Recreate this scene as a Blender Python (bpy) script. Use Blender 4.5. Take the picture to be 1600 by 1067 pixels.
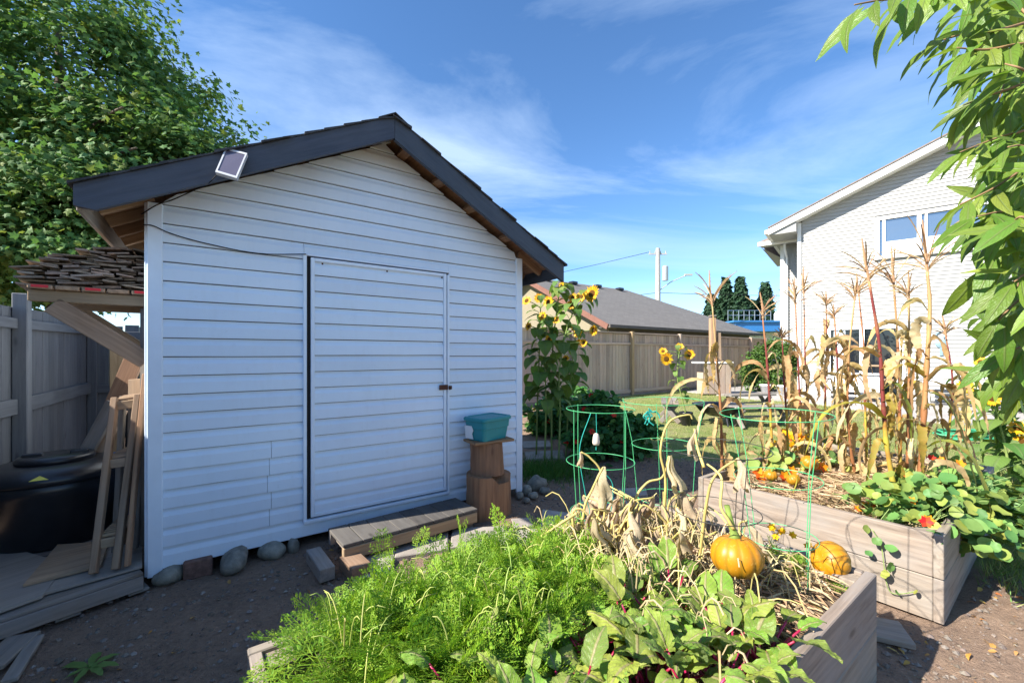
import bpy, math, random
import numpy as np
from mathutils import Vector, Matrix

SC = bpy.context.scene
for _o in list(bpy.data.objects):
    bpy.data.objects.remove(_o)
random.seed(7)
RNG = np.random.default_rng(11)
COL = SC.collection

# ------------------------------------------------------------------ camera
FOC, HZ, CH = 660.0, 554.0, 1.45          # focal length and horizon row (px of a 1600 px wide frame), eye height
_cd = bpy.data.cameras.new('camera')
_cam = bpy.data.objects.new('camera', _cd)
COL.objects.link(_cam)
_cam.location = (0, 0, CH)
_cam.rotation_euler = (math.pi / 2, 0, 0)
_cd.sensor_width = 36.0
_cd.lens = FOC / 1600 * 36.0
_cd.shift_y = (HZ - 533.5) / 1600
_cd.clip_start = 0.02
_cd.clip_end = 3000
SC.camera = _cam

# ------------------------------------------------------------------ sky and sun
SUN_EL = math.radians(38)
SH = Vector((-0.905, -0.430, 0)).normalized()
TO_SUN = Vector((SH.x * math.cos(SUN_EL), SH.y * math.cos(SUN_EL), math.sin(SUN_EL)))
world = bpy.data.worlds.new('World')
SC.world = world
world.use_nodes = True
_nt = world.node_tree
_nt.nodes.clear()
_out = _nt.nodes.new('ShaderNodeOutputWorld')
_bg = _nt.nodes.new('ShaderNodeBackground')
_sky = _nt.nodes.new('ShaderNodeTexSky')
_sky.sky_type = 'NISHITA'
_sky.sun_disc = False
_sky.sun_elevation = SUN_EL
_sky.sun_rotation = math.atan2(SH.x, SH.y)
_sky.altitude = 0
_sky.air_density = 0.85
_sky.dust_density = 0.1
_sky.ozone_density = 4.0
_bg.inputs['Strength'].default_value = 0.096
_tc = _nt.nodes.new('ShaderNodeTexCoord')


def _wmath(op, a, b=None):
    n = _nt.nodes.new('ShaderNodeMath')
    n.operation = op
    for i, q in enumerate((a, b)):
        if q is None:
            continue
        if isinstance(q, (int, float)):
            n.inputs[i].default_value = q
        else:
            _nt.links.new(q, n.inputs[i])
    return n.outputs[0]


# cirrus: noise on the plane of a high cloud deck (direction / elevation), streaked along one wind direction
_sep = _nt.nodes.new('ShaderNodeSeparateXYZ')
_nt.links.new(_tc.outputs['Generated'], _sep.inputs[0])
_zc = _wmath('MAXIMUM', _sep.outputs[2], 0.0)
_zz = _wmath('ADD', _zc, 0.16)
_cx = _wmath('DIVIDE', _sep.outputs[0], _zz)
_cy = _wmath('DIVIDE', _sep.outputs[1], _zz)
_comb = _nt.nodes.new('ShaderNodeCombineXYZ')
_nt.links.new(_cx, _comb.inputs[0])
_nt.links.new(_cy, _comb.inputs[1])
_map = _nt.nodes.new('ShaderNodeMapping')
_map.inputs['Rotation'].default_value = (0, 0, math.radians(28))
_map.inputs['Scale'].default_value = (0.5, 1.15, 1)
_map.inputs['Location'].default_value = (0.2, 1.75, 0)
_nt.links.new(_comb.outputs[0], _map.inputs['Vector'])
_n1 = _nt.nodes.new('ShaderNodeTexNoise')
_n1.inputs['Scale'].default_value = 0.95
_n1.inputs['Detail'].default_value = 9
_n1.inputs['Roughness'].default_value = 0.60
_n1.inputs['Distortion'].default_value = 0.9
_nt.links.new(_map.outputs[0], _n1.inputs['Vector'])
_rp = _nt.nodes.new('ShaderNodeValToRGB')
_rp.color_ramp.elements[0].position = 0.44
_rp.color_ramp.elements[0].color = (0, 0, 0, 1)
_rp.color_ramp.elements[1].position = 0.72
_rp.color_ramp.elements[1].color = (1, 1, 1, 1)
_nt.links.new(_n1.outputs[0], _rp.inputs[0])
_fac = _wmath('MULTIPLY', _wmath('MULTIPLY', _rp.outputs[0], 0.55), _wmath('MINIMUM', _wmath('ADD', _wmath('MULTIPLY', _zc, 2.2), 0.25), 1.0))
_mix = _nt.nodes.new('ShaderNodeMixRGB')
_nt.links.new(_fac, _mix.inputs[0])
_hs = _nt.nodes.new('ShaderNodeHueSaturation')
_hs.inputs['Saturation'].default_value = 1.12
_hs.inputs['Value'].default_value = 1.0
_nt.links.new(_sky.outputs[0], _hs.inputs['Color'])
_nt.links.new(_hs.outputs[0], _mix.inputs[1])
_mix.inputs[2].default_value = (3.7, 4.6, 5.8, 1)
_nt.links.new(_mix.outputs[0], _bg.inputs['Color'])
_nt.links.new(_bg.outputs[0], _out.inputs['Surface'])

_sl = bpy.data.lights.new('sun', 'SUN')
_sl.energy = 4.3
_sl.angle = math.radians(0.53)
_sl.color = (1.0, 0.93, 0.82)
_so = bpy.data.objects.new('sun', _sl)
COL.objects.link(_so)
_so.location = (-20, -10, 20)
_so.rotation_euler = (-TO_SUN).to_track_quat('-Z', 'Y').to_euler()

SC.view_settings.view_transform = 'Standard'
SC.view_settings.look = 'None'
SC.view_settings.gamma = 1.0
SC.view_settings.use_curve_mapping = False
SC.view_settings.exposure = 1.5
SC.render.engine = 'CYCLES'
SC.cycles.use_denoising = True
SC.cycles.max_bounces = 6
SC.cycles.diffuse_bounces = 4
SC.cycles.transmission_bounces = 4
SC.cycles.transparent_max_bounces = 4
SC.cycles.caustics_reflective = False
SC.cycles.caustics_refractive = False

# ------------------------------------------------------------------ frames of the place
UX = Vector((0.8155, 0.5787, 0))      # along the shed front and the back fence
VX = Vector((-0.5787, 0.8155, 0))     # away from the camera, along the shed's side
ZX = Vector((0, 0, 1))
AX = Vector((0.80, 0.60, 0))          # raised beds
BX = Vector((-0.60, 0.80, 0))
L0 = Vector((-2.30, 2.667, 0))        # shed front-left corner


def P(px, py, Y):
    return Vector(((px - 800) / FOC * Y, Y, CH - (py - HZ) / FOC * Y))


def G(px, py, z=0.0):
    return P(px, py, FOC * (CH - z) / (py - HZ))


def SW(t, o, z):                       # shed: t along the front, o out of the front wall
    return L0 + UX * t - VX * o + ZX * z


def UV(u, v, z=0.0):
    return UX * u + VX * v + ZX * z


def sstep(a, b, x):
    t = np.clip((x - a) / (b - a), 0, 1)
    return t * t * (3 - 2 * t)


def gz(x, y):                          # the ground rises gently towards the house
    d = np.maximum(y, 0.6 * y + 0.35 * x)
    return 0.25 * sstep(4.2, 12.5, d)


def gpt(x, y, dz=0.0):
    return Vector((x, y, float(gz(x, y)) + dz))


def Gs(px, py, dz=0.0):                # ground point under a pixel, with the slope
    z = 0.0
    for _ in range(12):
        p = G(px, py, z + dz)
        z = float(gz(p.x, p.y))
    return Vector((p.x, p.y, z + dz))


# ------------------------------------------------------------------ value noise (numpy)
_perm = np.random.default_rng(5).random((512, 512))


def vnoise(x, y, s=1.0, oct=4, rough=0.5):
    x = np.asarray(x, float) * s
    y = np.asarray(y, float) * s
    r = np.zeros(np.broadcast(x, y).shape)
    amp, tot = 1.0, 0.0
    for k in range(oct):
        xi = np.floor(x).astype(int)
        yi = np.floor(y).astype(int)
        fx = x - xi
        fy = y - yi
        fx = fx * fx * (3 - 2 * fx)
        fy = fy * fy * (3 - 2 * fy)
        g = lambda a, b: _perm[a % 512, b % 512]
        r += amp * ((g(xi, yi) * (1 - fx) + g(xi + 1, yi) * fx) * (1 - fy) + (g(xi, yi + 1) * (1 - fx) + g(xi + 1, yi + 1) * fx) * fy)
        tot += amp
        amp *= rough
        x = x * 2.03 + 17.3
        y = y * 2.03 + 9.1
    return r / tot


# ------------------------------------------------------------------ objects
WM = {}


def tag(o, label=None, cat=None, group=None, kind=None):
    if label:
        o['label'] = label
    if cat:
        o['category'] = cat
    if group:
        o['group'] = group
    if kind:
        o['kind'] = kind
    return o


def empty(name, loc, label=None, cat=None, group=None, rz=0.0):
    o = bpy.data.objects.new(name, None)
    o.empty_display_size = 0.1
    COL.objects.link(o)
    M = Matrix.Translation(Vector(loc)) @ Matrix.Rotation(rz, 4, 'Z')
    o.matrix_world = M
    o.location = Vector(loc)
    o.rotation_euler = (0, 0, rz)
    WM[o.name] = M
    return tag(o, label, cat, group)


def place(o, M, parent=None):
    COL.objects.link(o)
    if parent is not None:
        o.parent = parent
        ML = WM[parent.name].inverted() @ M
    else:
        ML = M
    o.matrix_local = ML
    o.matrix_basis = ML
    WM[o.name] = M.copy()
    return o


def obj(name, me, mat, parent=None, M=None, world_verts=True):
    """me: mesh.  world_verts: vertices are in world space; the object takes its parent's frame."""
    if mat is not None and len(me.materials) == 0:
        me.materials.append(mat)
    o = bpy.data.objects.new(name, me)
    if M is None:
        M = Matrix.Identity(4)
        if parent is not None and world_verts:
            M = Matrix.Translation(WM[parent.name].translation)
            me.transform(M.inverted())
    return place(o, M, parent)


def recentre(o):
    """move a top-level mesh's origin to the middle of its base"""
    me = o.data
    n = len(me.vertices)
    a = np.empty(n * 3, np.float32)
    me.vertices.foreach_get('co', a)
    a = a.reshape(-1, 3)
    c = (a.min(0) + a.max(0)) / 2
    c[2] = a[:, 2].min()
    c = Vector([float(q) for q in c])
    me.transform(Matrix.Translation(-c))
    M = Matrix.Translation(c)
    o.matrix_basis = M
    WM[o.name] = M
    return o


def smooth(me, on=True):
    me.polygons.foreach_set('use_smooth', [on] * len(me.polygons))


def mesh(name, v, f, sm=False):
    me = bpy.data.meshes.new(name)
    me.from_pydata([tuple(map(float, p)) for p in v], [], [tuple(map(int, q)) for q in f])
    me.update()
    if sm:
        smooth(me)
    return me


def tri_mesh(name, V, T, sm=True, uv=None):
    me = bpy.data.meshes.new(name)
    V = np.ascontiguousarray(V, np.float32)
    T = np.ascontiguousarray(T, np.int32)
    me.vertices.add(len(V))
    me.vertices.foreach_set('co', V.ravel())
    me.loops.add(T.size)
    me.loops.foreach_set('vertex_index', T.ravel())
    me.polygons.add(len(T))
    me.polygons.foreach_set('loop_start', np.arange(0, T.size, 3, dtype=np.int32))
    me.polygons.foreach_set('loop_total', np.full(len(T), 3, np.int32))
    me.polygons.foreach_set('use_smooth', np.full(len(T), sm, bool))
    if uv is not None:
        l = me.uv_layers.new(name='UVMap')
        l.data.foreach_set('uv', np.ascontiguousarray(np.asarray(uv, np.float32)[T.ravel()]).ravel())
    me.update(calc_edges=True)
    return me


class MB:
    """collects shapes into one mesh"""
    def __init__(s):
        s.v = []
        s.f = []

    def add(s, v, f):
        b = len(s.v)
        s.v += [tuple(map(float, p)) for p in v]
        s.f += [tuple(i + b for i in q) for q in f]
        return s

    def box(s, c, size, ex=None, ey=None, ez=None, ch=0.0):
        ex = Vector(ex or (1, 0, 0)).normalized()
        ey = Vector(ey or (0, 1, 0)).normalized()
        ez = Vector(ez or ex.cross(ey)).normalized()
        c = Vector(c)
        v, f = cbox(size, ch)
        return s.add([c + ex * p[0] + ey * p[1] + ez * p[2] for p in v], f)

    def bar(s, p0, p1, w, h, up=(0, 0, 1), ch=0.0):
        M, l = bar_frame(p0, p1, up)
        v, f = cbox((l, w, h), ch)
        return s.add([M @ Vector(p) for p in v], f)

    def tube(s, pts, r, n=6, cap=True):
        v, f = tube(pts, r, n, cap)
        return s.add(v, f)

    def lathe(s, prof, n=24, c=(0, 0, 0), sx=1.0, sy=1.0):
        v = []
        f = []
        for (r, z) in prof:
            for k in range(n):
                a = 2 * math.pi * k / n
                v.append((c[0] + r * math.cos(a) * sx, c[1] + r * math.sin(a) * sy, c[2] + z))
        for i in range(len(prof) - 1):
            for k in range(n):
                f.append((i * n + k, i * n + (k + 1) % n, (i + 1) * n + (k + 1) % n, (i + 1) * n + k))
        if prof[0][0] > 1e-5:
            f.append(tuple(range(n - 1, -1, -1)))
        if prof[-1][0] > 1e-5:
            f.append(tuple((len(prof) - 1) * n + k for k in range(n)))
        return s.add(v, f)

    def prism(s, poly, d):
        """poly: planar list of Vectors, d: extrusion vector"""
        n = len(poly)
        d = Vector(d)
        v = [Vector(p) for p in poly] + [Vector(p) + d for p in poly]
        f = [tuple(range(n - 1, -1, -1)), tuple(range(n, 2 * n))] + [(i, (i + 1) % n, n + (i + 1) % n, n + i) for i in range(n)]
        return s.add(v, f)

    def build(s, name, mat, parent=None, sm=False, **k):
        return obj(name, mesh(name, s.v, s.f, sm), mat, parent, **k)


def cbox(size, ch=0.0):
    hx, hy, hz = [q / 2 for q in size]
    if ch <= 0:
        v = [(x, y, z) for x in (-hx, hx) for y in (-hy, hy) for z in (-hz, hz)]
        f = [(0, 1, 3, 2), (4, 6, 7, 5), (0, 4, 5, 1), (2, 3, 7, 6), (0, 2, 6, 4), (1, 5, 7, 3)]
        return v, f
    ch = min(ch, hx * .45, hy * .45, hz * .45)
    v = []
    idx = {}
    for sx in (-1, 1):
        for sy in (-1, 1):
            for sz in (-1, 1):
                for ax in range(3):
                    q = [sx * hx, sy * hy, sz * hz]
                    for k in range(3):
                        if k != ax:
                            q[k] -= (sx, sy, sz)[k] * ch
                    idx[(sx, sy, sz, ax)] = len(v)
                    v.append(tuple(q))
    f = []
    I = idx
    for s in (-1, 1):
        f.append([I[(s, a, b, 0)] for a, b in ((-1, -1), (1, -1), (1, 1), (-1, 1))])
        f.append([I[(a, s, b, 1)] for a, b in ((-1, -1), (-1, 1), (1, 1), (1, -1))])
        f.append([I[(a, b, s, 2)] for a, b in ((-1, -1), (1, -1), (1, 1), (-1, 1))])
        if s < 0:
            for q in f[-3:]:
                q.reverse()
    for a in (-1, 1):
        for b in (-1, 1):
            f.append([I[(a, b, -1, 0)], I[(a, b, 1, 0)], I[(a, b, 1, 1)], I[(a, b, -1, 1)]])
            f.append([I[(a, -1, b, 0)], I[(a, 1, b, 0)], I[(a, 1, b, 2)], I[(a, -1, b, 2)]])
            f.append([I[(-1, a, b, 1)], I[(1, a, b, 1)], I[(1, a, b, 2)], I[(-1, a, b, 2)]])
            for c in (-1, 1):
                f.append([I[(a, b, c, 0)], I[(a, b, c, 1)], I[(a, b, c, 2)]])
    out = []
    for q in f:                                        # make every face point outwards (convex body round the origin)
        ps = [Vector(v[i]) for i in q]
        nrm = (ps[1] - ps[0]).cross(ps[2] - ps[0])
        if nrm.dot(sum(ps, Vector())) < 0:
            q = q[::-1]
        out.append(tuple(q))
    return v, out


def bar_frame(p0, p1, up=(0, 0, 1)):
    p0 = Vector(p0)
    p1 = Vector(p1)
    d = p1 - p0
    l = d.length
    ex = d.normalized()
    up = Vector(up)
    ey = up.cross(ex)
    if ey.length < 1e-4:
        ey = Vector((0, 1, 0)).cross(ex)
    ey.normalize()
    ez = ex.cross(ey)
    M = Matrix(((ex.x, ey.x, ez.x, 0), (ex.y, ey.y, ez.y, 0), (ex.z, ey.z, ez.z, 0), (0, 0, 0, 1)))
    M.translation = (p0 + p1) / 2
    return M, l


def board(name, p0, p1, w, h, mat, parent=None, up=(0, 0, 1), ch=0.004, warp=0.0, cuts=0, taper=0.0):
    """a plank of its own: local X runs along the grain; w across (horizontal), h along 'up'"""
    M, l = bar_frame(p0, p1, up)
    if cuts <= 0:
        v, f = cbox((l, w, h), ch)
    else:
        v, f = slab(l, w, h, cuts, warp, taper)
    o = obj(name, mesh(name, v, f), mat, parent, M=M)
    return o


def slab(l, w, h, n, warp, taper=0.0):
    v = []
    f = []
    ph = random.random() * 6
    for i in range(n + 1):
        x = -l / 2 + l * i / n
        dz = warp * math.sin(ph + 5 * i / n)
        dy = warp * math.cos(ph * 2 + 4 * i / n)
        jw = w * (1 + random.uniform(-.03, .03)) - taper * w * (i / n)
        jx = random.uniform(-.004, .004) if i in (0, n) else 0
        for (sy, sz) in ((-1, -1), (1, -1), (1, 1), (-1, 1)):
            v.append((x + jx * sy, sy * jw / 2 + dy, sz * h / 2 + dz + random.uniform(-.08, .08) * h * .3))
    for i in range(n):
        for k in range(4):
            a, b = i * 4 + k, i * 4 + (k + 1) % 4
            f.append((a, a + 4, b + 4, b))
    f.append((0, 1, 2, 3))
    f.append((n * 4 + 3, n * 4 + 2, n * 4 + 1, n * 4))
    return v, f


def tube(pts, r, n=6, cap=True):
    pts = [Vector(p) for p in pts]
    m = len(pts)
    if not hasattr(r, '__len__'):
        r = [r] * m
    v = []
    f = []
    t0 = (pts[1] - pts[0]).normalized()
    a = Vector((0, 0, 1)) if abs(t0.z) < .9 else Vector((1, 0, 0))
    nrm = t0.cross(a).normalized()
    for i in range(m):
        t = (pts[min(i + 1, m - 1)] - pts[max(i - 1, 0)])
        t = t.normalized() if t.length > 1e-9 else t0
        nrm = nrm - t * nrm.dot(t)
        nrm.normalize()
        bi = t.cross(nrm)
        for k in range(n):
            an = 2 * math.pi * k / n
            v.append(pts[i] + (nrm * math.cos(an) + bi * math.sin(an)) * r[i])
    for i in range(m - 1):
        for k in range(n):
            f.append((i * n + k, i * n + (k + 1) % n, (i + 1) * n + (k + 1) % n, (i + 1) * n + k))
    if cap:
        f.append(tuple(range(n - 1, -1, -1)))
        f.append(tuple((m - 1) * n + k for k in range(n)))
    return v, f


def bez(p0, p1, p2, n=8):
    p0, p1, p2 = Vector(p0), Vector(p1), Vector(p2)
    return [p0 * (1 - t) ** 2 + p1 * 2 * t * (1 - t) + p2 * t * t for t in [i / n for i in range(n + 1)]]


def spline(ps, n=6):
    """Catmull-Rom through the points"""
    ps = [Vector(p) for p in ps]
    q = [ps[0] * 2 - ps[1]] + ps + [ps[-1] * 2 - ps[-2]]
    out = []
    for i in range(1, len(q) - 2):
        a, b, c, d = q[i - 1], q[i], q[i + 1], q[i + 2]
        for k in range(n):
            t = k / n
            out.append(.5 * ((2 * b) + (c - a) * t + (2 * a - 5 * b + 4 * c - d) * t * t + (3 * b - a - 3 * c + d) * t ** 3))
    out.append(ps[-1])
    return out


# ------------------------------------------------------------------ leaves scattered with numpy
def nrmz(a):
    return a / np.maximum(np.linalg.norm(a, axis=-1, keepdims=True), 1e-9)


def scatter(V, T, Pn, D, Nn, S, uv=None):
    """copies of (V,T) with X along D, Z near Nn, size S -> merged arrays"""
    V = np.asarray(V, float)
    T = np.asarray(T)
    D = nrmz(np.asarray(D, float))
    Y = nrmz(np.cross(np.asarray(Nn, float), D))
    Z = np.cross(D, Y)
    S = np.asarray(S, float).reshape(-1, 1, 1)
    W = Pn[:, None, :] + S * (V[None, :, 0:1] * D[:, None, :] + V[None, :, 1:2] * Y[:, None, :] + V[None, :, 2:3] * Z[:, None, :])
    k = len(Pn)
    TT = (T[None] + (np.arange(k) * len(V))[:, None, None]).reshape(-1, 3)
    UVs = None if uv is None else np.tile(np.asarray(uv, float), (k, 1))
    return W.reshape(-1, 3), TT, UVs


def merge(parts):
    vs, ts, us = [], [], []
    b = 0
    for p in parts:
        vs.append(p[0])
        ts.append(np.asarray(p[1]) + b)
        if len(p) > 2 and p[2] is not None:
            us.append(p[2])
        b += len(p[0])
    return np.concatenate(vs), np.concatenate(ts), (np.concatenate(us) if len(us) == len(parts) else None)


def tris(f):
    out = []
    for q in f:
        for i in range(1, len(q) - 1):
            out.append((q[0], q[i], q[i + 1]))
    return np.array(out)


def strip_leaf(n=6, w=0.25, fold=0.15, droop=0.3, wave=0.0, shape='lance', seed=0):
    """unit-length leaf along +X: three columns, n segments"""
    r = random.Random(seed)
    v = []
    uv = []
    ang = 0.0
    x = z = 0.0
    for i in range(n + 1):
        t = i / n
        if shape == 'lance':
            ww = w * (math.sin(math.pi * min(1, t * 1.0)) ** .8) * (1.15 - .45 * t) + .004
        elif shape == 'ovate':
            ww = w * (math.sin(math.pi * t ** .62) ** .75) + .006
        elif shape == 'strap':
            ww = w * (min(1, t * 6 + .35)) * (1 - t ** 3) + .003
        elif shape == 'spoon':
            ww = w * (math.sin(math.pi * t ** 1.15) ** .7) + .01
        else:
            ww = w
        wz = wave * math.sin(t * 17 + r.random() * 2)
        wz2 = wave * math.sin(t * 15 + 2 + r.random() * 2)
        v += [(x, ww, z + fold * ww + wz), (x, 0, z), (x, -ww, z + fold * ww + wz2)]
        uv += [(t, 0.0), (t, .5), (t, 1.0)]
        ang = -droop * (t + 1 / n)
        x += math.cos(ang) / n
        z += math.sin(ang) / n
    f = []
    for i in range(n):
        a = i * 3
        f += [(a, a + 1, a + 4, a + 3), (a + 1, a + 2, a + 5, a + 4)]
    return np.array(v), tris(f), np.array(uv)


def maple_leaf():
    pts = [(0, 0), (.05, -.42), (.30, -.30), (.55, -.50), (.58, -.20), (1.0, 0), (.58, .20), (.55, .50), (.30, .30), (.05, .42)]
    v = [(.38, 0, .03)] + [(x, y, -.10 * abs(y) - .08 * x * x) for x, y in pts]
    n = len(pts)
    t = [(0, 1 + (i + 1) % n, 1 + i) for i in range(n)]
    return np.array(v, float), np.array(t), None


def round_leaf(n=9, cup=.12, seed=0):
    r = random.Random(seed)
    v = [(0, 0, 0)]
    for k in range(n):
        a = 2 * math.pi * k / n
        q = .5 * (1 + r.uniform(-.06, .06))
        v.append((q * math.cos(a) + .05, q * math.sin(a), cup * r.uniform(.4, 1.3)))
    uv = [(.5, .5)] + [(.5 + .5 * math.cos(2 * math.pi * k / n), .5 + .5 * math.sin(2 * math.pi * k / n)) for k in range(n)]
    return np.array(v), np.array([(0, 1 + k, 1 + (k + 1) % n) for k in range(n)]), np.array(uv)


def rdir(k, zmin=-1.0, zmax=1.0):
    z = RNG.uniform(zmin, zmax, k)
    a = RNG.uniform(0, 2 * math.pi, k)
    r = np.sqrt(np.maximum(0, 1 - z * z))
    return np.stack([r * np.cos(a), r * np.sin(a), z], 1)


def crown_points(ells, ncl, per, crad, seed=0, shell=.55):
    """leaf positions in clumps spread through the ellipsoids; returns positions and outward directions"""
    r = np.random.default_rng(seed)
    vol = np.array([e[1][0] * e[1][1] * e[1][2] for e in ells]) ** .7
    cnt = np.maximum(2, (vol / vol.sum() * ncl).astype(int))
    ps, outs = [], []
    for (c, rad), k in zip(ells, cnt):
        d = r.normal(size=(k, 3))
        d /= np.linalg.norm(d, axis=1, keepdims=True)
        q = shell + (1.06 - shell) * r.random(k) ** .7
        cen = np.array(c) + d * np.array(rad) * q[:, None]
        for i in range(k):
            m = int(per * r.uniform(.5, 1.4))
            cr = crad * r.uniform(.6, 1.35)
            off = r.normal(size=(m, 3)) * np.array([cr, cr, cr * .55]) * .55
            ps.append(cen[i] + off)
            outs.append(np.tile(d[i], (m, 1)) * .8 + off / cr * .6)
    return np.concatenate(ps), np.concatenate(outs)
# ------------------------------------------------------------------ materials
MATS = {}


def _lin(c):
    return tuple(c) + (1.0,) if len(c) == 3 else c


class NB:
    def __init__(s, name):
        s.m = bpy.data.materials.new(name)
        s.m.use_nodes = True
        s.nt = s.m.node_tree
        s.b = s.nt.nodes['Principled BSDF']
        s.out = s.nt.nodes['Material Output']

    def n(s, t, **k):
        q = s.nt.nodes.new(t)
        for a, b in k.items():
            setattr(q, a, b)
        return q

    def l(s, a, b):
        s.nt.links.new(a, b)

    def coord(s, kind='Object', scale=(1, 1, 1), rot=(0, 0, 0)):
        tc = s.n('ShaderNodeTexCoord')
        mp = s.n('ShaderNodeMapping')
        mp.inputs['Scale'].default_value = scale
        mp.inputs['Rotation'].default_value = rot
        s.l(tc.outputs[kind], mp.inputs['Vector'])
        return mp.outputs[0]

    def noise(s, vec, scale=5, detail=5, rough=.55, dist=0.0):
        q = s.n('ShaderNodeTexNoise')
        q.inputs['Scale'].default_value = scale
        q.inputs['Detail'].default_value = detail
        q.inputs['Roughness'].default_value = rough
        q.inputs['Distortion'].default_value = dist
        s.l(vec, q.inputs['Vector'])
        return q.outputs[0]

    def ramp(s, fac, stops, interp='LINEAR'):
        q = s.n('ShaderNodeValToRGB')
        cr = q.color_ramp
        cr.interpolation = interp
        while len(cr.elements) < len(stops):
            cr.elements.new(.5)
        for e, (p, c) in zip(cr.elements, stops):
            e.position = p
            e.color = _lin(c)
        s.l(fac, q.inputs[0])
        return q.outputs[0]

    def mix(s, fac, a, b, mode='MIX'):
        q = s.n('ShaderNodeMixRGB', blend_type=mode)
        for i, x in zip((0, 1, 2), (fac, a, b)):
            if hasattr(x, 'is_linked') or hasattr(x, 'links'):
                s.l(x, q.inputs[i])
            elif isinstance(x, (int, float)):
                q.inputs[i].default_value = x
            else:
                q.inputs[i].default_value = _lin(x)
        return q.outputs[0]

    def math(s, op, a, b=0.0):
        q = s.n('ShaderNodeMath', operation=op)
        for i, x in enumerate((a, b)):
            if isinstance(x, (int, float)):
                q.inputs[i].default_value = x
            else:
                s.l(x, q.inputs[i])
        return q.outputs[0]

    def rnd(s, island=False):
        if island:
            return s.n('ShaderNodeNewGeometry').outputs['Random Per Island']
        return s.n('ShaderNodeObjectInfo').outputs['Random']

    def vary(s, col, fac, amt, hue=0.0):
        """brightness and hue differ from piece to piece"""
        h = s.n('ShaderNodeHueSaturation')
        s.l(col, h.inputs['Color'])
        v = s.math('ADD', s.math('MULTIPLY', fac, 2 * amt), 1 - amt)
        s.l(v, h.inputs['Value'])
        if hue:
            f2 = s.math('FRACT', s.math('MULTIPLY', fac, 7.31))
            s.l(s.math('ADD', s.math('MULTIPLY', f2, 2 * hue), .5 - hue), h.inputs['Hue'])
        return h.outputs[0]

    def bump(s, h, strength=.3, dist=.01):
        q = s.n('ShaderNodeBump')
        q.inputs['Strength'].default_value = strength
        q.inputs['Distance'].default_value = dist
        s.l(h, q.inputs['Height'])
        s.l(q.outputs[0], s.b.inputs['Normal'])
        return q.outputs[0]

    def done(s, col, rough=.7, spec=.3, metal=0.0):
        if hasattr(col, 'links'):
            s.l(col, s.b.inputs['Base Color'])
        else:
            s.b.inputs['Base Color'].default_value = _lin(col)
        if hasattr(rough, 'links'):
            s.l(rough, s.b.inputs['Roughness'])
        else:
            s.b.inputs['Roughness'].default_value = rough
        s.b.inputs['Specular IOR Level'].default_value = spec
        s.b.inputs['Metallic'].default_value = metal
        MATS[s.m.name] = s.m
        return s.m


def wood(name, light, dark, vary=.18, grain=1.0, rough=.8, weather=None, wamt=.5, bump=.35, hue=.01, knots=True):
    """grain runs along local X of each plank"""
    k = NB(name)
    rn = k.rnd()
    tc = k.n('ShaderNodeTexCoord')
    off = k.n('ShaderNodeVectorMath', operation='ADD')
    k.l(tc.outputs['Object'], off.inputs[0])
    cmb = k.n('ShaderNodeCombineXYZ')
    for i, m in enumerate((37.0, 11.0, 23.0)):
        k.l(k.math('MULTIPLY', rn, m), cmb.inputs[i])
    k.l(cmb.outputs[0], off.inputs[1])
    mp = k.n('ShaderNodeMapping')
    mp.inputs['Scale'].default_value = (2.2 * grain, 34 * grain, 34 * grain)
    k.l(off.outputs[0], mp.inputs['Vector'])
    n1 = k.noise(mp.outputs[0], 1.0, 7, .62, .6)
    col = k.ramp(n1, [(.28, dark), (.62, light), (.8, tuple(min(1, c * 1.12) for c in light))])
    mp2 = k.n('ShaderNodeMapping')
    mp2.inputs['Scale'].default_value = (3, 6, 6)
    k.l(off.outputs[0], mp2.inputs['Vector'])
    n2 = k.noise(mp2.outputs[0], 1.2, 5, .6)
    if weather:
        col = k.mix(k.math('MULTIPLY', k.ramp(n2, [(.38, (0, 0, 0)), (.66, (1, 1, 1))]), wamt), col, weather)
    if knots:
        vo = k.n('ShaderNodeTexVoronoi')
        vo.inputs['Scale'].default_value = 1.0
        mp3 = k.n('ShaderNodeMapping')
        mp3.inputs['Scale'].default_value = (2.3, 7, 7)
        k.l(off.outputs[0], mp3.inputs['Vector'])
        k.l(mp3.outputs[0], vo.inputs['Vector'])
        kn = k.ramp(vo.outputs['Distance'], [(.05, (1, 1, 1)), (.13, (0, 0, 0))])
        col = k.mix(k.math('MULTIPLY', kn, .6), col, tuple(c * .5 for c in dark))
    col = k.vary(col, rn, vary, hue)
    k.bump(n1, bump, .004)
    return k.done(col, rough, .25)


def plain(name, col, rough=.6, spec=.3, metal=0.0, mottle=.12, scale=6.0, bump=0.0, vary=0.0, detail=6, bscale=None):
    k = NB(name)
    c = k.coord()
    n1 = k.noise(c, scale, detail, .6)
    cc = k.ramp(n1, [(.3, tuple(q * (1 - mottle) for q in col)), (.7, tuple(min(1, q * (1 + mottle)) for q in col))])
    if vary:
        cc = k.vary(cc, k.rnd(), vary, .01)
    if bump:
        k.bump(k.noise(c, bscale or scale * 6, 6, .65), bump, .01)
    return k.done(cc, rough, spec, metal)


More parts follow.
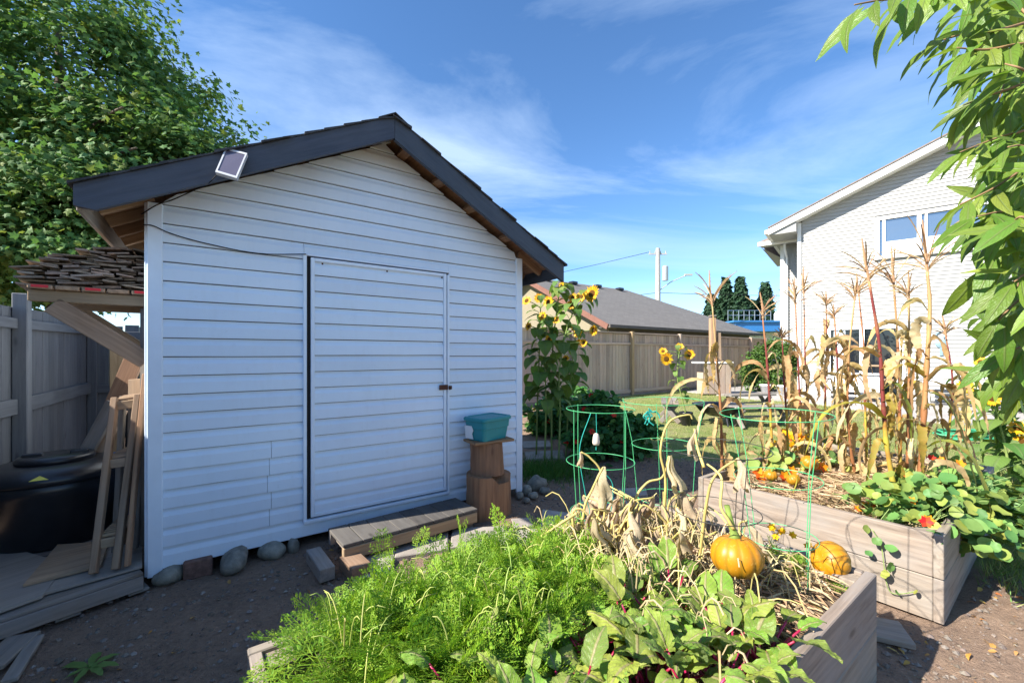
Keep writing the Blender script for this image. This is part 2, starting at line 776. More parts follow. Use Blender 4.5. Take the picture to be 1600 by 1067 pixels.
def leafmat(name, cols, trans=.35, rough=.5, island=True, tint=None, tfac=.25, spec=.35, vary=.22, hue=.02, midrib=None, underside=None):
    """cols: list of colours picked leaf by leaf"""
    k = NB(name)
    r = k.rnd(island)
    n = len(cols)
    col = k.ramp(r, [((i + .5) / n, c) for i, c in enumerate(cols)])
    f2 = k.math('FRACT', k.math('MULTIPLY', r, 13.7))
    col = k.vary(col, f2, vary, hue)
    if tint:                                            # blotches of age on the blades
        nn = k.noise(k.coord(), 22, 4, .6)
        col = k.mix(k.math('MULTIPLY', k.ramp(nn, [(.5, (0, 0, 0)), (.68, (1, 1, 1))]), tfac), col, tint)
    if midrib:
        uvn = k.n('ShaderNodeUVMap')
        sp = k.n('ShaderNodeSeparateXYZ')
        k.l(uvn.outputs[0], sp.inputs[0])
        d = k.math('ABSOLUTE', k.math('SUBTRACT', sp.outputs[1], .5))
        rib = k.ramp(d, [(.03, (1, 1, 1)), (.08, (0, 0, 0))])
        # side veins slanting away from the midrib
        sv = k.math('SINE', k.math('ADD', k.math('MULTIPLY', sp.outputs[0], 52), k.math('MULTIPLY', d, -34)))
        sv = k.math('MULTIPLY', k.ramp(sv, [(.86, (0, 0, 0)), (1, (1, 1, 1))]), .55)
        rib = k.math('MAXIMUM', rib, sv)
        col = k.mix(k.math('MULTIPLY', rib, .75), col, midrib)
        k.bump(k.math('ADD', rib, k.math('MULTIPLY', k.noise(k.coord(), 14, 4, .6), .8)), .5, .006)
    if underside:
        col = k.mix(k.n('ShaderNodeNewGeometry').outputs['Backfacing'], col, underside)
    m = k.done(col, rough, spec)
    tr = k.n('ShaderNodeBsdfTranslucent')
    tcol = k.mix(1.0, col, (1.0, 1.0, .55), 'MULTIPLY')
    k.l(tcol, tr.inputs['Color'])
    mx = k.n('ShaderNodeMixShader')
    mx.inputs[0].default_value = trans
    k.l(k.b.outputs[0], mx.inputs[1])
    k.l(tr.outputs[0], mx.inputs[2])
    k.l(mx.outputs[0], k.out.inputs['Surface'])
    return m


# --- shed
def _siding():
    k = NB('white_vinyl')
    c = k.coord('Object', (1, 1, 1))
    n1 = k.noise(c, 1.6, 6, .6)
    n2 = k.noise(k.coord('Object', (11, 11, 1.6)), 1.3, 7, .68)
    col = k.ramp(n1, [(.3, (.66, .75, .86)), (.7, (.72, .81, .91))])
    col = k.mix(k.math('MULTIPLY', k.ramp(n2, [(.50, (0, 0, 0)), (.74, (1, 1, 1))]), .14), col, (.52, .55, .58))
    n3 = k.noise(k.coord('Object', (5, 5, 5)), 5.0, 6, .7)
    col = k.mix(k.math('MULTIPLY', k.ramp(n3, [(.60, (0, 0, 0)), (.72, (1, 1, 1))]), .16), col, (.45, .46, .46))
    col = k.vary(col, k.rnd(), .035, .004)
    k.bump(k.noise(k.coord('Object', (30, 30, 160)), 1.0, 5, .6), .10, .002)
    return k.done(col, .46, .4)


VINYL = _siding()
TRIMW = plain('white_trim', (.72, .80, .90), .42, .4, mottle=.05)
FASCIA = wood('slate_blue_paint', (.062, .075, .100), (.042, .052, .070), vary=.08, rough=.5, bump=.5, weather=(.095, .108, .13), wamt=.35, knots=False)
RAWW = wood('raw_brown_lumber', (.33, .20, .115), (.17, .09, .05), vary=.2, weather=(.26, .17, .11), wamt=.4)
ROOFD = plain('asphalt_shingle_dark', (.055, .057, .062), .9, .2, mottle=.35, scale=40, bump=.4, vary=.25)
RUST = plain('rusty_steel', (.10, .045, .03), .85, .3, mottle=.5, scale=60, bump=.4)
DARKGAP = plain('dark_timber_gap_shade', (.03, .028, .028), .9, .1)  # dark old timber; also colours in the shadow lines between siding laps
BLACKP = plain('black_plastic', (.018, .019, .023), .3, .5, mottle=.2, scale=12)
# --- timber
GREYW = wood('weathered_grey_timber', (.28, .235, .19), (.13, .105, .085), vary=.22, weather=(.26, .25, .245), wamt=.6)
TANW = wood('tan_lumber', (.40, .275, .175), (.22, .14, .085), vary=.2, weather=(.28, .225, .175), wamt=.45)
BEDW = wood('raised_bed_lumber', (.33, .27, .215), (.155, .12, .092), vary=.12, weather=(.28, .255, .23), wamt=.7, bump=.5)
PLYW = wood('weathered_plywood', (.34, .30, .25), (.24, .205, .17), vary=.12, grain=.5, weather=(.22, .21, .20), wamt=.5)
SHAKEW = wood('old_cedar_shake', (.27, .20, .15), (.10, .075, .06), vary=.45, weather=(.24, .22, .20), wamt=.5, bump=.8, hue=.015)
STUMPW = wood('cut_log', (.33, .19, .10), (.17, .09, .05), vary=.10, weather=(.24, .15, .09), wamt=.5)
SLATEF = wood('charcoal_fence_stain', (.155, .163, .178), (.10, .106, .118), vary=.13, weather=(.18, .185, .19), wamt=.4, rough=.7)
TANF = wood('brown_fence_board', (.50, .375, .285), (.33, .24, .18), vary=.20, weather=(.38, .33, .285), wamt=.5, grain=.7)
POSTF = wood('fence_post_tan', (.46, .31, .18), (.30, .19, .11), vary=.10, grain=.7)
REDP = plain('red_end_paint', (.62, .035, .045), .6, .3)
# --- stone, metal, plastic
STONE = plain('grey_green_boulder', (.235, .225, .19), .85, .25, mottle=.4, scale=14, bump=.6, vary=.3)
BRICKM = plain('dull_red_brick', (.18, .105, .085), .9, .2, mottle=.35, scale=30, bump=.6)
PAVER = plain('concrete_paver', (.34, .305, .27), .9, .2, mottle=.22, scale=9, bump=.35, vary=.14, bscale=90)
SLABC = plain('patio_concrete', (.36, .34, .325), .88, .2, mottle=.12, scale=1.5, bump=.15)
TEAL = plain('teal_plastic', (.018, .235, .265), .38, .45, mottle=.10, scale=3)
GREENP = plain('green_plastic', (.02, .17, .07), .4, .4)
GREENW = plain('green_coated_wire', (.08, .46, .19), .42, .45, mottle=.08)
DARKWI = plain('dark_wire', (.035, .035, .033), .5, .4)
STEEL = plain('galvanised_steel', (.42, .43, .44), .4, .5, .9, mottle=.2)
LGREY = plain('light_grey_plastic', (.50, .51, .53), .4, .4)
WHITEP = plain('white_paint', (.80, .80, .79), .5, .35, mottle=.04)
ROPET = plain('teal_twine', (.03, .36, .30), .8, .2)
BLUET = plain('blue_tub_plastic', (.02, .06, .16), .4, .4)
WIREB = plain('black_cable', (.012, .012, .013), .6, .3)


def _tape():
    k = NB('torn_white_tape')
    return k.done((.72, .74, .75), .6, .3)


TAPE = _tape()


def _glass(name, col, rough=.03, spec=.6):
    k = NB(name)
    return k.done(col, rough, spec)


PVG = _glass('solar_panel_glass', (.10, .09, .125), .22, .55)
WINDG = _glass('window_glass', (.06, .08, .11), .015, 1.0)
WINDG.node_tree.nodes['Principled BSDF'].inputs['IOR'].default_value = 2.1
WINDG.node_tree.nodes['Principled BSDF'].inputs['Coat Weight'].default_value = .6
WINDG.node_tree.nodes['Principled BSDF'].inputs['Coat Roughness'].default_value = .01
WINDD = _glass('dark_patio_glass', (.012, .016, .022), .02, .5)
PVG.node_tree.nodes['Principled BSDF'].inputs['Coat Weight'].default_value = .4
# --- houses
HSIDE = plain('house_white_siding', (.37, .37, .36), .5, .35, mottle=.03, scale=2)
CREAM = plain('cream_stucco', (.27, .235, .165), .9, .2, mottle=.06)
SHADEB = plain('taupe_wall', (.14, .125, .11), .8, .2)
MAROON = plain('maroon_trim', (.20, .095, .07), .6, .3)
BLIND = plain('white_blind', (.78, .79, .82), .7, .2, mottle=.02)
CURT = plain('pale_curtain', (.62, .68, .74), .8, .2, mottle=.04)


def _roofgrey():
    k = NB('grey_asphalt_shingle')
    br = k.n('ShaderNodeTexBrick')
    br.inputs['Scale'].default_value = 1.0
    br.inputs['Brick Width'].default_value = .32
    br.inputs['Row Height'].default_value = .14
    br.inputs['Mortar Size'].default_value = .008
    br.inputs['Color1'].default_value = (.135, .128, .122, 1)
    br.inputs['Color2'].default_value = (.20, .19, .18, 1)
    br.inputs['Mortar'].default_value = (.075, .07, .07, 1)
    uvn = k.n('ShaderNodeUVMap')
    k.l(uvn.outputs[0], br.inputs['Vector'])
    n1 = k.noise(uvn.outputs[0], .8, 5, .6)
    col = k.mix(.5, br.outputs[0], k.ramp(k.noise(uvn.outputs[0], 26, 4, .7), [(.3, (.11, .105, .10)), (.7, (.235, .22, .205))]))
    col = k.mix(k.math('MULTIPLY', n1, .3), col, (.13, .125, .12))
    k.bump(br.outputs[1], .4, .01)
    return k.done(col, .9, .2)


ROOFG = _roofgrey()
ROOFB = plain('brown_asphalt_roof', (.24, .19, .16), .9, .2, mottle=.3, scale=20, bump=.3)
BLUER = plain('blue_metal_roof', (.03, .17, .45), .4, .5, mottle=.08)
# --- plants
def _ground():
    k = NB('earth_and_lawn')
    at = k.n('ShaderNodeAttribute', attribute_name='lawn')
    tc = k.n('ShaderNodeTexCoord')
    g = tc.outputs['Object']
    n1 = k.noise(g, 2.2, 7, .62)
    n2 = k.noise(g, 38, 6, .7)
    n3 = k.noise(g, 150, 3, .6)
    dirt = k.ramp(n1, [(.3, (.21, .145, .105)), (.55, (.36, .245, .17)), (.75, (.48, .335, .24))])
    dirt = k.mix(.5, dirt, k.ramp(n2, [(.3, (.11, .08, .065)), (.62, (.33, .24, .18)), (.8, (.46, .375, .305))]))
    lawn = k.ramp(n1, [(.32, (.40, .34, .19)), (.5, (.29, .31, .11)), (.7, (.17, .25, .06))])
    lawn = k.mix(.4, lawn, k.ramp(n2, [(.3, (.07, .11, .025)), (.7, (.33, .31, .15))]))
    edge = k.math('ADD', at.outputs['Fac'], k.math('MULTIPLY', k.math('SUBTRACT', n2, .5), .7))
    f = k.ramp(edge, [(.38, (0, 0, 0)), (.62, (1, 1, 1))])
    col = k.mix(f, dirt, lawn)
    k.bump(k.math('ADD', n2, k.math('MULTIPLY', n3, .6)), .95, .026)
    return k.done(col, .95, .15)


GROUND = _ground()
SOILM = plain('bed_soil', (.15, .11, .08), .95, .1, mottle=.5, scale=24, bump=.8)
MAPLE = leafmat('maple_leaf', [(.085, .195, .065), (.10, .22, .065), (.12, .235, .07), (.15, .26, .06), (.08, .19, .075), (.19, .26, .065)], .38, .6, vary=.2, hue=.008, spec=.2)
BARK = wood('grey_brown_bark', (.15, .115, .085), (.06, .045, .035), vary=.05, bump=1.0, knots=False)
CHERRY = leafmat('glossy_lance_leaf', [(.14, .25, .030), (.18, .30, .036), (.15, .265, .036), (.25, .35, .05)], .45, .40, island=False, vary=.18, spec=.5, midrib=(.19, .25, .075), tint=(.17, .20, .03), tfac=.3)
TWIG = plain('young_twig', (.26, .16, .08), .7, .3, mottle=.3)
CORNST = None


def _cornstalk():
    k = NB('corn_stalk')
    r = k.rnd()
    g = k.coord('Object')
    n1 = k.noise(k.coord('Object', (3, 3, 3)), 1.0, 4, .6)
    spz = k.n('ShaderNodeSeparateXYZ')
    k.l(g, spz.inputs[0])
    hz = k.math('ADD', k.math('MULTIPLY', spz.outputs[2], .42), k.math('MULTIPLY', k.math('SUBTRACT', n1, .5), 1.1))
    a = k.ramp(hz, [(.04, (.40, .36, .05)), (.16, (.40, .24, .04)), (.26, (.16, .035, .028)), (.50, (.20, .035, .035)), (.66, (.40, .20, .08)), (.85, (.46, .28, .13))])
    b = k.ramp(hz, [(.05, (.24, .10, .04)), (.3, (.30, .13, .05)), (.55, (.44, .29, .12)), (.85, (.40, .24, .12))])
    col = k.mix(k.ramp(r, [(.45, (0, 0, 0)), (.55, (1, 1, 1))]), a, b)
    k.bump(k.noise(k.coord('Object', (120, 120, 6)), 1, 3, .5), .3, .003)
    return k.done(col, .55, .35)


CORNST = _cornstalk()
CORNDRY = leafmat('dried_corn_leaf', [(.52, .36, .17), (.62, .47, .25), (.44, .27, .11), (.66, .54, .33)], .4, .7, island=False, tint=(.30, .14, .04), tfac=.55, vary=.2, spec=.2)
CORNGRN = leafmat('half_green_corn_leaf', [(.36, .30, .05), (.25, .30, .06), (.45, .34, .07)], .38, .55, island=False, tint=(.47, .25, .06), tfac=.7, vary=.15)
TASSELM = leafmat('corn_tassel', [(.50, .34, .18), (.44, .28, .14), (.55, .40, .24)], .25, .8, vary=.2, spec=.1)
SUNLEAF = leafmat('sunflower_leaf', [(.11, .21, .045), (.14, .25, .05), (.19, .29, .06)], .34, .55, vary=.2, midrib=(.14, .21, .07))
SUNSTEM = plain('sunflower_stem', (.21, .28, .085), .7, .2, mottle=.2)
PETAL = leafmat('yellow_petal', [(.85, .46, .012), (.88, .54, .02), (.80, .40, .01)], .35, .5, vary=.1, hue=.01)
SUNDISC = plain('sunflower_disc', (.14, .065, .015), .9, .1, mottle=.6, scale=60, bump=1.0)
NAST = leafmat('nasturtium_leaf', [(.075, .17, .045), (.10, .21, .055), (.14, .25, .06), (.23, .29, .06)], .36, .55, vary=.2)
NASTI = leafmat('nasturtium_leaf_single', [(.12, .26, .075), (.16, .31, .085), (.21, .35, .09), (.33, .38, .08)], .36, .5, island=False, vary=.18)
NASTD = leafmat('deep_green_nasturtium_leaf', [(.05, .17, .045), (.07, .20, .05), (.095, .235, .055)], .34, .5, vary=.25)
REDPET = leafmat('red_petal', [(.70, .045, .012), (.75, .09, .012)], .3, .6, vary=.1)
ORGPET = leafmat('orange_petal', [(.85, .26, .01), (.88, .38, .012), (.80, .16, .01)], .3, .6, vary=.1)
YELPET = leafmat('marigold_petal', [(.88, .62, .015), (.85, .52, .01)], .3, .6, vary=.1)
CARROT = leafmat('carrot_foliage', [(.20, .37, .030), (.26, .43, .036), (.17, .33, .028), (.33, .47, .045), (.14, .29, .03)], .40, .6, vary=.2)
CARSTEM = plain('carrot_stem', (.28, .37, .09), .6, .3)
BEETL = leafmat('beet_leaf', [(.18, .33, .045), (.23, .39, .05), (.27, .42, .07), (.33, .41, .07), (.22, .32, .07)], .40, .38, island=False, tint=(.36, .36, .08), tfac=.4, vary=.2, midrib=(.42, .34, .20), spec=.35, underside=(.22, .30, .11))
BEETST = plain('beet_stalk', (.36, .015, .075), .4, .4, mottle=.3, scale=18, vary=.25)
STRAW = leafmat('straw', [(.56, .43, .26), (.64, .52, .33), (.46, .33, .19), (.52, .36, .22), (.32, .22, .14)], .15, .8, vary=.25, spec=.15)
WILT = leafmat('wilted_brown_leaf', [(.54, .43, .29), (.60, .49, .34), (.45, .35, .235)], .35, .85, island=False, tint=(.26, .18, .12), tfac=.5, vary=.2, spec=.1)
VINEST = plain('dying_vine_stem', (.52, .42, .14), .65, .3, mottle=.3, scale=10, vary=.2)
GRASS = leafmat('grass_blade', [(.16, .27, .05), (.21, .31, .06), (.32, .36, .10), (.48, .42, .20), (.14, .24, .05)], .3, .6, vary=.25)
GRASSD = leafmat('lush_grass_blade', [(.045, .14, .02), (.06, .17, .025), (.09, .20, .03)], .3, .6, vary=.2)
SHRUB = leafmat('shrub_leaf', [(.075, .15, .028), (.10, .19, .032), (.055, .12, .025)], .3, .5, vary=.25)
CONIF = leafmat('conifer_needles', [(.022, .060, .028), (.030, .075, .032), (.018, .05, .024)], .15, .7, vary=.25)
DRYLEAF = leafmat('fallen_leaf', [(.45, .20, .05), (.52, .34, .10), (.34, .15, .06), (.50, .28, .08)], .2, .8, vary=.25)


def _pumpkin():
    k = NB('pumpkin_skin')
    g = k.coord('Object')
    sp = k.n('ShaderNodeSeparateXYZ')
    k.l(g, sp.inputs[0])
    n1 = k.noise(g, 16, 5, .6)
    h = k.math('ADD', k.math('MULTIPLY', sp.outputs[2], 5.2), k.math('MULTIPLY', n1, .7))
    r = k.rnd()
    col = k.ramp(h, [(.14, (.15, .13, .012)), (.40, (.36, .17, .008)), (.95, (.50, .20, .006))])
    at = k.n('ShaderNodeAttribute', attribute_name='groove')
    col = k.mix(k.math('MULTIPLY', at.outputs['Fac'], .55), col, (.17, .12, .010))
    sp2 = k.ramp(k.noise(g, 90, 2, .5), [(.62, (0, 0, 0)), (.70, (1, 1, 1))])
    col = k.mix(k.math('MULTIPLY', sp2, .35), col, (.60, .36, .08))
    gb = k.ramp(k.noise(g, 9, 4, .6), [(.50, (0, 0, 0)), (.66, (1, 1, 1))])
    col = k.mix(k.math('MULTIPLY', gb, .5), col, (.20, .17, .02))
    return k.done(col, .42, .4)


PUMP = _pumpkin()
PSTEM = plain('pumpkin_stem', (.17, .24, .05), .7, .2, mottle=.3, scale=30)
# ------------------------------------------------------------------ ground
R1 = Vector((1.617, 1.872, 0))         # front bed, far right corner
G2 = Vector((2.308, 2.257, 0))         # back bed, near right corner


def lawn_mask(x, y):
    m = sstep(5.3, 6.4, y + .25 * (x - 2)) * sstep(.9, 1.7, x - .12 * (y - 6))
    m = np.maximum(m, sstep(2.75, 3.6, x) * sstep(1.7, 2.9, y) * .9)
    m = np.maximum(m, sstep(10, 13, y))
    return m


def make_ground():
    def axis(lo, hi, a, b, step):
        mid = np.arange(a, b + 1e-6, step)
        left, right = [], []
        q, s = a, step
        while q > lo:
            s *= 1.35
            q -= s
            left.append(q)
        q, s = b, step
        while q < hi:
            s *= 1.35
            q += s
            right.append(q)
        return np.array(left[::-1] + list(mid) + right)
    xs = axis(-600, 600, -4.2, 4.6, .035)
    ys = axis(-60, 900, .9, 7.5, .035)
    X, Y = np.meshgrid(xs, ys)
    Z = gz(X, Y)
    near = sstep(14, 8, np.hypot(X, Y))
    bumps = (vnoise(X, Y, 2.4, 4) - .5) * .05 + (vnoise(X, Y, 14, 3, .6) - .5) * .028
    Z = Z + bumps * near * (1 - .5 * lawn_mask(X, Y)) - .006
    V = np.stack([X, Y, Z], -1).reshape(-1, 3)
    nx, ny = len(xs), len(ys)
    i = np.arange(nx * ny).reshape(ny, nx)
    a, b, c, d = i[:-1, :-1].ravel(), i[:-1, 1:].ravel(), i[1:, 1:].ravel(), i[1:, :-1].ravel()
    T = np.concatenate([np.stack([a, b, c], 1), np.stack([a, c, d], 1)])
    me = tri_mesh('ground', V, T, True)
    at = me.attributes.new('lawn', 'FLOAT', 'POINT')
    at.data.foreach_set('value', lawn_mask(X, Y).ravel().astype(np.float32))
    o = obj('ground', me, GROUND)
    tag(o, kind='structure')


make_ground()


def grained(name, mb, p0, p1, mat, parent, up=(0, 0, 1), sm=False):
    """shape in world space whose grain runs from p0 to p1"""
    M, _ = bar_frame(p0, p1, up)
    me = mesh(name, mb.v, mb.f, sm)
    me.transform(M.inverted())
    return obj(name, me, mat, parent, M=M)


# ------------------------------------------------------------------ garden shed
SHW, SHD = 2.934, 2.6
RT, RZ0, RSL = 1.49, 3.30, 0.53       # ridge position, top of the fascia at the ridge, slope


def rooftop(t):
    return RZ0 - RSL * abs(t - RT)


shed = empty('garden_shed', SW(SHW / 2, -SHD / 2, 0), 'white vinyl-sided garden shed with slate blue gable fascia and a wide plank door', 'shed')
# framed core behind the cladding, near black as painted shade in the lap grooves
core = MB()
poly = [SW(.02, -.012, .10), SW(SHW - .02, -.012, .10), SW(SHW - .02, -.012, rooftop(SHW) - .19), SW(RT, -.012, RZ0 - .19), SW(.02, -.012, rooftop(0) - .19)]
core.prism(poly, VX * (SHD - .03))
core.build('wall', DARKGAP, shed)
CO = .122
lev = [.081, .213]
while lev[-1] < 3.2:
    lev.append(lev[-1] + CO)


def course(name, z0, z1, t0f, t1f, parent, o0=0.0, seg=.28, jit=.0012):
    """one lap of siding: shadow lip below, flat face, cove at the top; t0f/t1f give the end for a height"""
    h = z1 - z0
    prof = [(-.004, .0052), (.018, .0052), (.019, .009), (.0165, h * .64), (.012, h * .73), (.0035, h * .86), (.001, h * 1.0), (-.004, h * 1.0)]
    L = t1f(z0) - t0f(z0)
    if L < .03:
        return
    n = max(2, int(L / seg))
    mb = MB()
    v = []
    for i in range(n + 1):
        j = random.uniform(-jit, jit)
        for (o, z) in prof:
            za = z0 + z
            t = t0f(za) + (t1f(za) - t0f(za)) * i / n
            v.append(SW(t, o0 + o + (j if o > .004 else 0), za + (random.uniform(-jit, jit) if o > .012 else 0)))
    m = len(prof)
    f = []
    for i in range(n):
        for k in range(m):
            a, b = i * m + k, i * m + (k + 1) % m
            f.append((a, b, b + m, a + m))
    f.append(tuple(range(m - 1, -1, -1)))
    f.append(tuple(n * m + k for k in range(m)))
    mb.add(v, f)
    mb.build(name, VINYL, parent)


def gl(z):                              # gable limits at a height (under the roof deck)
    d = (RZ0 - .10 - z) / RSL
    return max(.072, RT - d), min(SHW - .072, RT + d)


DT0, DT1, DZ0, DZ1 = .905, 2.085, .205, 2.195
for z0, z1 in zip(lev[:-1], lev[1:]):
    lo, hi = (lambda z: gl(z)[0]), (lambda z: gl(z)[1])
    if z1 <= DZ0 + .03:
        course('siding_board', z0, z1, lo, hi, shed)
    elif z0 < DZ1 - .03:
        if 1 <= lev.index(z0) <= 5:                     # two lengths butted together low on the left
            tj = .655 + .012 * (lev.index(z0) % 3)
            course('siding_board', z0, z1, lo, lambda z: tj, shed)
            course('siding_board', z0, z1, lambda z: tj + .0025, lambda z: DT0 - .012, shed)
        else:
            course('siding_board', z0, z1, lo, lambda z: DT0 - .012, shed)
        course('siding_board', z0, z1, lambda z: DT1 + .014, hi, shed)
        if z1 > DZ1 + .03:
            course('siding_board', DZ1 + .010, z1, lambda z: DT0 - .010, lambda z: DT1 + .012, shed)
    else:
        course('siding_board', z0, z1, lo, hi, shed)
for t in (0, SHW):
    s = 1 if t == 0 else -1
    top = rooftop(t) - .10
    c = MB()
    # corner post wraps the corner: a front leaf and a side leaf, bevelled nose
    zc = (.045 + top) / 2
    c.box(SW(t + s * .036, .010, zc), (.076, .028, top - .045), UX, -VX, ZX, ch=.004)
    c.box(SW(t - s * .008, -.045, zc), (.018, .085, top - .047), UX, -VX, ZX, ch=.003)
    c.build('corner_trim', TRIMW, shed)
# side and rear cladding
for side in (0, 1):
    mb = MB()
    for z0, z1 in zip(lev[:-1], lev[1:]):
        if z1 > 2.16:
            break
        t = -.002 if side == 0 else SHW + .002
        sg = -1 if side == 0 else 1
        a, b = SW(t, -.1, z0), SW(t, -SHD, z0)
        mb.add([a + UX * sg * .014, b + UX * sg * .014, b + UX * sg * .002 + ZX * (z1 - z0), a + UX * sg * .002 + ZX * (z1 - z0), a, b], [(0, 1, 2, 3), (0, 4, 5, 1)])
    tag(mb.build('side_cladding', VINYL, shed), kind='stuff')
# door
door = MB()
door.box(SW((DT0 + DT1) / 2, .002, (DZ0 + DZ1) / 2), (DT1 - DT0 - .012, .016, DZ1 - DZ0 - .012), UX, -VX, ZX)
dr = door.build('door', DARKGAP, shed)
PD0, PD1 = DT0 + .034, DT1 - .018
for z0, z1 in zip(lev[:-1], lev[1:]):
    if z0 + .010 > DZ1 - .06 or z1 < DZ0 + .05:
        continue
    za, zb = max(z0 + .008, DZ0 + .035), min(z1 + .008, DZ1 - .036)
    if zb - za > .03:
        course('siding_board', za, zb, lambda z: PD0 + .028, lambda z: PD1 - .028, dr, o0=.010)


def wbar(name, t0, z0, t1, z1, o, w, h, mat, parent, ch=.002):
    """bar on the front wall; w: out of the wall, h: across in the wall plane"""
    return board(name, SW(t0, o, z0), SW(t1, o, z1), h, w, mat, parent, up=-VX, ch=ch)


for (a, b) in (((PD0 + .013, DZ0 + .018), (PD0 + .013, DZ1 - .013)), ((PD1 - .013, DZ0 + .018), (PD1 - .013, DZ1 - .013))):
    wbar('door_edge_trim', a[0], a[1], b[0], b[1], .022, .028, .026, TRIMW, dr)
wbar('door_edge_trim', PD0 + .027, DZ1 - .026, PD1 - .027, DZ1 - .026, .0215, .028, .026, TRIMW, dr)
wbar('door_edge_trim', PD0 + .027, DZ0 + .031, PD1 - .027, DZ0 + .031, .0215, .028, .026, TRIMW, dr)
for k in range(3):
    mb = MB()
    mb.box(SW(PD0 + .08 + k * .5, .037, DZ1 - .052), (.012, .004, .012), UX, -VX, ZX)
    mb.build('rusty_nail', RUST, dr)
# casing round the opening
wbar('door_casing', DT0 - .006, DZ0 - .02, DT0 - .006, DZ1 + .012, .016, .034, .024, TRIMW, shed)
wbar('door_casing', DT1 + .004, DZ0 - .02, DT1 + .004, DZ1 - .02, .016, .034, .022, TRIMW, shed)
wbar('door_casing', DT0 + .008, DZ1 + .006, DT1 + .012, DZ1 + .006, .0155, .030, .014, TRIMW, shed)
wbar('door_sill', DT0 - .016, DZ0 - .008, DT1 + .012, DZ0 - .008, .024, .040, .022, TRIMW, shed)
ls = MB()
ls.box(SW(2.035, .040, 1.155), (.085, .010, .045), UX, -VX, ZX, ch=.003)
ls.box(SW(2.102, .042, 1.150), (.030, .014, .034), UX, -VX, ZX, ch=.003)
lt = ls.build('hasp_latch', RUST, shed)
ls = MB()
ls.tube([SW(2.09, .052 + .018 * math.sin(a), 1.150 + .016 * math.cos(a)) for a in [k * math.pi / 6 for k in range(7)]], .004, 6)
ls.build('staple', RUST, lt)
# fascia
OF = .30


def fasc(name, t0, t1, o0, o1, hh, cut0=0.0, mat=FASCIA, dz=0.0):
    ts = [t0, t1]
    mb = MB()
    top = [SW(t, o1, rooftop(t) + dz) for t in ts]
    bot = [SW(t, o1, rooftop(t) + dz - hh) for t in ts]
    pts = [top[0], top[1], bot[1]]
    if cut0:
        s = 1 if t1 > t0 else -1
        pts += [SW(t0 + s * .085, o1, rooftop(t0 + s * .085) + dz - hh), SW(t0, o1, rooftop(t0) + dz - hh + cut0)]
    else:
        pts += [bot[0]]
    mb.prism(pts, VX * (o1 - o0))
    return grained(name, mb, top[0], top[1], mat, shed, up=-VX)


fasc('fascia_board', -.276, RT - .0015, OF - .036, OF, .168, cut0=.055)
fasc('fascia_board', 3.256, RT + .0015, OF - .036, OF, .176)
# roof deck, one slab each slope, raw underside
ob = -SHD - .25
for (ta, tb) in ((-.262, RT), (3.242, RT)):
    mb = MB()
    q = [SW(ta, OF - .04, rooftop(ta) - .004), SW(tb, OF - .04, rooftop(tb) - .004), SW(tb, OF - .04, rooftop(tb) - .022), SW(ta, OF - .04, rooftop(ta) - .022)]
    mb.prism(q, VX * (OF - .04 - ob))
    grained('roof_deck', mb, q[0], q[0] + VX, RAWW, shed)
# shingle courses
for side in (0, 1):
    sl = math.hypot(1, RSL)
    nrow = 15
    for i in range(nrow):
        e = (-.30 + i * .128) if side == 0 else (3.28 - i * .128)
        sg = 1 if side == 0 else -1
        tend = e + sg * .165
        if (side == 0 and e > RT - .02) or (side == 1 and e < RT + .02):
            break
        tend = min(tend, RT + .02) if side == 0 else max(tend, RT - .02)
        j = random.uniform(-.012, .018)
        v = []
        for k in range(12):
            o = OF + .015 + (j if k == 0 else 0) + (ob - OF) * k / 11
            w = random.uniform(-.006, .006)
            for (tt, zz) in ((e + w, .001), (e + w, .016 + random.uniform(0, .006)), (tend, .008), (tend, .001)):
                v.append(SW(tt, o, rooftop(tt if tt > -5 else 0) + zz))
        f = []
        for k in range(11):
            for m in range(4):
                a, b = k * 4 + m, k * 4 + (m + 1) % 4
                f.append((a, b, b + 4, a + 4))
        f += [(3, 2, 1, 0), (44, 45, 46, 47)]
        MB().add(v, f).build('shingle_course', ROOFD, shed)
# ridge cap pieces
for k in range(9):
    o = OF + .02 - k * .34
    mb = MB()
    q = [SW(RT - .13, o, rooftop(RT - .13) + .018), SW(RT, o, RZ0 + .026), SW(RT + .13, o, rooftop(RT + .13) + .018), SW(RT + .13, o, rooftop(RT + .13) + .010), SW(RT, o, RZ0 + .017), SW(RT - .13, o, rooftop(RT - .13) + .010)]
    mb.prism(q, VX * .35 + ZX * .002 * (k % 2))
    mb.build('ridge_cap', ROOFD, shed)
# lookout blocks under the rake
for t in (.16, .50, .86, 1.20, 1.36, 1.66, 1.98, 2.30, 2.70):
    z = rooftop(t) - .022 - .030
    board('lookout', SW(t, -.02, z), SW(t, OF - .04, z - random.uniform(0, .012)), .075, .052, RAWW, shed, up=(-RSL if t < RT else RSL, 0, 1))
# blocking boards behind the fascia (soffit strip)
for (ta, tb) in ((-.20, RT - .03), (3.18, RT + .03)):
    mb = MB()
    q = [SW(ta, OF - .038, rooftop(ta) - .024), SW(tb, OF - .038, rooftop(tb) - .024), SW(tb, OF - .038, rooftop(tb) - .15), SW(ta, OF - .038, rooftop(ta) - .15)]
    mb.prism(q, VX * .03)
    grained('sub_fascia', mb, q[0], q[1], RAWW, shed, up=-VX)
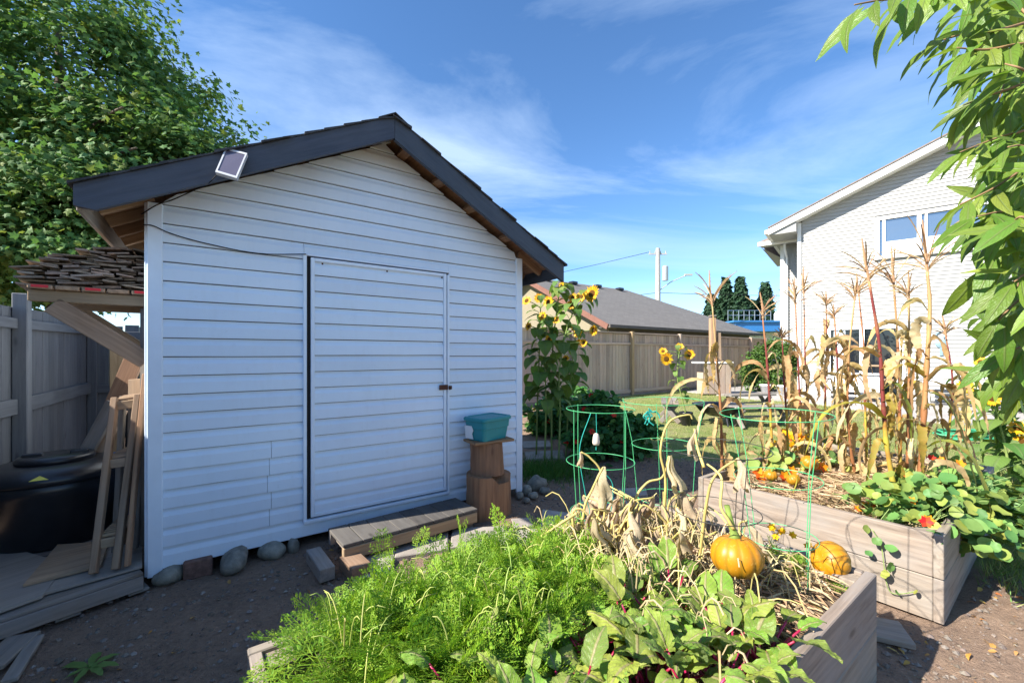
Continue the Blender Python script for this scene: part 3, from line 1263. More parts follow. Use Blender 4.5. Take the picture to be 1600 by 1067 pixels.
# rafter tails of the two eaves
for side in (0, 1):
    for k in range(9):
        o = -.03 - k * .30
        t0, t1 = (-.235, .02) if side == 0 else (3.215, SHW - .02)
        a = SW(t0, o, rooftop(t0) - .024 - .035)
        b = SW(t1, o, rooftop(t1) - .024 - .035)
        board('rafter_tail', a, b, .038, .07, TANW if side == 0 else RAWW, shed)
    te = -.262 if side == 0 else 3.242
    board('eave_board', SW(te, OF - .045, rooftop(te) - .075), SW(te, ob, rooftop(te) - .075), .022, .125, GREYW if side == 0 else FASCIA, shed)

# ------------------------------------------------------------------ solar light on the fascia
c4 = [P(353, 231.5, 2.66), P(386.5, 240.5, 2.68), P(370, 279.5, 2.55), P(336.5, 269.5, 2.53)]
nrm = (c4[1] - c4[0]).cross(c4[3] - c4[0]).normalized()
if nrm.y > 0:
    nrm = -nrm
sol = empty('solar_light', sum(c4, Vector()) / 4, 'small square solar panel in a pale frame fixed to the blue fascia', 'solar panel')
mid = sum(c4, Vector()) / 4


def inset(ps, f):
    return [mid + (p - mid) * f for p in ps]


mb = MB()
mb.prism(inset(c4, .88), -nrm * .016)
mb.build('glass', PVG, sol, )
mb = MB()
o4, i4 = c4, inset(c4, .86)
for k in range(4):
    k2 = (k + 1) % 4
    mb.prism([o4[k] + nrm * .004, o4[k2] + nrm * .004, i4[k2] + nrm * .004, i4[k] + nrm * .004], -nrm * .022)
mb.build('frame', LGREY, sol)
mb = MB()
mb.prism(inset([p - nrm * .019 for p in c4], .8), -nrm * .012)
mb.tube([mid - nrm * .03, mid - nrm * .055 + ZX * .01, mid - nrm * .12 + ZX * .03], .012, 8)
mb.build('bracket', BLACKP, sol)
cb = MB()
cb.tube(spline([c4[3] - nrm * .02, P(325, 287, 2.62), P(300, 299, 2.70), P(268, 313, 2.70), P(246, 320, 2.66), SW(-.03, .012, 2.325)], 6), .0035, 5)
tag(recentre(cb.build('solar_cable', WIREB)), 'thin black cable hanging from the solar panel to the shed corner', 'cable')
cb = MB()
cb.tube(spline([SW(-.02, .012, 2.262), SW(.03, .036, 2.258), SW(.12, .030, 2.225), SW(.30, .03, 2.19), SW(.6, .03, 2.165), SW(.905, .04, 2.20)], 6), .0035, 5)
tag(recentre(cb.build('door_cable', WIREB)), 'thin black cable sagging along the siding to the top of the shed door', 'cable')

# ------------------------------------------------------------------ charcoal fence on the left
FA, FB = Vector((-4.433, 3.8, 0)), Vector((-5.40, 5.36, 0))
FD = (FB - FA).normalized()
FN = Vector((FD.y, -FD.x, 0))         # towards the shed
if FN.dot(Vector((1, 0, 0))) < 0:
    FN = -FN
fen = empty('charcoal_fence', FA, 'charcoal stained board fence with rails running along the left behind the compost bin', 'fence')
LF = (FB - FA).length
s = -6.3
while s < LF - .02:
    w = .138
    gapk = (s > LF - .35)
    a = FA + FD * (s + w / 2)
    board('fence_board', a + ZX * .06 - FN * (.004 if int(s * 1000) % 2 else 0), a + ZX * (1.87 + .012 * math.sin(s * 2)) - FN * (.004 if int(s * 1000) % 2 else 0), w + .003, .018, SLATEF, fen, up=FN, ch=.003)
    s += w + .0005
posts = [LF, -.14, -2.5, -4.9, -7.2]
for i, s in enumerate(posts):
    a = FA + FD * s + FN * .06
    board('fence_post', a, a + ZX * (1.88 if i == 0 else 1.985), .095, .095, SLATEF, fen, up=FD, ch=.006)
for i in range(len(posts) - 1):
    for z, h in ((1.72, .088), (1.0, .135), (.22, .09)):
        a = FA + FD * (posts[i + 1] + .05) + FN * .034
        b = FA + FD * (posts[i] - .05) + FN * .034
        board('fence_rail', a + ZX * z, b + ZX * (z + (.03 if i == 0 else 0)), .038, h, SLATEF, fen)
fen2 = empty('charcoal_gate_panel', FB, 'narrow charcoal fence panel with a bright slit at the far left corner', 'fence')
s = .06
for k, w in enumerate((.15, .13, .14, .14, .14)):
    a = FB + UX * (s + w / 2)
    board('fence_board', a + ZX * .06, a + ZX * (1.84 - .02 * (k % 2)), w, .018, SLATEF, fen2, up=VX, ch=.003)
    s += w + (.022 if k == 1 else .002)
for z in (1.70, 1.01):
    board('fence_rail', FB + UX * .05 - VX * .03 + ZX * z, FB + UX * .74 - VX * .03 + ZX * z, .036, .10, SLATEF, fen2)

# ------------------------------------------------------------------ brown board fence along the back
VF = 8.23
bf = empty('board_fence', UV(10.17, VF, .25), 'weathered brown board fence with tan posts below the grey roof', 'fence')


def fz(u):
    p = UV(u, VF)
    return float(gz(p.x, p.y))


u = -.2
while u < 18.6:
    w = .135 + random.uniform(-.004, .004)
    if u < 1.0 or u > 4.6:
        zb = fz(u)
        p = UV(u + w / 2, VF + random.uniform(-.003, .003))
        zt = 2.105 + .01 * math.sin(u)
        board('fence_board', p + ZX * (zb + .03), p + ZX * 1.74, w - .005, .018, TANF, bf, up=VX, ch=.002)
        p2 = UV(u + w / 2, VF + .004)
        board('upper_board', p2 + ZX * 1.80, p2 + ZX * (zt - .045), w - .005, .018, TANF, bf, up=VX, ch=.002)
    u += w
pu = [-.2, 5.35, 7.76, 10.17, 12.6, 15.0, 17.4, 18.65]
for k, u in enumerate(pu):
    p = UV(u, VF - .06)
    board('fence_post', p + ZX * fz(u), p + ZX * 2.13, .10, .10, POSTF if k in (3, ) else TANF, bf, up=VX, ch=.006)
for a, b in zip(pu[1:-1], pu[2:]):
    for z, h, o in ((1.77, .055, -.035), (2.085, .04, -.02), (fz(a) + .13, .09, -.03)):
        board('fence_rail', UV(a + .05, VF + o, z), UV(b - .05, VF + o, z), .04 if z < 2 else .10, h, TANF, bf)
board('base_board', UV(5.4, VF - .025, .19), UV(18.6, VF - .025, .27), .04, .16, GREYW, bf)

# ------------------------------------------------------------------ neighbouring house with a grey roof
nh = empty('grey_roofed_house', UV(15, 13, .2), 'low neighbouring house with a long grey shingle roof beyond the board fence', 'house')


def uvpoly(name, pts, mat, parent, eu, ev, thick=None):
    """flat polygon with a UV map in metres along eu / ev"""
    me = bpy.data.meshes.new(name)
    me.from_pydata([tuple(p) for p in pts], [], [tuple(range(len(pts)))])
    l = me.uv_layers.new(name='UVMap')
    for lp in me.loops:
        q = Vector(pts[lp.vertex_index]) - Vector(pts[0])
        l.data[lp.index].uv = (q.dot(eu), q.dot(ev))
    me.update()
    return obj(name, me, mat, parent)


EV, RV, EZ, RZ, UL, URt, URr = 9.9, 14.9, 2.46, 4.90, 11.06, 22.4, 18.1
sl = (VX * (RV - EV) + ZX * (RZ - EZ)).normalized()
uvpoly('roof', [UV(UL, EV, EZ), UV(URt, EV, EZ), UV(URr, RV, RZ), UV(UL, RV, RZ)], ROOFG, nh, UX, sl)
sl2 = (-VX * (RV - EV) + ZX * (RZ - EZ)).normalized()
uvpoly('roof', [UV(URt, 2 * RV - EV, EZ), UV(UL, 2 * RV - EV, EZ), UV(UL, RV, RZ), UV(URr, RV, RZ)], ROOFG, nh, -UX, sl2)
uvpoly('roof', [UV(URt, EV, EZ), UV(URt, 2 * RV - EV, EZ), UV(URr, RV, RZ)], ROOFG, nh, VX, (-UX * (URt - URr) + ZX * (RZ - EZ)).normalized())
mb = MB()
mb.prism([UV(UL + .45, EV + .45, .1), UV(UL + .45, 2 * RV - EV - .45, .1), UV(UL + .45, 2 * RV - EV - .45, 2.50), UV(UL + .45, RV, RZ - .12), UV(UL + .45, EV + .45, 2.50)], UX * .1)
mb.build('gable_wall', CREAM, nh)
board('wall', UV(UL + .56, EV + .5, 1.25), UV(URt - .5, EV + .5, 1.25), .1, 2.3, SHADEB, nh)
for k in range(7):
    board('vent_strip', UV(11.9 + k * 1.5, EV + .435, 2.20), UV(12.75 + k * 1.5, EV + .435, 2.20), .03, .11, BLACKP, nh)
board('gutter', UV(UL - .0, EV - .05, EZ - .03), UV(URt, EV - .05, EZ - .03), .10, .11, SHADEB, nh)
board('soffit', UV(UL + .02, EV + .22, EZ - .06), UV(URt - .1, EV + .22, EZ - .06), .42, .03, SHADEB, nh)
for sgn in (0, 1):
    va = EV if sgn == 0 else 2 * RV - EV
    board('rake_board', UV(UL - .02, va, EZ - .06), UV(UL - .02, RV, RZ - .06), .04, .20, MAROON, nh)
board('rake_soffit', UV(UL + .22, EV, EZ - .10), UV(UL + .22, RV, RZ - .10), .42, .02, CREAM, nh)
for k in range(4):
    mb = MB()
    mb.box(UV(12.3 + k * 1.65, RV - .25, RZ - .06), (.35, .3, .13), UX, VX, ZX, ch=.02)
    mb.build('roof_vent', BLACKP, nh)

# ------------------------------------------------------------------ white two-storey house
HC = Vector((8.47, 12.45, 0))
HDv = Vector((.779, -.627, 0)).normalized()
HN = Vector((-.627, -.779, 0)).normalized()
HB = .28


def H(s_, o, z):
    return HC + HDv * s_ + HN * o + ZX * z


wh = empty('white_house', H(3, 0, HB), 'tall white house with lapped siding, gable roof and wide upper window', 'house')
PKS, PKZ, HSL = 4.6, 7.45, .42


def hroof(s_):
    return PKZ - HSL * abs(s_ - PKS)


HW = 9.3
mb = MB()
mb.prism([H(0, -.02, HB - .1), H(HW, -.02, HB - .1), H(HW, -.02, hroof(HW) - .2), H(PKS, -.02, PKZ - .2), H(0, -.02, hroof(0) - .2)], -HN * 6.5)
mb.build('wall', HSIDE, wh)
OPEN = [(1.69, 4.20, 4.02, 5.13), (.70, 2.24, .30, 2.20)]
mb = MB()
z = HB
ex = .096
while z < PKZ - .2:
    d = (PKZ - .15 - z) / HSL
    s0, s1 = max(.07, PKS - d), min(HW - .07, PKS + d)
    spans = [(s0, s1)]
    for (a, b, c, d2) in OPEN:
        if z + ex > c and z < d2:
            spans = [q for sp in spans for q in ((sp[0], min(sp[1], a)), (max(sp[0], b), sp[1])) if q[1] - q[0] > .02]
    for (a, b) in spans:
        mb.add([H(a, .021, z), H(b, .021, z), H(b, .004, z + ex), H(a, .004, z + ex), H(a, -.01, z), H(b, -.01, z)], [(0, 1, 2, 3), (0, 4, 5, 1)])
    z += ex
tag(mb.build('siding', HSIDE, wh), kind='stuff')
for (s_, w) in ((.0, .10), (HW, .10)):
    board('corner_trim', H(s_, .015, HB), H(s_, .015, hroof(s_) - .2), w, .05, WHITEP, wh, up=HN)
for (sa, sb) in ((-.74, PKS - .002), (2 * PKS + .74, PKS + .002)):
    mb = MB()
    mb.prism([H(sa, .40, hroof(sa)), H(sb, .40, hroof(sb)), H(sb, .40, hroof(sb) - .19), H(sa, .40, hroof(sa) - .19)], -HN * .04)
    mb.build('rake_fascia', WHITEP, wh)
    mb = MB()
    mb.prism([H(sa, .43, hroof(sa) + .035), H(sb, .43, hroof(sb) + .035), H(sb, .43, hroof(sb) + .004), H(sa, .43, hroof(sa) + .004)], -HN * 7)
    mb.build('roof', ROOFB, wh)
    mb = MB()
    mb.prism([H(sa + (.05 if sa < PKS else -.05), .36, hroof(sa) - .16), H(sb, .36, hroof(sb) - .16), H(sb, .36, hroof(sb) - .175), H(sa, .36, hroof(sa) - .175)], -HN * .36)
    mb.build('soffit', WHITEP, wh)
# boxed eave return at the left
mb = MB()
mb.prism([H(-.72, .34, hroof(-.72) - .17), H(-.05, .34, hroof(-.05) - .18), H(-.05, .34, hroof(-.72) - .20), H(-.72, .34, hroof(-.72) - .20)], -HN * 6)
mb.build('eave_box', HSIDE, wh)
board('gutter', H(-.78, .40, hroof(-.74) - .10), H(-.78, -6, hroof(-.74) - .10), .10, .12, WHITEP, wh)
# upper window


def hbar(name, s0, z0, s1, z1, o, depth, across, mat, parent):
    return board(name, H(s0, o, z0), H(s1, o, z1), across, depth, mat, parent, up=HN, ch=.003)


def hwindow(s0, s1, z0, z1, mull, name, glass=None):
    mbw = MB()
    mbw.box(H((s0 + s1) / 2, -.012, (z0 + z1) / 2), (s1 - s0, .012, z1 - z0), HDv, HN, ZX)
    pane = mbw.build(name, glass or WINDG, wh)
    e = .09
    hbar('frame', s0 - e / 2, z0 - e, s0 - e / 2, z1 + e, .03, .06, e, WHITEP, pane)
    hbar('frame', s1 + e / 2, z0 - e, s1 + e / 2, z1 + e, .03, .06, e, WHITEP, pane)
    hbar('frame', s0, z1 + e / 2, s1, z1 + e / 2, .03, .06, e, WHITEP, pane)
    hbar('sill', s0 - .02, z0 - e / 2, s1 + .02, z0 - e / 2, .04, .09, e, WHITEP, pane)
    for m, w in mull:
        hbar('mullion', m, z0, m, z1, .02, .05, w, WHITEP, pane)
    return pane


w1 = hwindow(1.78, 4.11, 4.08, 5.04, ((1.87, .06), (2.55, .08), (2.68, .05), (3.45, .08)), 'window')
hbar('blind', 1.90, 4.265, 2.51, 4.265, .003, .012, .37, BLIND, w1)
hbar('blind', 2.71, 4.265, 3.41, 4.265, .003, .012, .37, BLIND, w1)
hbar('blind', 3.49, 4.265, 4.10, 4.265, .003, .012, .37, BLIND, w1)
hbar('window_rail', 1.90, 4.09, 4.10, 4.09, .012, .03, .035, WHITEP, w1)
w2 = hwindow(.74, 2.20, .36, 2.14, ((1.42, .11), (2.16, .07)), 'patio_door', WINDD)
cu = MB()
pts = []
for i in range(25):
    x = .78 + .26 * i / 24
    pts.append((x, .012 + .012 * math.sin(i * 1.5)))
top, bot = [], []
for x, o in pts:
    top.append(H(x + .03, o, 2.12))
    bot.append(H(x + (.10 if x < .9 else -.02) * 0 + .0, o, .40))
n = len(pts)
cu.add(top + bot, [(i, i + 1, n + i + 1, n + i) for i in range(n - 1)])
cu.build('curtain', CURT, w2, sm=True)
hbar('screen_rail', 1.45, 1.15, 2.12, 1.15, .012, .03, .05, TANW, w2)
hbar('screen_rail', 1.45, .78, 2.12, .78, .012, .03, .05, TANW, w2)
# rear wing
mb = MB()
mb.prism([H(-.55, -1.2, HB - .1), H(.2, -1.2, HB - .1), H(.2, -1.2, 5.05), H(-.55, -1.2, 5.05)], -HN * 4.5)
mb.build('wing_wall', HSIDE, wh)
mb = MB()
z = HB
while z < 5.0:
    mb.add([H(-.49, -1.18, z), H(.1, -1.18, z), H(.1, -1.195, z + ex), H(-.49, -1.195, z + ex)], [(0, 1, 2, 3)])
    z += ex
tag(mb.build('wing_siding', HSIDE, wh), kind='stuff')
board('corner_trim', H(-.55, -1.19, HB), H(-.55, -1.19, 5.0), .12, .05, WHITEP, wh, up=HN)
board('wing_gutter', H(-1.18, -.72, 5.02), H(.05, -.72, 5.02), .10, .13, WHITEP, wh)
mb = MB()
mb.add([H(-1.15, -.70, 5.10), H(.06, -.70, 5.10), H(.06, -2.6, 5.95), H(-.3, -2.6, 5.95), H(-1.15, -5.5, 5.10), H(-.3, -5.5, 5.95)], [(0, 1, 2, 3), (0, 3, 5, 4)])
mb.build('wing_roof', ROOFB, wh)
mb = MB()
mb.add([H(-1.14, -.74, 5.0), H(.04, -.74, 5.0), H(.04, -1.2, 5.0), H(-1.14, -1.2, 5.0), H(-.55, -5, 5), H(-1.14, -5, 5)], [(3, 2, 1, 0), (3, 5, 4)])
mb.build('wing_soffit', HSIDE, wh)
mb = MB()
mb.tube([H(-.45, -.80, 4.95), H(-.45, -.85, 4.80), H(-.42, -1.12, 4.55), H(-.42, -1.12, .4)], .035, 8)
mb.build('downspout', WHITEP, wh)
board('wall_base', H(.02, .006, HB - .01), H(.66, .006, HB - .01), .03, .12, SLABC, wh)
# wall ornament right of the patio door
orn = empty('wall_ornament', H(2.95, .03, 1.8), 'blue-grey metal ornament hanging on the white siding right of the patio door', 'ornament')
mb = MB()
mb.lathe([(.0, -.012), (.10, -.008), (.11, 0), (.10, .008), (0, .012)], 14)
me = mesh('plate', mb.v, mb.f, True)
o = obj('plate', me, plain('blue_grey_metal', (.20, .30, .35), .5, .5), orn, M=Matrix.Translation(H(2.95, .035, 1.72)) @ HN.to_track_quat('Z', 'Y').to_matrix().to_4x4())
mb = MB()
mb.tube(spline([H(2.90, .04, 1.84), H(2.86, .04, 1.95), H(2.95, .04, 2.02), H(3.03, .04, 1.95), H(2.99, .04, 1.86)], 5), .015, 6)
mb.build('hook', MATS['blue_grey_metal'], orn)
mb = MB()
mb.box(H(2.95, .035, 1.52), (.06, .02, .20), HDv, HN, ZX, ch=.005)
mb.build('pendant', MATS['blue_grey_metal'], orn)

# ------------------------------------------------------------------ patio
pp = [(1072, 611), (1180, 622.5), (1251, 626), (1306, 634), (1416, 650), (1477, 660), (1535, 661), (1640, 664)]
front = [Gs(x, y, .035) for x, y in pp]
back = [H(9, .03, 0), H(4, .03, 0), H(0, .03, 0), H(-.6, -1.15, 0), UV(16.8, VF - .35, 0), UV(13.0, VF - .3, 0)]
for q in back:
    q.z = float(gz(q.x, q.y)) + .035
mb = MB()
poly = front + back
n = len(poly)
mb.v = [tuple(p) for p in poly] + [(p.x, p.y, p.z - .09) for p in poly]
mb.f = [tuple(range(n))] + [(i, n + i, n + (i + 1) % n, (i + 1) % n) for i in range(n)]
tag(mb.build('patio', SLABC), kind='structure')

# ------------------------------------------------------------------ utility pole and lines
UPp = P(1028, 388, 40)
up = empty('utility_pole', (UPp.x, 40, 0), 'tall grey wooden utility pole with transformer and streetlight arm above the roof', 'utility pole')
ut = UPp.z
POLEM = plain('bleached_pole', (.42, .41, .40), .8, .2, mottle=.15)
mb = MB()
mb.tube([(UPp.x, 40, 0), (UPp.x, 40, ut * .5), (UPp.x, 40, ut)], [.30, .25, .19], 10)
mb.build('pole', POLEM, up)
mb = MB()
mb.bar((UPp.x - .85, 40, ut - .55), (UPp.x + .85, 40, ut - .55), .10, .12)
for k in (-.75, -.25, .25, .75):
    mb.tube([(UPp.x + k, 40, ut - .5), (UPp.x + k, 40, ut - .25)], [.05, .03], 6)
mb.build('crossarm', POLEM, up)
mb = MB()
mb.lathe([(0, 0), (.27, 0), (.27, 1.3), (.2, 1.4), (0, 1.42)], 12, (UPp.x + .62, 39.8, ut - 3.1))
mb.build('transformer', plain('transformer_grey', (.34, .37, .40), .5, .4), up)
mb = MB()
mb.tube([(UPp.x, 40, ut - 4.1), (UPp.x + 1.2, 39.9, ut - 3.2), (UPp.x + 2.6, 39.8, ut - 2.6)], .05, 6)
mb.box((UPp.x + 2.8, 39.8, ut - 2.55), (.7, .25, .14))
mb.build('lamp_arm', POLEM, up)


def wire(a, b, sag, label):
    mbx = MB()
    a, b = Vector(a), Vector(b)
    mbx.tube([a.lerp(b, i / 12) - ZX * sag * 4 * (i / 12) * (1 - i / 12) for i in range(13)], .022, 4)
    tag(recentre(mbx.build('power_line', WIREB)), label, 'power line', 'overhead power lines')


pt = Vector((UPp.x, 40, 0))
wire(pt + ZX * (ut - 4.2), (44, 44, 7.9), .3, 'overhead power line running from the utility pole to the right')
wire(pt + ZX * (ut - 4.2), (-30, 52, 6.2), .8, 'overhead power line running from the utility pole down to the left')
wire(pt + ZX * (ut - .35) + Vector((-.75, 0, 0)), (-40, 70, 8), 1.2, 'overhead power line from the crossarm tip, thinnest of the lines on the left')

# ------------------------------------------------------------------ far building with a blue roof
bb = empty('blue_roofed_building', P(1185, 520, 46), 'distant flat building with a bright blue roof edge and rooftop rails', 'building')
a, b = P(1122, 505, 46), P(1240, 505, 44)
board('wall', Vector((a.x, 47, 1.85)), Vector((b.x, 47, 1.85)), 5, 3.85, plain('pale_wall', (.55, .54, .52), .8), bb)
board('roof', Vector((a.x, 45.9, 4.25)), Vector((b.x, 45.9, 4.25)), 7, .9, BLUER, bb)
board('roof_cap', Vector((a.x - .3, 45.9, 4.78)), Vector((b.x, 45.9, 4.78)), 7.4, .16, BLUER, bb)
for k in range(9):
    x = a.x - .2 + k * .55
    mb = MB()
    mb.tube([(x, 43.5, 4.9), (x, 43.5, 6.0)], .04, 5)
    mb.build('rail_post', STEEL, bb)
for z in (5.5, 6.0):
    mb = MB()
    mb.tube([(a.x - .2, 43.5, z), (a.x + 4.2, 43.5, z)], .035, 5)
    mb.build('rail', STEEL, bb)
mb = MB()
mb.lathe([(0, 0), (.45, 0), (.45, .8), (.3, 1.0), (0, 1.02)], 12, (P(1217, 480, 45).x, 45, 5.0))
mb.build('roof_tank', WHITEP, bb)
# ------------------------------------------------------------------ pixel helpers on the shed's planes
def PV(px, py, v):
    r = (px - 800) / FOC
    return P(px, py, v / (.8155 - .5787 * r))


def rock(name, c, size, seed, mat, label=None, cat='stone', group=None, parent=None, flat=.75, nu=12, nv=8):
    r = random.Random(seed)
    ph = [(r.uniform(0, 6), r.uniform(0, 6), r.uniform(.6, 2.4), r.uniform(.04, .13)) for _ in range(7)]
    v = []
    f = []
    for i in range(nv + 1):
        th = math.pi * i / nv
        for k in range(nu):
            a = 2 * math.pi * k / nu
            d = Vector((math.sin(th) * math.cos(a), math.sin(th) * math.sin(a), math.cos(th)))
            q = 1.0
            for (p1, p2, fr, am) in ph:
                q += am * math.sin(fr * 2 * d.x + p1) * math.cos(fr * 2 * d.y + p2 + d.z)
            e = 1.0 / max(abs(d.x) ** 2.6 + abs(d.y) ** 2.6 + abs(d.z) ** 2.6, .2) ** (1 / 2.6)
            q *= .65 + .35 * e
            v.append((d.x * q * size[0] / 2, d.y * q * size[1] / 2, d.z * q * size[2] / 2))
    for i in range(nv):
        for k in range(nu):
            f.append((i * nu + k, (i + 1) * nu + k, (i + 1) * nu + (k + 1) % nu, i * nu + (k + 1) % nu))
    me = mesh(name, v, f, True)
    o = obj(name, me, mat, parent, M=Matrix.Translation(Vector(c)) @ Matrix.Rotation(r.uniform(0, 6), 4, 'Z'))
    if label:
        tag(o, label, cat, group)
    return o


# foundation stones under the shed front
def wall_t(px):
    r = (px - 800) / FOC
    return (r * 2.667 + 2.30) / (.8155 - .5787 * r)


GS = 'loose stones along the foot of the shed'
t = wall_t(262)
rock('foundation_stone', SW(t, .02, .035), (.17, .15, .13), 3, STONE, 'rounded tan stone under the shed corner beside the pallet', 'stone', GS)
t = wall_t(310)
mb = MB()
mb.box((0, 0, 0), (.155, .10, .12), ch=.008)
me = mesh('brick_block', mb.v, mb.f)
tag(obj('brick_block', me, BRICKM, None, M=Matrix.Translation(SW(t, .01, .045)) @ Matrix.Rotation(math.radians(33), 4, 'Z')), 'dull red brick block between two stones under the shed wall', 'brick')
rock('foundation_stone', SW(wall_t(367), .04, .045), (.30, .17, .14), 8, STONE, 'large flat grey-green stone under the shed wall, right of the brick', 'stone', GS)
rock('foundation_stone', SW(wall_t(425), .03, .045), (.22, .16, .13), 12, STONE, 'grey stone under the shed wall, second to the right of the brick', 'stone', GS)
rock('foundation_stone', SW(wall_t(457), .03, .035), (.075, .09, .12), 15, STONE, 'small upright dark stone nearest the step under the shed wall', 'stone', GS)
for i, (px, py, sx, sz, lab) in enumerate(((824, 768, .13, .10, 'small grey stone at the right foot of the shed corner'), (838, 760, .24, .15, 'largest grey stone of the little heap at the shed corner'),
                                           (812, 776, .09, .08, 'small round pale stone in front of the shed corner heap'), (851, 768, .12, .08, 'low flat stone on the right of the corner heap'),
                                           (833, 775, .10, .07, 'small dark stone in the middle of the corner heap'), (822, 781, .08, .05, 'smallest pebble-like stone in front of the corner heap'))):
    p = G(px, py + 3, 0)
    rock('corner_stone', (p.x, p.y, sz * .36), (sx, sx * .8, sz), 20 + i, STONE, lab, 'stone', 'stone heap at the right shed corner')

# ------------------------------------------------------------------ step in front of the door
st = empty('door_step', SW(1.45, .42, 0), 'low wooden step with a dark plank top in front of the shed door', 'step')
sa, sb = SW(1.03, .17, 0), SW(2.12, .11, 0)
sd = (sb - sa).normalized()
so = Vector((sd.y, -sd.x, 0))
sw_, sh_ = .36, .155
ln = (sb - sa).length
DECKG = wood('dark_step_plank', (.105, .098, .092), (.065, .06, .056), vary=.2, weather=(.14, .13, .12), wamt=.5)
for k in range(8):
    a = sa + sd * (ln * (k + .5) / 8)
    board('plank', a + ZX * sh_, a + so * (sw_ - .005) + ZX * sh_, ln / 8 - .004, .022, DECKG, st, ch=.003)
for o_, m_, hh in ((.02, GREYW, .09), (sw_ - .022, TANW, .085)):
    board('joist', sa + sd * .005 + so * o_ + ZX * (sh_ - .058), sb - sd * .005 + so * o_ + ZX * (sh_ - .058), .042, hh, m_, st)
for k in (0.06, .5, .94):
    board('cleat', sa + sd * ln * k + so * .045 + ZX * (sh_ - .05), sa + sd * ln * k + so * (sw_ - .047) + ZX * (sh_ - .05), .04, .07, GREYW, st)
for k in (.30, .62, .93):
    a = sa + sd * ln * k + so * (sw_ - .10)
    mb = MB()
    mb.box(a + ZX * .026, (.10, .13, .06), sd, so, ZX, ch=.004)
    mb.build('foot_block', GREYW, st)
a = sa + sd * .02 + so * .10 - sd * .14
tag(board('timber_block', a + ZX * .042 - so * .02, a + so * .34 + ZX * .042, .095, .085, GREYW), 'dark grey timber block on the ground at the left end of the step', 'timber')
a2 = sa + sd * .05 + so * .33
tag(board('timber_block', a2 + ZX * .043, a2 + so * .22 + sd * .01 + ZX * .043, .13, .086, TANW), 'sunlit sawn timber block under the front left corner of the step', 'timber')

# ------------------------------------------------------------------ stumps with the storage bin
sp = Vector((-.222, 3.84, 0))


def log(name, c, r, h, seed, parent=None, notch=None, lean=(0, 0), sx=1.0, n=20, rings=6, taper=.1):
    rr = random.Random(seed)
    ph = [rr.uniform(0, 6) for _ in range(5)]
    v = []
    f = []
    for i in range(rings + 1):
        t = i / rings
        for k in range(n):
            a = 2 * math.pi * k / n
            q = r * (1 + .06 * math.sin(2 * a + ph[0]) + .05 * math.sin(3 * a + ph[1]) + .025 * math.sin(7 * a + ph[2]) + rr.uniform(-.012, .012)) * (1 + taper * (1 - t) ** 2)
            z = h * t
            if notch and i == rings:
                d = abs((a - notch[0] + math.pi) % (2 * math.pi) - math.pi)
                if d < notch[1]:
                    z -= notch[2] * math.cos(d / notch[1] * math.pi / 2)
            v.append((q * math.cos(a) * sx + lean[0] * t, q * math.sin(a) + lean[1] * t, z))
    v.append((lean[0], lean[1], h))
    for i in range(rings):
        for k in range(n):
            f.append((i * n + k, i * n + (k + 1) % n, (i + 1) * n + (k + 1) % n, (i + 1) * n + k))
    for k in range(n):
        f.append((rings * n + k, rings * n + (k + 1) % n, len(v) - 1))
    f.append(tuple(range(n - 1, -1, -1)))
    # grain upright: rotate so local X is up
    me = mesh(name, v, f)
    R = Matrix.Rotation(math.radians(90), 4, 'Y')
    me.transform(R)
    return obj(name, me, STUMPW, parent, M=Matrix.Translation(Vector(c)) @ R.inverted())


tag(log('lower_stump', sp, .185, .375, 4, notch=(-.55, .55, .14), sx=1.02, taper=.06), 'wide brown log stump with a notch in its top, under another stump', 'stump')
tag(log('upper_stump', sp + Vector((-.01, .01, .376)), .138, .285, 9, sx=1.05, lean=(-.012, 0), taper=.05), 'narrower brown log stump standing on the notched stump', 'stump')
mb = MB()
Rz = Matrix.Rotation(math.radians(35), 3, 'Z')
mb.box((0, 0, 0), (.40, .24, .022), ch=.004)
me = mesh('seat_board', mb.v, mb.f)
tag(obj('seat_board', me, STUMPW, None, M=Matrix.Translation(sp + Vector((.012, .0, .676))) @ Matrix.Rotation(math.radians(32), 4, 'Z')), 'thin brown board lying on the upper stump under the teal bin', 'board')
bn = empty('storage_bin', sp + Vector((.0, .01, .689)), 'teal plastic storage bin with a lid and torn white tape, on the stumps', 'storage bin', rz=math.radians(50))


def rrect(a, b, r, n=5):
    out = []
    for (sx, sy, a0) in ((1, 1, 0), (-1, 1, 90), (-1, -1, 180), (1, -1, 270)):
        for i in range(n + 1):
            an = math.radians(a0 + 90 * i / n)
            out.append((sx * (a - r) + r * math.cos(an), sy * (b - r) + r * math.sin(an)))
    return out


def loft(rings):
    v = []
    f = []
    n = len(rings[0])
    for q in rings:
        v += q
    for i in range(len(rings) - 1):
        for k in range(n):
            f.append((i * n + k, i * n + (k + 1) % n, (i + 1) * n + (k + 1) % n, (i + 1) * n + k))
    f.append(tuple(range(n - 1, -1, -1)))
    f.append(tuple((len(rings) - 1) * n + k for k in range(n)))
    return v, f


def ring(a, b, r, z, n=5):
    return [(x, y, z) for x, y in rrect(a, b, r, n)]


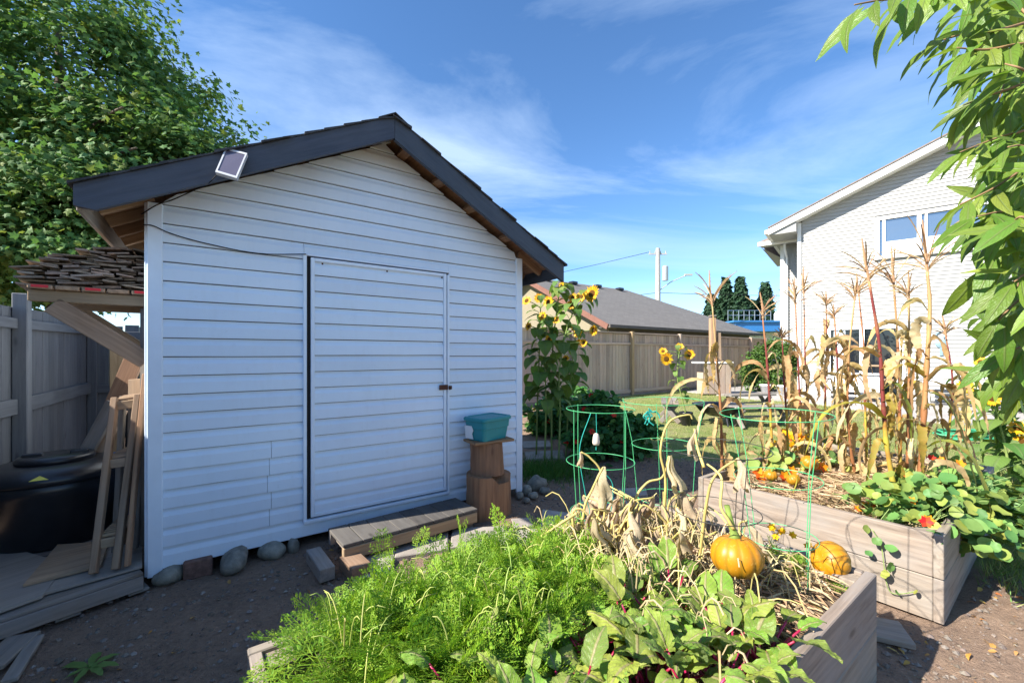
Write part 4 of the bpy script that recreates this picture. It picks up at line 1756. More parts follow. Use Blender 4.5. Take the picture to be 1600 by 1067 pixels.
MBIN = WM[bn.name]
v, f = loft([ring(.150, .100, .03, 0), ring(.153, .103, .03, .01), ring(.166, .116, .032, .105), ring(.172, .122, .032, .108), ring(.178, .126, .032, .178)])
obj('body', mesh('body', v, f), TEAL, bn, M=MBIN)
v, f = loft([ring(.186, .134, .036, .172), ring(.190, .138, .036, .176), ring(.190, .138, .036, .196), ring(.182, .130, .036, .206), ring(.165, .113, .034, .207), ring(.160, .108, .034, .199), ring(.05, .03, .02, .201)])
obj('lid', mesh('lid', v, f), TEAL, bn, M=MBIN)
v = [(-.1585, .115, .012), (-.161, .02, .012), (-.168, .03, .06), (-.170, .012, .09), (-.176, .028, .13), (-.1765, .115, .13)]
v2 = [(x - .004, y, z) for x, y, z in v]
me = mesh('tape', v2 + v, [(0, 1, 2, 3, 4, 5)] + [(i, 6 + i, 6 + (i + 1) % 6, (i + 1) % 6) for i in range(6)])
obj('tape', me, TAPE, bn, M=MBIN)
gp = empty('green_pot', G(801, 762, 0) + VX * .05, 'small green plastic plant pot tucked behind the stumps', 'pot')
c = WM[gp.name].translation
mb = MB()
mb.lathe([(.05, 0), (.056, .006), (.078, .15), (.086, .152), (.088, .175), (.08, .175), (.072, .15), (.05, .02), (0, .02)], 18, c)
mb.build('wall', GREENP, gp, sm=True)

# ------------------------------------------------------------------ stepping stones
PAVS = [((848, 797), (900, 803), (897, 823), (843, 822), 'shaded grey paver in the path right of the stumps'), ((800, 812), (828, 809), (834, 822), (806, 826), 'small half-buried paver just right of the stumps'),
        ((905, 782), (985, 776), (990, 797), (908, 805), 'long pale paver behind the green cage legs'), ((962, 764), (1008, 762), (1012, 774), (965, 778), 'far paver near the nasturtium bush'),
        ((560, 872), (618, 860), (610, 893), (552, 908), 'sunlit tan paver left of the carrot tops'), ((620, 842), (700, 832), (700, 858), (616, 872), 'sunlit tan paver below the step'),
        ((706, 826), (790, 822), (792, 850), (704, 856), 'sunlit tan paver in front of the stumps'), ((770, 832), (848, 826), (862, 850), (790, 860), 'sunlit tan paver by the carrot tops'),
        ((820, 706), (880, 704), (884, 716), (822, 718), 'flat grey paver under the tall sunflowers'), ((816, 690), (858, 689), (862, 698), (818, 700), 'flat grey paver farthest back beside the shed')]
for i, (a, b, c, d, lab) in enumerate(PAVS):
    q = [Gs(*p_, .012) for p_ in (a, b, c, d)]
    cen = sum(q, Vector()) / 4
    mb = MB()
    top = [p_ + Vector((random.uniform(-.008, .008), random.uniform(-.008, .008), random.uniform(0, .006))) for p_ in q]
    ins = [cen + (p_ - cen) * .965 + ZX * .006 for p_ in top]
    bot = [Vector((p_.x, p_.y, p_.z - .05)) for p_ in top]
    mb.add(ins + top + bot, [(3, 2, 1, 0)[::-1], *[(k, 4 + k, 4 + (k + 1) % 4, (k + 1) % 4) for k in range(4)], *[(4 + k, 8 + k, 8 + (k + 1) % 4, 4 + (k + 1) % 4) for k in range(4)]])
    o = mb.build('paver', PAVER)
    tag(recentre(o), lab, 'paver', 'stepping stones of the path')

# ------------------------------------------------------------------ lean-to shelf of cedar shakes
V1 = 3.506 + .24
sh = empty('lumber_shelf', UV(-.60, V1, 0), 'bracketed timber shelf on the shed side carrying a stack of old shakes', 'shelf')
a, b = PV(62, 462, V1), UV(-.335, V1, PV(232, 470, V1).z)
zs = a.z
board('beam', UV(-.90, V1, zs), UV(-.345, V1, zs), .04, .07, TANW, sh)
board('beam', UV(-.88, V1 + .62, zs), UV(-.345, V1 + .62, zs), .04, .07, TANW, sh)
for k in range(5):
    u_ = -.84 + k * .115
    o = board('shelf_board', UV(u_, V1 - .06, zs + .050), UV(u_, V1 + .74, zs + .050), .105, .025, TANW, sh)
    if k in (0, 2, 4):
        mb = MB()
        mb.box(UV(u_, V1 - .063, zs + .052), (.07, .004, .016), UX, VX, ZX)
        mb.build('red_end_mark', REDP, o)
for vv in (V1 - .002, V1 + .62):
    board('brace', UV(-.80, vv, zs - .05), UV(-.36, vv, zs - .40), .036, .11, TANW, sh, up=ZX)
board('upright', UV(-.362, V1 + .05, .15), UV(-.362, V1 + .05, zs - .04), .07, .04, GREYW, sh)
# shakes
zc = zs + .066
k = 0
rs = random.Random(3)
LABS = 'old split cedar shake in the dark stack on the timber shelf'
rowz = {}
for layer in range(22):
    u0 = -.95 + max(0, layer - 9) * .034 + rs.uniform(-.02, .05)
    u1 = -.342
    u_ = u0
    while u_ < u1 - .04:
        w = min(rs.uniform(.05, .15), u1 - u_)
        if (layer > 17 and rs.random() < .45) or w < .03:
            u_ += w
            continue
        th = rs.uniform(.007, .014)
        z = zc + layer * .0136 + rs.uniform(-.003, .003)
        vo = rs.uniform(-.09, .03)
        yaw = rs.uniform(-.05, .05)
        o = board('cedar_shake', UV(u_ + w / 2, V1 + vo, z), UV(u_ + w / 2 + yaw, V1 + .48 + vo, z + rs.uniform(-.02, .01)), w - .003, th, SHAKEW, None, up=ZX + UX * rs.uniform(-.16, .16), cuts=2, warp=.004)
        tag(o, LABS, 'shake', 'stack of cedar shakes')
        u_ += w + rs.uniform(0, .02)

# ------------------------------------------------------------------ things stored beside the shed
dk = empty('pallet', G(110, 960, .0), 'flat weathered pallet lying between the fence and the shed', 'pallet')
p0, p1 = G(-40, 980, .13), G(224, 893, .13)
dx = (p1 - p0).normalized()
dy = Vector((-dx.y, dx.x, 0))
ld = (p1 - p0).length
for k in range(8):
    o_ = .06 + k * .165
    board('deck_board', p0 + dy * o_ + ZX * -.012, p1 + dy * o_ + ZX * -.012, .12, .02, GREYW, dk)
for o_ in (0.012, .62, 1.20):
    board('stringer', p0 + dy * o_ + ZX * -.063, p1 + dy * o_ + ZX * -.063, .040, .080, GREYW, dk)
for k in (.04, .5, .97):
    board('bottom_board', p0 + dx * ld * k + ZX * -.113, p0 + dx * ld * k + dy * 1.25 + ZX * -.113, .10, .018, GREYW, dk)


def sheet(name, pix, z, th, mat, label, cat):
    q = [G(x, y, z) for x, y in pix]
    mb = MB()
    mb.prism([p_ - ZX * th for p_ in q], ZX * th)
    o = grained(name, mb, q[0], q[1], mat, None)
    return tag(o, label, cat)


sheet('plywood_sheet', [(-60, 975), (66, 930), (105, 880), (0, 850), (-60, 860)], .155, .014, PLYW, 'grey plywood sheet on the pallet at the left edge', 'plywood')
sheet('plywood_sheet', [(70, 926), (222, 884), (222, 850), (150, 850), (108, 879)], .150, .012, PLYW, 'long grey plywood strip along the pallet front by the shed corner', 'plywood')
sheet('plywood_offcut', [(36, 913), (158, 882), (170, 845), (90, 850)], .172, .014, TANW, 'tan plywood offcut lying on top beside the compost bin', 'plywood')
q0, q1 = G(-30, 1062, .012), G(40, 1000, .012)
tag(board('loose_plank', G(-25, 1048, .02), G(38, 992, .02), .13, .022, GREYW), 'broad grey plank on the bare earth at the lower left corner', 'plank')
tag(board('loose_plank', G(14, 1064, .014), G(58, 995, .014), .055, .022, GREYW), 'narrow grey plank beside the broad one at the lower left corner', 'plank')

# compost bin
cc = Vector((-3.30, 3.06, .13))
cbn = empty('compost_bin', cc, 'large black plastic compost bin with a rounded lid beside the charcoal fence', 'compost bin', rz=math.radians(35))
MC = WM[cbn.name]
v, f = loft([ring(.29, .28, .27, 0, 9), ring(.31, .30, .29, .02, 9), ring(.35, .34, .33, .36, 9), ring(.365, .355, .345, .38, 9), ring(.365, .355, .345, .45, 9), ring(.35, .34, .33, .46, 9)])
obj('body', mesh('body', v, f, True), BLACKP, cbn, M=MC)
v, f = loft([ring(.385, .375, .365, .455, 9), ring(.392, .382, .372, .462, 9), ring(.387, .377, .367, .495, 9), ring(.365, .355, .345, .52, 9), ring(.28, .27, .26, .555, 9), ring(.05, .04, .035, .565, 9)])
ld_ = obj('lid', mesh('lid', v, f, True), BLACKP, cbn, M=MC)
v, f = loft([ring(.20, .19, .18, .553, 9), ring(.205, .195, .185, .585, 9), ring(.19, .18, .17, .60, 9), ring(.03, .02, .015, .602, 9)])
obj('hatch', mesh('hatch', v, f, True), BLACKP, ld_, M=MC)
for s_ in (-1, 1):
    v, f = cbox((.10, .03, .025), .006)
    obj('handle', mesh('handle', v, f), BLACKP, ld_, M=MC @ Matrix.Translation((s_ * .12, 0, .607)))
kk = NB('yellow_sticker')
STK = kk.done((.75, .68, .12), .5)
v = [(.045, -.372, .498), (-.045, -.372, .498), (.0, -.350, .524)]
me = mesh('sticker', [Vector(p_) + Vector((0, -.004, .002)) for p_ in v] + [Vector(p_) + Vector((0, .006, -.003)) for p_ in v], [(0, 1, 2), (5, 4, 3), (0, 3, 4, 1), (1, 4, 5, 2), (2, 5, 3, 0)])
obj('sticker', me, STK, ld_, M=MC @ Matrix.Rotation(math.radians(0), 4, 'Z'))
# slatted step rack leaning upright
rk = empty('slatted_rack', G(165, 893, .16), 'tall narrow rack of wooden rails with slatted treads leaning beside the shed corner', 'rack')
A0, A1 = G(146, 896, .165), P(180, 622, 2.86)
B0, B1 = G(181, 889, .165), P(216, 617, 2.90)
dep = Vector((-.42, .9, 0)).normalized()
for (q0, q1) in ((A0, A1), (B0, B1)):
    board('rail', q0, q1, .034, .050, TANW, rk, up=-dep)
for (q0, q1) in ((A0, A1), (B0, B1)):
    board('back_rail', q0 + dep * .30, q1 + dep * .13, .03, .045, GREYW, rk, up=-dep)
for t_, dd in ((.98, .12), (.62, .20), (.18, .27)):
    la, lb = A0.lerp(A1, t_), B0.lerp(B1, t_)
    board('tread_front', la - dep * .005 - ZX * .034, lb - dep * .005 - ZX * .034, .022, .055, TANW, rk, ch=.003)
    for k in range(9):
        o_ = dep * (.02 + dd * k / 8)
        board('tread_slat', la + o_ + ZX * (.004 + .002 * k), lb + o_ + ZX * (.004 + .002 * k), dd / 8 * .62, .016, TANW, rk, ch=.002)
tag(board('leaning_plank', G(199, 884, .165), P(227, 585, 2.86), .022, .055, RAWW), 'thin reddish plank leaning upright between the rack and the shed corner', 'plank')
tag(board('leaning_plank', P(132, 712, 3.25), P(178, 628, 3.35), .10, .03, GREYW, up=(.3, -1, .5)), 'short grey plank leaning at a slant above the compost bin lid', 'plank')
tag(board('leaning_plank', P(150, 718, 3.30), P(192, 640, 3.42), .07, .03, TANW, up=(.3, -1, .5)), 'short tan plank leaning at a slant just right of the grey slanted one', 'plank')
tag(board('leaning_plank', P(176, 640, 3.7), P(214, 552, 3.75), .15, .03, RAWW, up=(.3, -1, .4)), 'broad brown plank leaning at a slant under the shelf brace', 'plank')
tag(board('leaning_board', P(202, 720, 3.45), P(206, 640, 3.5), .05, .05, DARKGAP, up=(0, -1, 0)), 'dark charred stick standing behind the slatted rack', 'stick')
tag(board('timber_post', PV(183, 620, 6.6) - ZX * .9, PV(183, 535, 6.6), .11, .11, POSTF, up=VX), 'tan timber post by the far charcoal panel under the shelf', 'post')
tag(board('timber_offcut', P(218, 700, 3.1), P(219, 592, 3.15), .14, .05, TANW, up=(0, -1, 0)), 'upright tan timber offcut right behind the slatted rack', 'timber')
tb = empty('blue_tub', P(196, 712, 3.55), 'round blue-black tub behind the slatted rack', 'tub')
c = WM[tb.name].translation
c = Vector((c.x, c.y, .13))
mb = MB()
mb.lathe([(.20, 0), (.22, .01), (.265, .40), (.29, .41), (.29, .45), (.27, .45), (.255, .40), (.21, .03), (0, .03)], 24, c)
mb.build('wall', BLUET, tb, sm=True)
mb = MB()
mb.lathe([(.288, .448), (.296, .455), (.288, .468), (.272, .462), (.272, .452)], 24, c)
mb.build('rim', BLUET, tb, sm=True)

# ------------------------------------------------------------------ lawn furniture and post station
def xbench(c, d, L, name, label, h=.40, w=.32):
    o = empty(name, c, label, 'bench', 'weathered benches on the lawn')
    d = Vector(d).normalized()
    n_ = Vector((-d.y, d.x, 0))
    c = Vector(c)
    for k in (-1, 0, 1):
        board('seat_plank', c - d * L / 2 + n_ * k * w / 3 + ZX * (h - .02), c + d * L / 2 + n_ * k * w / 3 + ZX * (h - .02), w / 3 - .008, .038, GREYW, o)
    for s_ in (-1, 1):
        e = c + d * s_ * (L / 2 - .16)
        for q in (-1, 1):
            board('leg', e + n_ * q * .17 + d * .02 * q, e - n_ * q * .13 + d * .02 * q + ZX * (h - .045), .085, .035, GREYW, o, up=d)
    board('stretcher', c - d * (L / 2 - .15) + ZX * .2, c + d * (L / 2 - .15) + ZX * .2, .07, .03, GREYW, o)
    return o


g = Gs(1046, 655)
xbench(g, (.35, 1, 0), 1.1, 'x_leg_bench', 'weathered x-leg bench left of the black fire bowl')
g = Gs(1190, 667)
xbench(g, (1, .12, 0), 1.25, 'x_leg_bench', 'weathered x-leg bench right of the black fire bowl, nearest the corn')
g = Gs(1170, 643)
xbench(g, (1, .25, 0), 1.2, 'x_leg_bench', 'weathered x-leg bench behind the black fire bowl near the patio')
fb = Gs(1124, 662)
fbo = empty('fire_bowl', fb, 'wide shallow black fire bowl standing on the lawn between the benches', 'fire bowl')
mb = MB()
mb.lathe([(.0, .16), (.20, .165), (.36, .25), (.44, .355), (.49, .365), (.49, .38), (.43, .37), (.34, .27), (.2, .19), (0, .18)], 28, fb)
mb.build('bowl', BLACKP, fbo, sm=True)
for k in range(3):
    a = 2.1 * k + .5
    mb = MB()
    mb.tube([fb + Vector((.26 * math.cos(a), .26 * math.sin(a), .2)), fb + Vector((.34 * math.cos(a), .34 * math.sin(a), 0))], .018, 6)
    mb.build('leg', BLACKP, fbo)

c = Gs(1120, 617)
ps_ = empty('post_station', c, 'tan timber post with a small plank cabinet and white worktop at its foot', 'garden station')
Zs = c.y
k_ = Zs / FOC
board('post', c + Vector((-.13, 0, 0)), Vector((c.x - .13, c.y, CH + (554 - 497) * k_)), .15, .15, POSTF, ps_, up=(0, 1, 0))
board('post', c + Vector((.10, .02, 0)), Vector((c.x + .06, c.y + .02, CH + (554 - 520) * k_)), .10, .10, TANW, ps_, up=(0, 1, 0))
mb = MB()
mb.box((c.x - .13, c.y, CH + (554 - 494) * k_), (.17, .17, .05), ch=.01)
mb.build('post_cap', GREYW, ps_)
for k in range(5):
    x = c.x - .36 + k * .16
    board('cabinet_plank', Vector((x, c.y - .12, c.z + .04)), Vector((x, c.y - .12, CH - (568 - 554) * k_)), .15, .02, TANF, ps_, up=(0, 1, 0))
for s_ in (-.45, .37):
    board('cabinet_side', Vector((c.x + s_, c.y - .10, c.z + .35)), Vector((c.x + s_, c.y + .30, c.z + .35)), .02, .64, TANF, ps_)
board('worktop', Vector((c.x - .62, c.y + .08, CH - (566.5 - 554) * k_)), Vector((c.x + .42, c.y + .08, CH - (566.5 - 554) * k_)), .46, .045, WHITEP, ps_)
mb = MB()
mb.box((c.x - .14, c.y - .11, CH - (536 - 554) * k_ - .36), (.09, .06, .05))
mb.build('tap', RUST, ps_)
# patio things
def pbox(name, s0, s1, o0, o1, z0, z1, mat, parent, ch=.01):
    mb = MB()
    mb.box(H((s0 + s1) / 2, (o0 + o1) / 2, (z0 + z1) / 2), (s1 - s0, o1 - o0, z1 - z0), HDv, HN, ZX, ch=ch)
    return mb.build(name, mat, parent)


ct = empty('patio_cart', H(1.2, .7, .28), 'white rolling cart with black wheels in front of the patio door', 'cart')
pbox('body', .75, 1.75, .5, 1.0, .48, .92, WHITEP, ct, .02)
pbox('top', .70, 1.80, .45, 1.05, .924, .97, LGREY, ct, .01)
pbox('shelf', .76, 1.74, .52, .98, .36, .40, WHITEP, ct)
for s_ in (.84, 1.66):
    for o_ in (.56, .94):
        mb = MB()
        mb.lathe([(0, -.02), (.075, -.02), (.085, 0), (.075, .02), (0, .02)], 14)
        me = mesh('wheel', mb.v, mb.f, True)
        obj('wheel', me, BLACKP, ct, M=Matrix.Translation(H(s_, o_, .37)) @ HN.to_track_quat('Z', 'Y').to_matrix().to_4x4())
mb = MB()
mb.tube([H(.70, .75, .9), H(.60, .75, .9), H(.58, .75, .62), H(.66, .75, .58)], .016, 6)
mb.build('handle', BLACKP, ct)
bc = empty('patio_bench', H(3.1, 1.0, .26), 'pale slatted bench on the patio against the white siding', 'bench')
for k in range(3):
    hbar('seat_slat', 2.55, .66, 3.85, .66, .75 + k * .13, .11, .03, LGREY, bc)
for k in range(3):
    hbar('back_slat', 2.55, .80 + k * .14, 3.85, .80 + k * .14, .62, .03, .10, LGREY, bc)
for s_ in (2.62, 3.78):
    hbar('leg', s_, .28, s_, 1.15, .64, .05, .05, LGREY, bc)
    hbar('leg', s_, .28, s_, .64, 1.04, .05, .05, LGREY, bc)
# potted plants beside the shrub
for i, (px, py) in enumerate(((1196, 606), (1222, 608))):
    c = Gs(px, py + 8, .03)
    o = empty('white_pot', c, ('white pot at the foot of the patio shrub, nearer the post', 'white pot at the foot of the patio shrub, nearer the house')[i], 'pot', 'white pots by the shrub')
    mb = MB()
    mb.lathe([(.10, 0), (.15, .22), (.17, .225), (.17, .26), (.15, .26), (.13, .2), (0, .2)], 16, c)
    mb.build('wall', WHITEP, o, sm=True)
# hose
hc = Gs(1522, 684, .02)
mb = MB()
pts = []
for i in range(5 * 26):
    a = 2 * math.pi * i / 26
    r = .42 + .03 * math.sin(i * .9) + .02 * math.cos(i * .31)
    pts.append(hc + Vector((r * math.cos(a) * 1.25, r * math.sin(a) * .8, .012 + .018 * (i / 26) + .01 * math.sin(a * 3))))
mb.tube(pts, .013, 6)
HOSE = plain('green_hose', (.05, .33, .17), .45, .4, mottle=.3)
tag(recentre(mb.build('garden_hose', HOSE)), 'coiled green garden hose lying on the lawn beyond the corn', 'hose')

# plank in the gap between the beds
tag(board('gap_plank', G(1352, 978, .03), G(1418, 992, .03), .20, .03, GREYW, up=ZX), 'grey plank lying on the ground in the gap between the two raised beds', 'plank')
# ------------------------------------------------------------------ raised beds
def bedpt(R, a, b, z=0.0):
    p = R + AX * a + BX * b
    return Vector((p.x, p.y, z))


def raised_bed(R, a0, a1, b0, b1, label, htop=.478):
    o = empty('raised_bed', bedpt(R, (a0 + a1) / 2, (b0 + b1) / 2), label, 'raised bed', 'raised vegetable beds')
    th = .042
    h = htop / 2
    for r in range(2):
        z = h * (r + .5) + .002
        hh = h - .004
        for b in (b0 + th / 2, b1 - th / 2):
            board('bed_plank', bedpt(R, a0, b, z), bedpt(R, a1, b, z), th, hh, BEDW, o, ch=.004)
        for a in (a0 + th / 2, a1 - th / 2):
            board('bed_plank', bedpt(R, a, b0 + th + .001, z), bedpt(R, a, b1 - th - .001, z), th - .003, hh, BEDW, o, ch=.004)
    pw = .088
    for a in (a0 + th + pw / 2, a1 - th - pw / 2):
        for b in (b0 + th + pw / 2, b1 - th - pw / 2):
            board('corner_post', bedpt(R, a, b, .01), bedpt(R, a, b, htop - .012), pw, pw, BEDW, o, up=AX, ch=.005)
    # soil
    n = 26
    v = []
    for i in range(n + 1):
        for j in range(n + 1):
            a = a0 + th + (a1 - a0 - 2 * th) * i / n
            b = b0 + th + (b1 - b0 - 2 * th) * j / n
            p = bedpt(R, a, b)
            z = htop - .075 + (float(vnoise(p.x, p.y, 5, 3)) - .5) * .07
            v.append((p.x, p.y, z))
    f = [(i * (n + 1) + j, (i + 1) * (n + 1) + j, (i + 1) * (n + 1) + j + 1, i * (n + 1) + j + 1) for i in range(n) for j in range(n)]
    obj('soil', mesh('soil', v, f, True), SOILM, o)
    return o


bed1 = raised_bed(R1, -2.28, 0, 0, 1.12, 'front timber raised bed growing carrots, beets and a withered pumpkin vine')
bed2 = raised_bed(G2, 0, 2.35, 0, 1.38, 'rear timber raised bed growing dry corn, straw and nasturtiums')
SZ = .41


def straw(name, R, a0, a1, b0, b1, n, label, wob=.05, lmin=.03, lmax=.15):
    a = RNG.uniform(a0, a1, n)
    b = RNG.uniform(b0, b1, n)
    keep = RNG.random(n) < np.clip(vnoise(a * 1.0 + 3, b * 1.0, 4, 3) * 2.0 - .25, .15, 1)
    a, b = a[keep], b[keep]
    n = len(a)
    X = R.x + AX.x * a + BX.x * b
    Y = R.y + AX.y * a + BX.y * b
    Zc = SZ + (vnoise(X, Y, 5, 3) - .5) * .07 + RNG.random(n) ** 1.5 * wob
    d = rdir(n, -.22, .30)
    V, T, _ = strip_leaf(4, .5, .3, .6, 0, 'strap')
    V = V * np.array([1, .030, .4])
    W, TT, _ = scatter(V, T, np.stack([X, Y, Zc], 1), d, rdir(n, .2, 1), RNG.uniform(lmin, lmax, n))
    o = obj(name, tri_mesh(name, W, TT, False), STRAW)
    return tag(o, label, 'straw', kind='stuff')


straw('straw_mulch', R1, -1.15, -.13, .13, 1.0, 9000, 'dry straw mulch covering the far end of the front bed', .05)
straw('straw_mulch', G2, .13, 2.22, .13, 1.25, 15000, 'dry straw mulch covering the soil of the rear bed', .06)


# ------------------------------------------------------------------ tomato cages
def cage(name, c, rings, base, mat, label, nleg=4, tilt=(0, 0), rot=.3, wr=.0019):
    """rings: (z, radius, px offset x, y); base: (z, radius)"""
    o = empty(name, (c.x, c.y, base[0]), label, 'plant cage', 'wire tomato cages')
    def ctr(z):
        return Vector((c.x + tilt[0] * (z - base[0]), c.y + tilt[1] * (z - base[0]), z))
    for (z, r) in rings:
        mb = MB()
        q = ctr(z)
        n = 40
        pts = [q + Vector((r * math.cos(2 * math.pi * k / n), r * math.sin(2 * math.pi * k / n), tilt[0] * -r * math.cos(2 * math.pi * k / n) * 1.2)) for k in range(n + 1)]
        mb.tube(pts, wr, 5, cap=False)
        mb.build('ring', mat, o, sm=True)
    for k in range(nleg):
        a = rot + 2 * math.pi * k / nleg
        d = Vector((math.cos(a), math.sin(a), 0))
        prof = list(rings) + [base]
        mb = MB()
        pts = [ctr(z) + d * (r + wr) for (z, r) in prof]
        pts = [pts[0] + ZX * .006] + pts
        mb.tube(pts, wr, 5)
        mb.build('leg', mat, o, sm=True)
    return o


cA = Vector((.505, 2.42, 0))
cage('tomato_cage', cA, [(1.14, .192), (.842, .192), (.55, .17)], (.36, .15), GREENW, 'green wire tomato cage with a bell hanging on it, nearest the shed', 4, rot=.55)
cB = Vector((.94, 2.60, 0))
cage('tomato_cage', cB, [(1.165, .235), (.90, .185), (.575, .16)], (.36, .12), GREENW, 'green wire tomato cage with teal twine, between the other green cages', 4, (-.02, 0), rot=1.1)
cC = Vector((1.232, 1.93, 0))
cage('tomato_cage', cC, [(1.175, .225), (.885, .175), (.62, .15)], (.36, .13), GREENW, 'green wire tomato cage tilted over the pumpkins, nearest the corn', 4, (-.03, .02), rot=.2)
cD = Vector((.885, 1.84, 0))
cage('tomato_cage', cD, [(1.045, .215), (.775, .178), (.50, .16)], (.36, .14), DARKWI, 'dark wire tomato cage with a pumpkin hanging in it', 3, (.0, 0), rot=.62)
# bell, dish and twine on the first cage
be = empty('hanging_bell', cA + Vector((-.06, -.17, 1.0)), 'small pale bell hanging on a string from the green cage', 'bell')
bp = cA + Vector((-.06, -.185, 0))
mb = MB()
mb.lathe([(.004, .05), (.012, .046), (.017, .03), (.02, .0), (.016, -.012), (0, -.014)], 12, (bp.x, bp.y, .985))
mb.build('bell', plain('pale_shell', (.55, .48, .42), .6), be, sm=True)
mb = MB()
mb.tube([(bp.x, bp.y, 1.138), (bp.x + .003, bp.y, 1.03)], .0015, 4)
mb.tube([(bp.x, bp.y, .975), (bp.x, bp.y, .945)], .002, 4)
mb.build('string', ROPET, be)
mb = MB()
q = cA
mb.tube(spline([q + Vector((-.085, -.17, 1.14)), q + Vector((-.15, -.2, .95)), q + Vector((-.12, -.2, .72)), q + Vector((-.10, -.2, .60)), q + Vector((-.19, -.2, .47)), q + Vector((-.10, -.2, .455)), q + Vector((.0, -.19, .56)), q + Vector((.03, -.18, .75)), q + Vector((-.02, -.18, .83))], 8), .0022, 5)
tag(recentre(mb.build('twine_loop', ROPET)), 'loose loop of teal twine hanging from the green cage nearest the shed', 'twine')
mb = MB()
rs = random.Random(4)
kq = cB + Vector((-.16, -.18, 1.13))
for k in range(9):
    p_ = [kq + Vector((rs.uniform(-.012, .012), rs.uniform(-.01, .01), rs.uniform(-.012, .012)))]
    for j in range(4):
        p_.append(p_[-1] + Vector((rs.uniform(-.02, .025), rs.uniform(-.01, .01), rs.uniform(-.03, .008))))
    mb.tube(spline(p_, 3), .0035, 4)
tag(recentre(mb.build('twine_knot', ROPET)), 'teal twine knot tied on the rim of the middle green cage', 'twine')

# ------------------------------------------------------------------ pumpkins
def pumpkin_mesh(name, ribs=11, sq=.86, n=66, m=16, depth=.055):
    v = []
    gr = []
    for i in range(m + 1):
        th = math.pi * i / m
        for k in range(n):
            a = 2 * math.pi * k / n
            c = abs(math.sin(ribs * a / 2))
            rr = 1 - depth * (1 - c) ** 2.0 * (math.sin(th) ** .5)
            x = math.sin(th) * rr
            z = math.cos(th) * sq
            z -= .16 * math.exp(-(x / .28) ** 2) * (1 if z > 0 else -.7)
            v.append((x * math.cos(a), x * math.sin(a), z + sq))
            gr.append((1 - c) ** 3)
    f = []
    for i in range(m):
        for k in range(n):
            f.append((i * n + k, (i + 1) * n + k, (i + 1) * n + (k + 1) % n, i * n + (k + 1) % n))
    me = mesh(name, v, f, True)
    at = me.attributes.new('groove', 'FLOAT', 'POINT')
    at.data.foreach_set('value', gr)
    return me


def pumpkin(c, r, label, group=None, tilt=(0, 0, 0), stem=.5, sq=.86, stem_curve=.3):
    o = empty('pumpkin', c, label, 'pumpkin', group)
    me = pumpkin_mesh('flesh', sq=sq)
    me.transform(Matrix.Scale(r, 4))
    M = Matrix.Translation(Vector(c) + ZX * r * sq) @ (Matrix.Rotation(tilt[0], 4, 'X') @ Matrix.Rotation(tilt[1], 4, 'Y') @ Matrix.Rotation(tilt[2], 4, 'Z')) @ Matrix.Translation((0, 0, -r * sq))
    obj('flesh', me, PUMP, o, M=M)
    if stem:
        mb = MB()
        q = r * sq * 2 - r * .15
        mb.tube([(0, 0, q - .004), (.0, 0, q + r * .18), (r * stem_curve * .3, 0, q + r * .45), (r * stem_curve, 0, q + r * .45 + r * stem)], [r * .30, r * .17, r * .125, r * .11], 6)
        me = mesh('stem', mb.v, mb.f, True)
        obj('stem', me, PSTEM, o, M=M)
    return o


pc = P(1151, 868, 1.70)
pumpkin(pc - ZX * .083, .098, 'ripe orange-green pumpkin hanging by its stem in the dark wire cage', stem=.9, sq=.84, tilt=(-.12, -.05, .4), stem_curve=-.25)
pc2 = P(1297, 876, 1.97)
pumpkin(pc2 - ZX * .066, .086, 'orange pumpkin lying on the straw at the corner of the front bed', stem=0, tilt=(.3, -1.2, .3), sq=.80)
for i, (px, py, rpx, lab) in enumerate(((1240, 749, 13, 'small round yellow-green pumpkin in the straw of the rear bed'), (1205, 742, 12, 'small orange pumpkin left of the yellow-green one in the rear bed'),
                                        (1265, 723, 16, 'small orange pumpkin half hidden by leaves above the others in the rear bed'),)):
    Y = [3.15, 3.25, 3.5, 3.35, 3.9][i]
    c = P(px, py, Y)
    r = rpx * Y / FOC * .78
    pumpkin(Vector((c.x, c.y, c.z - r * .86)), r, lab, 'small pumpkins in the rear bed', stem=.5, tilt=(random.uniform(-.5, .5), random.uniform(-.5, .5), random.uniform(0, 6)))

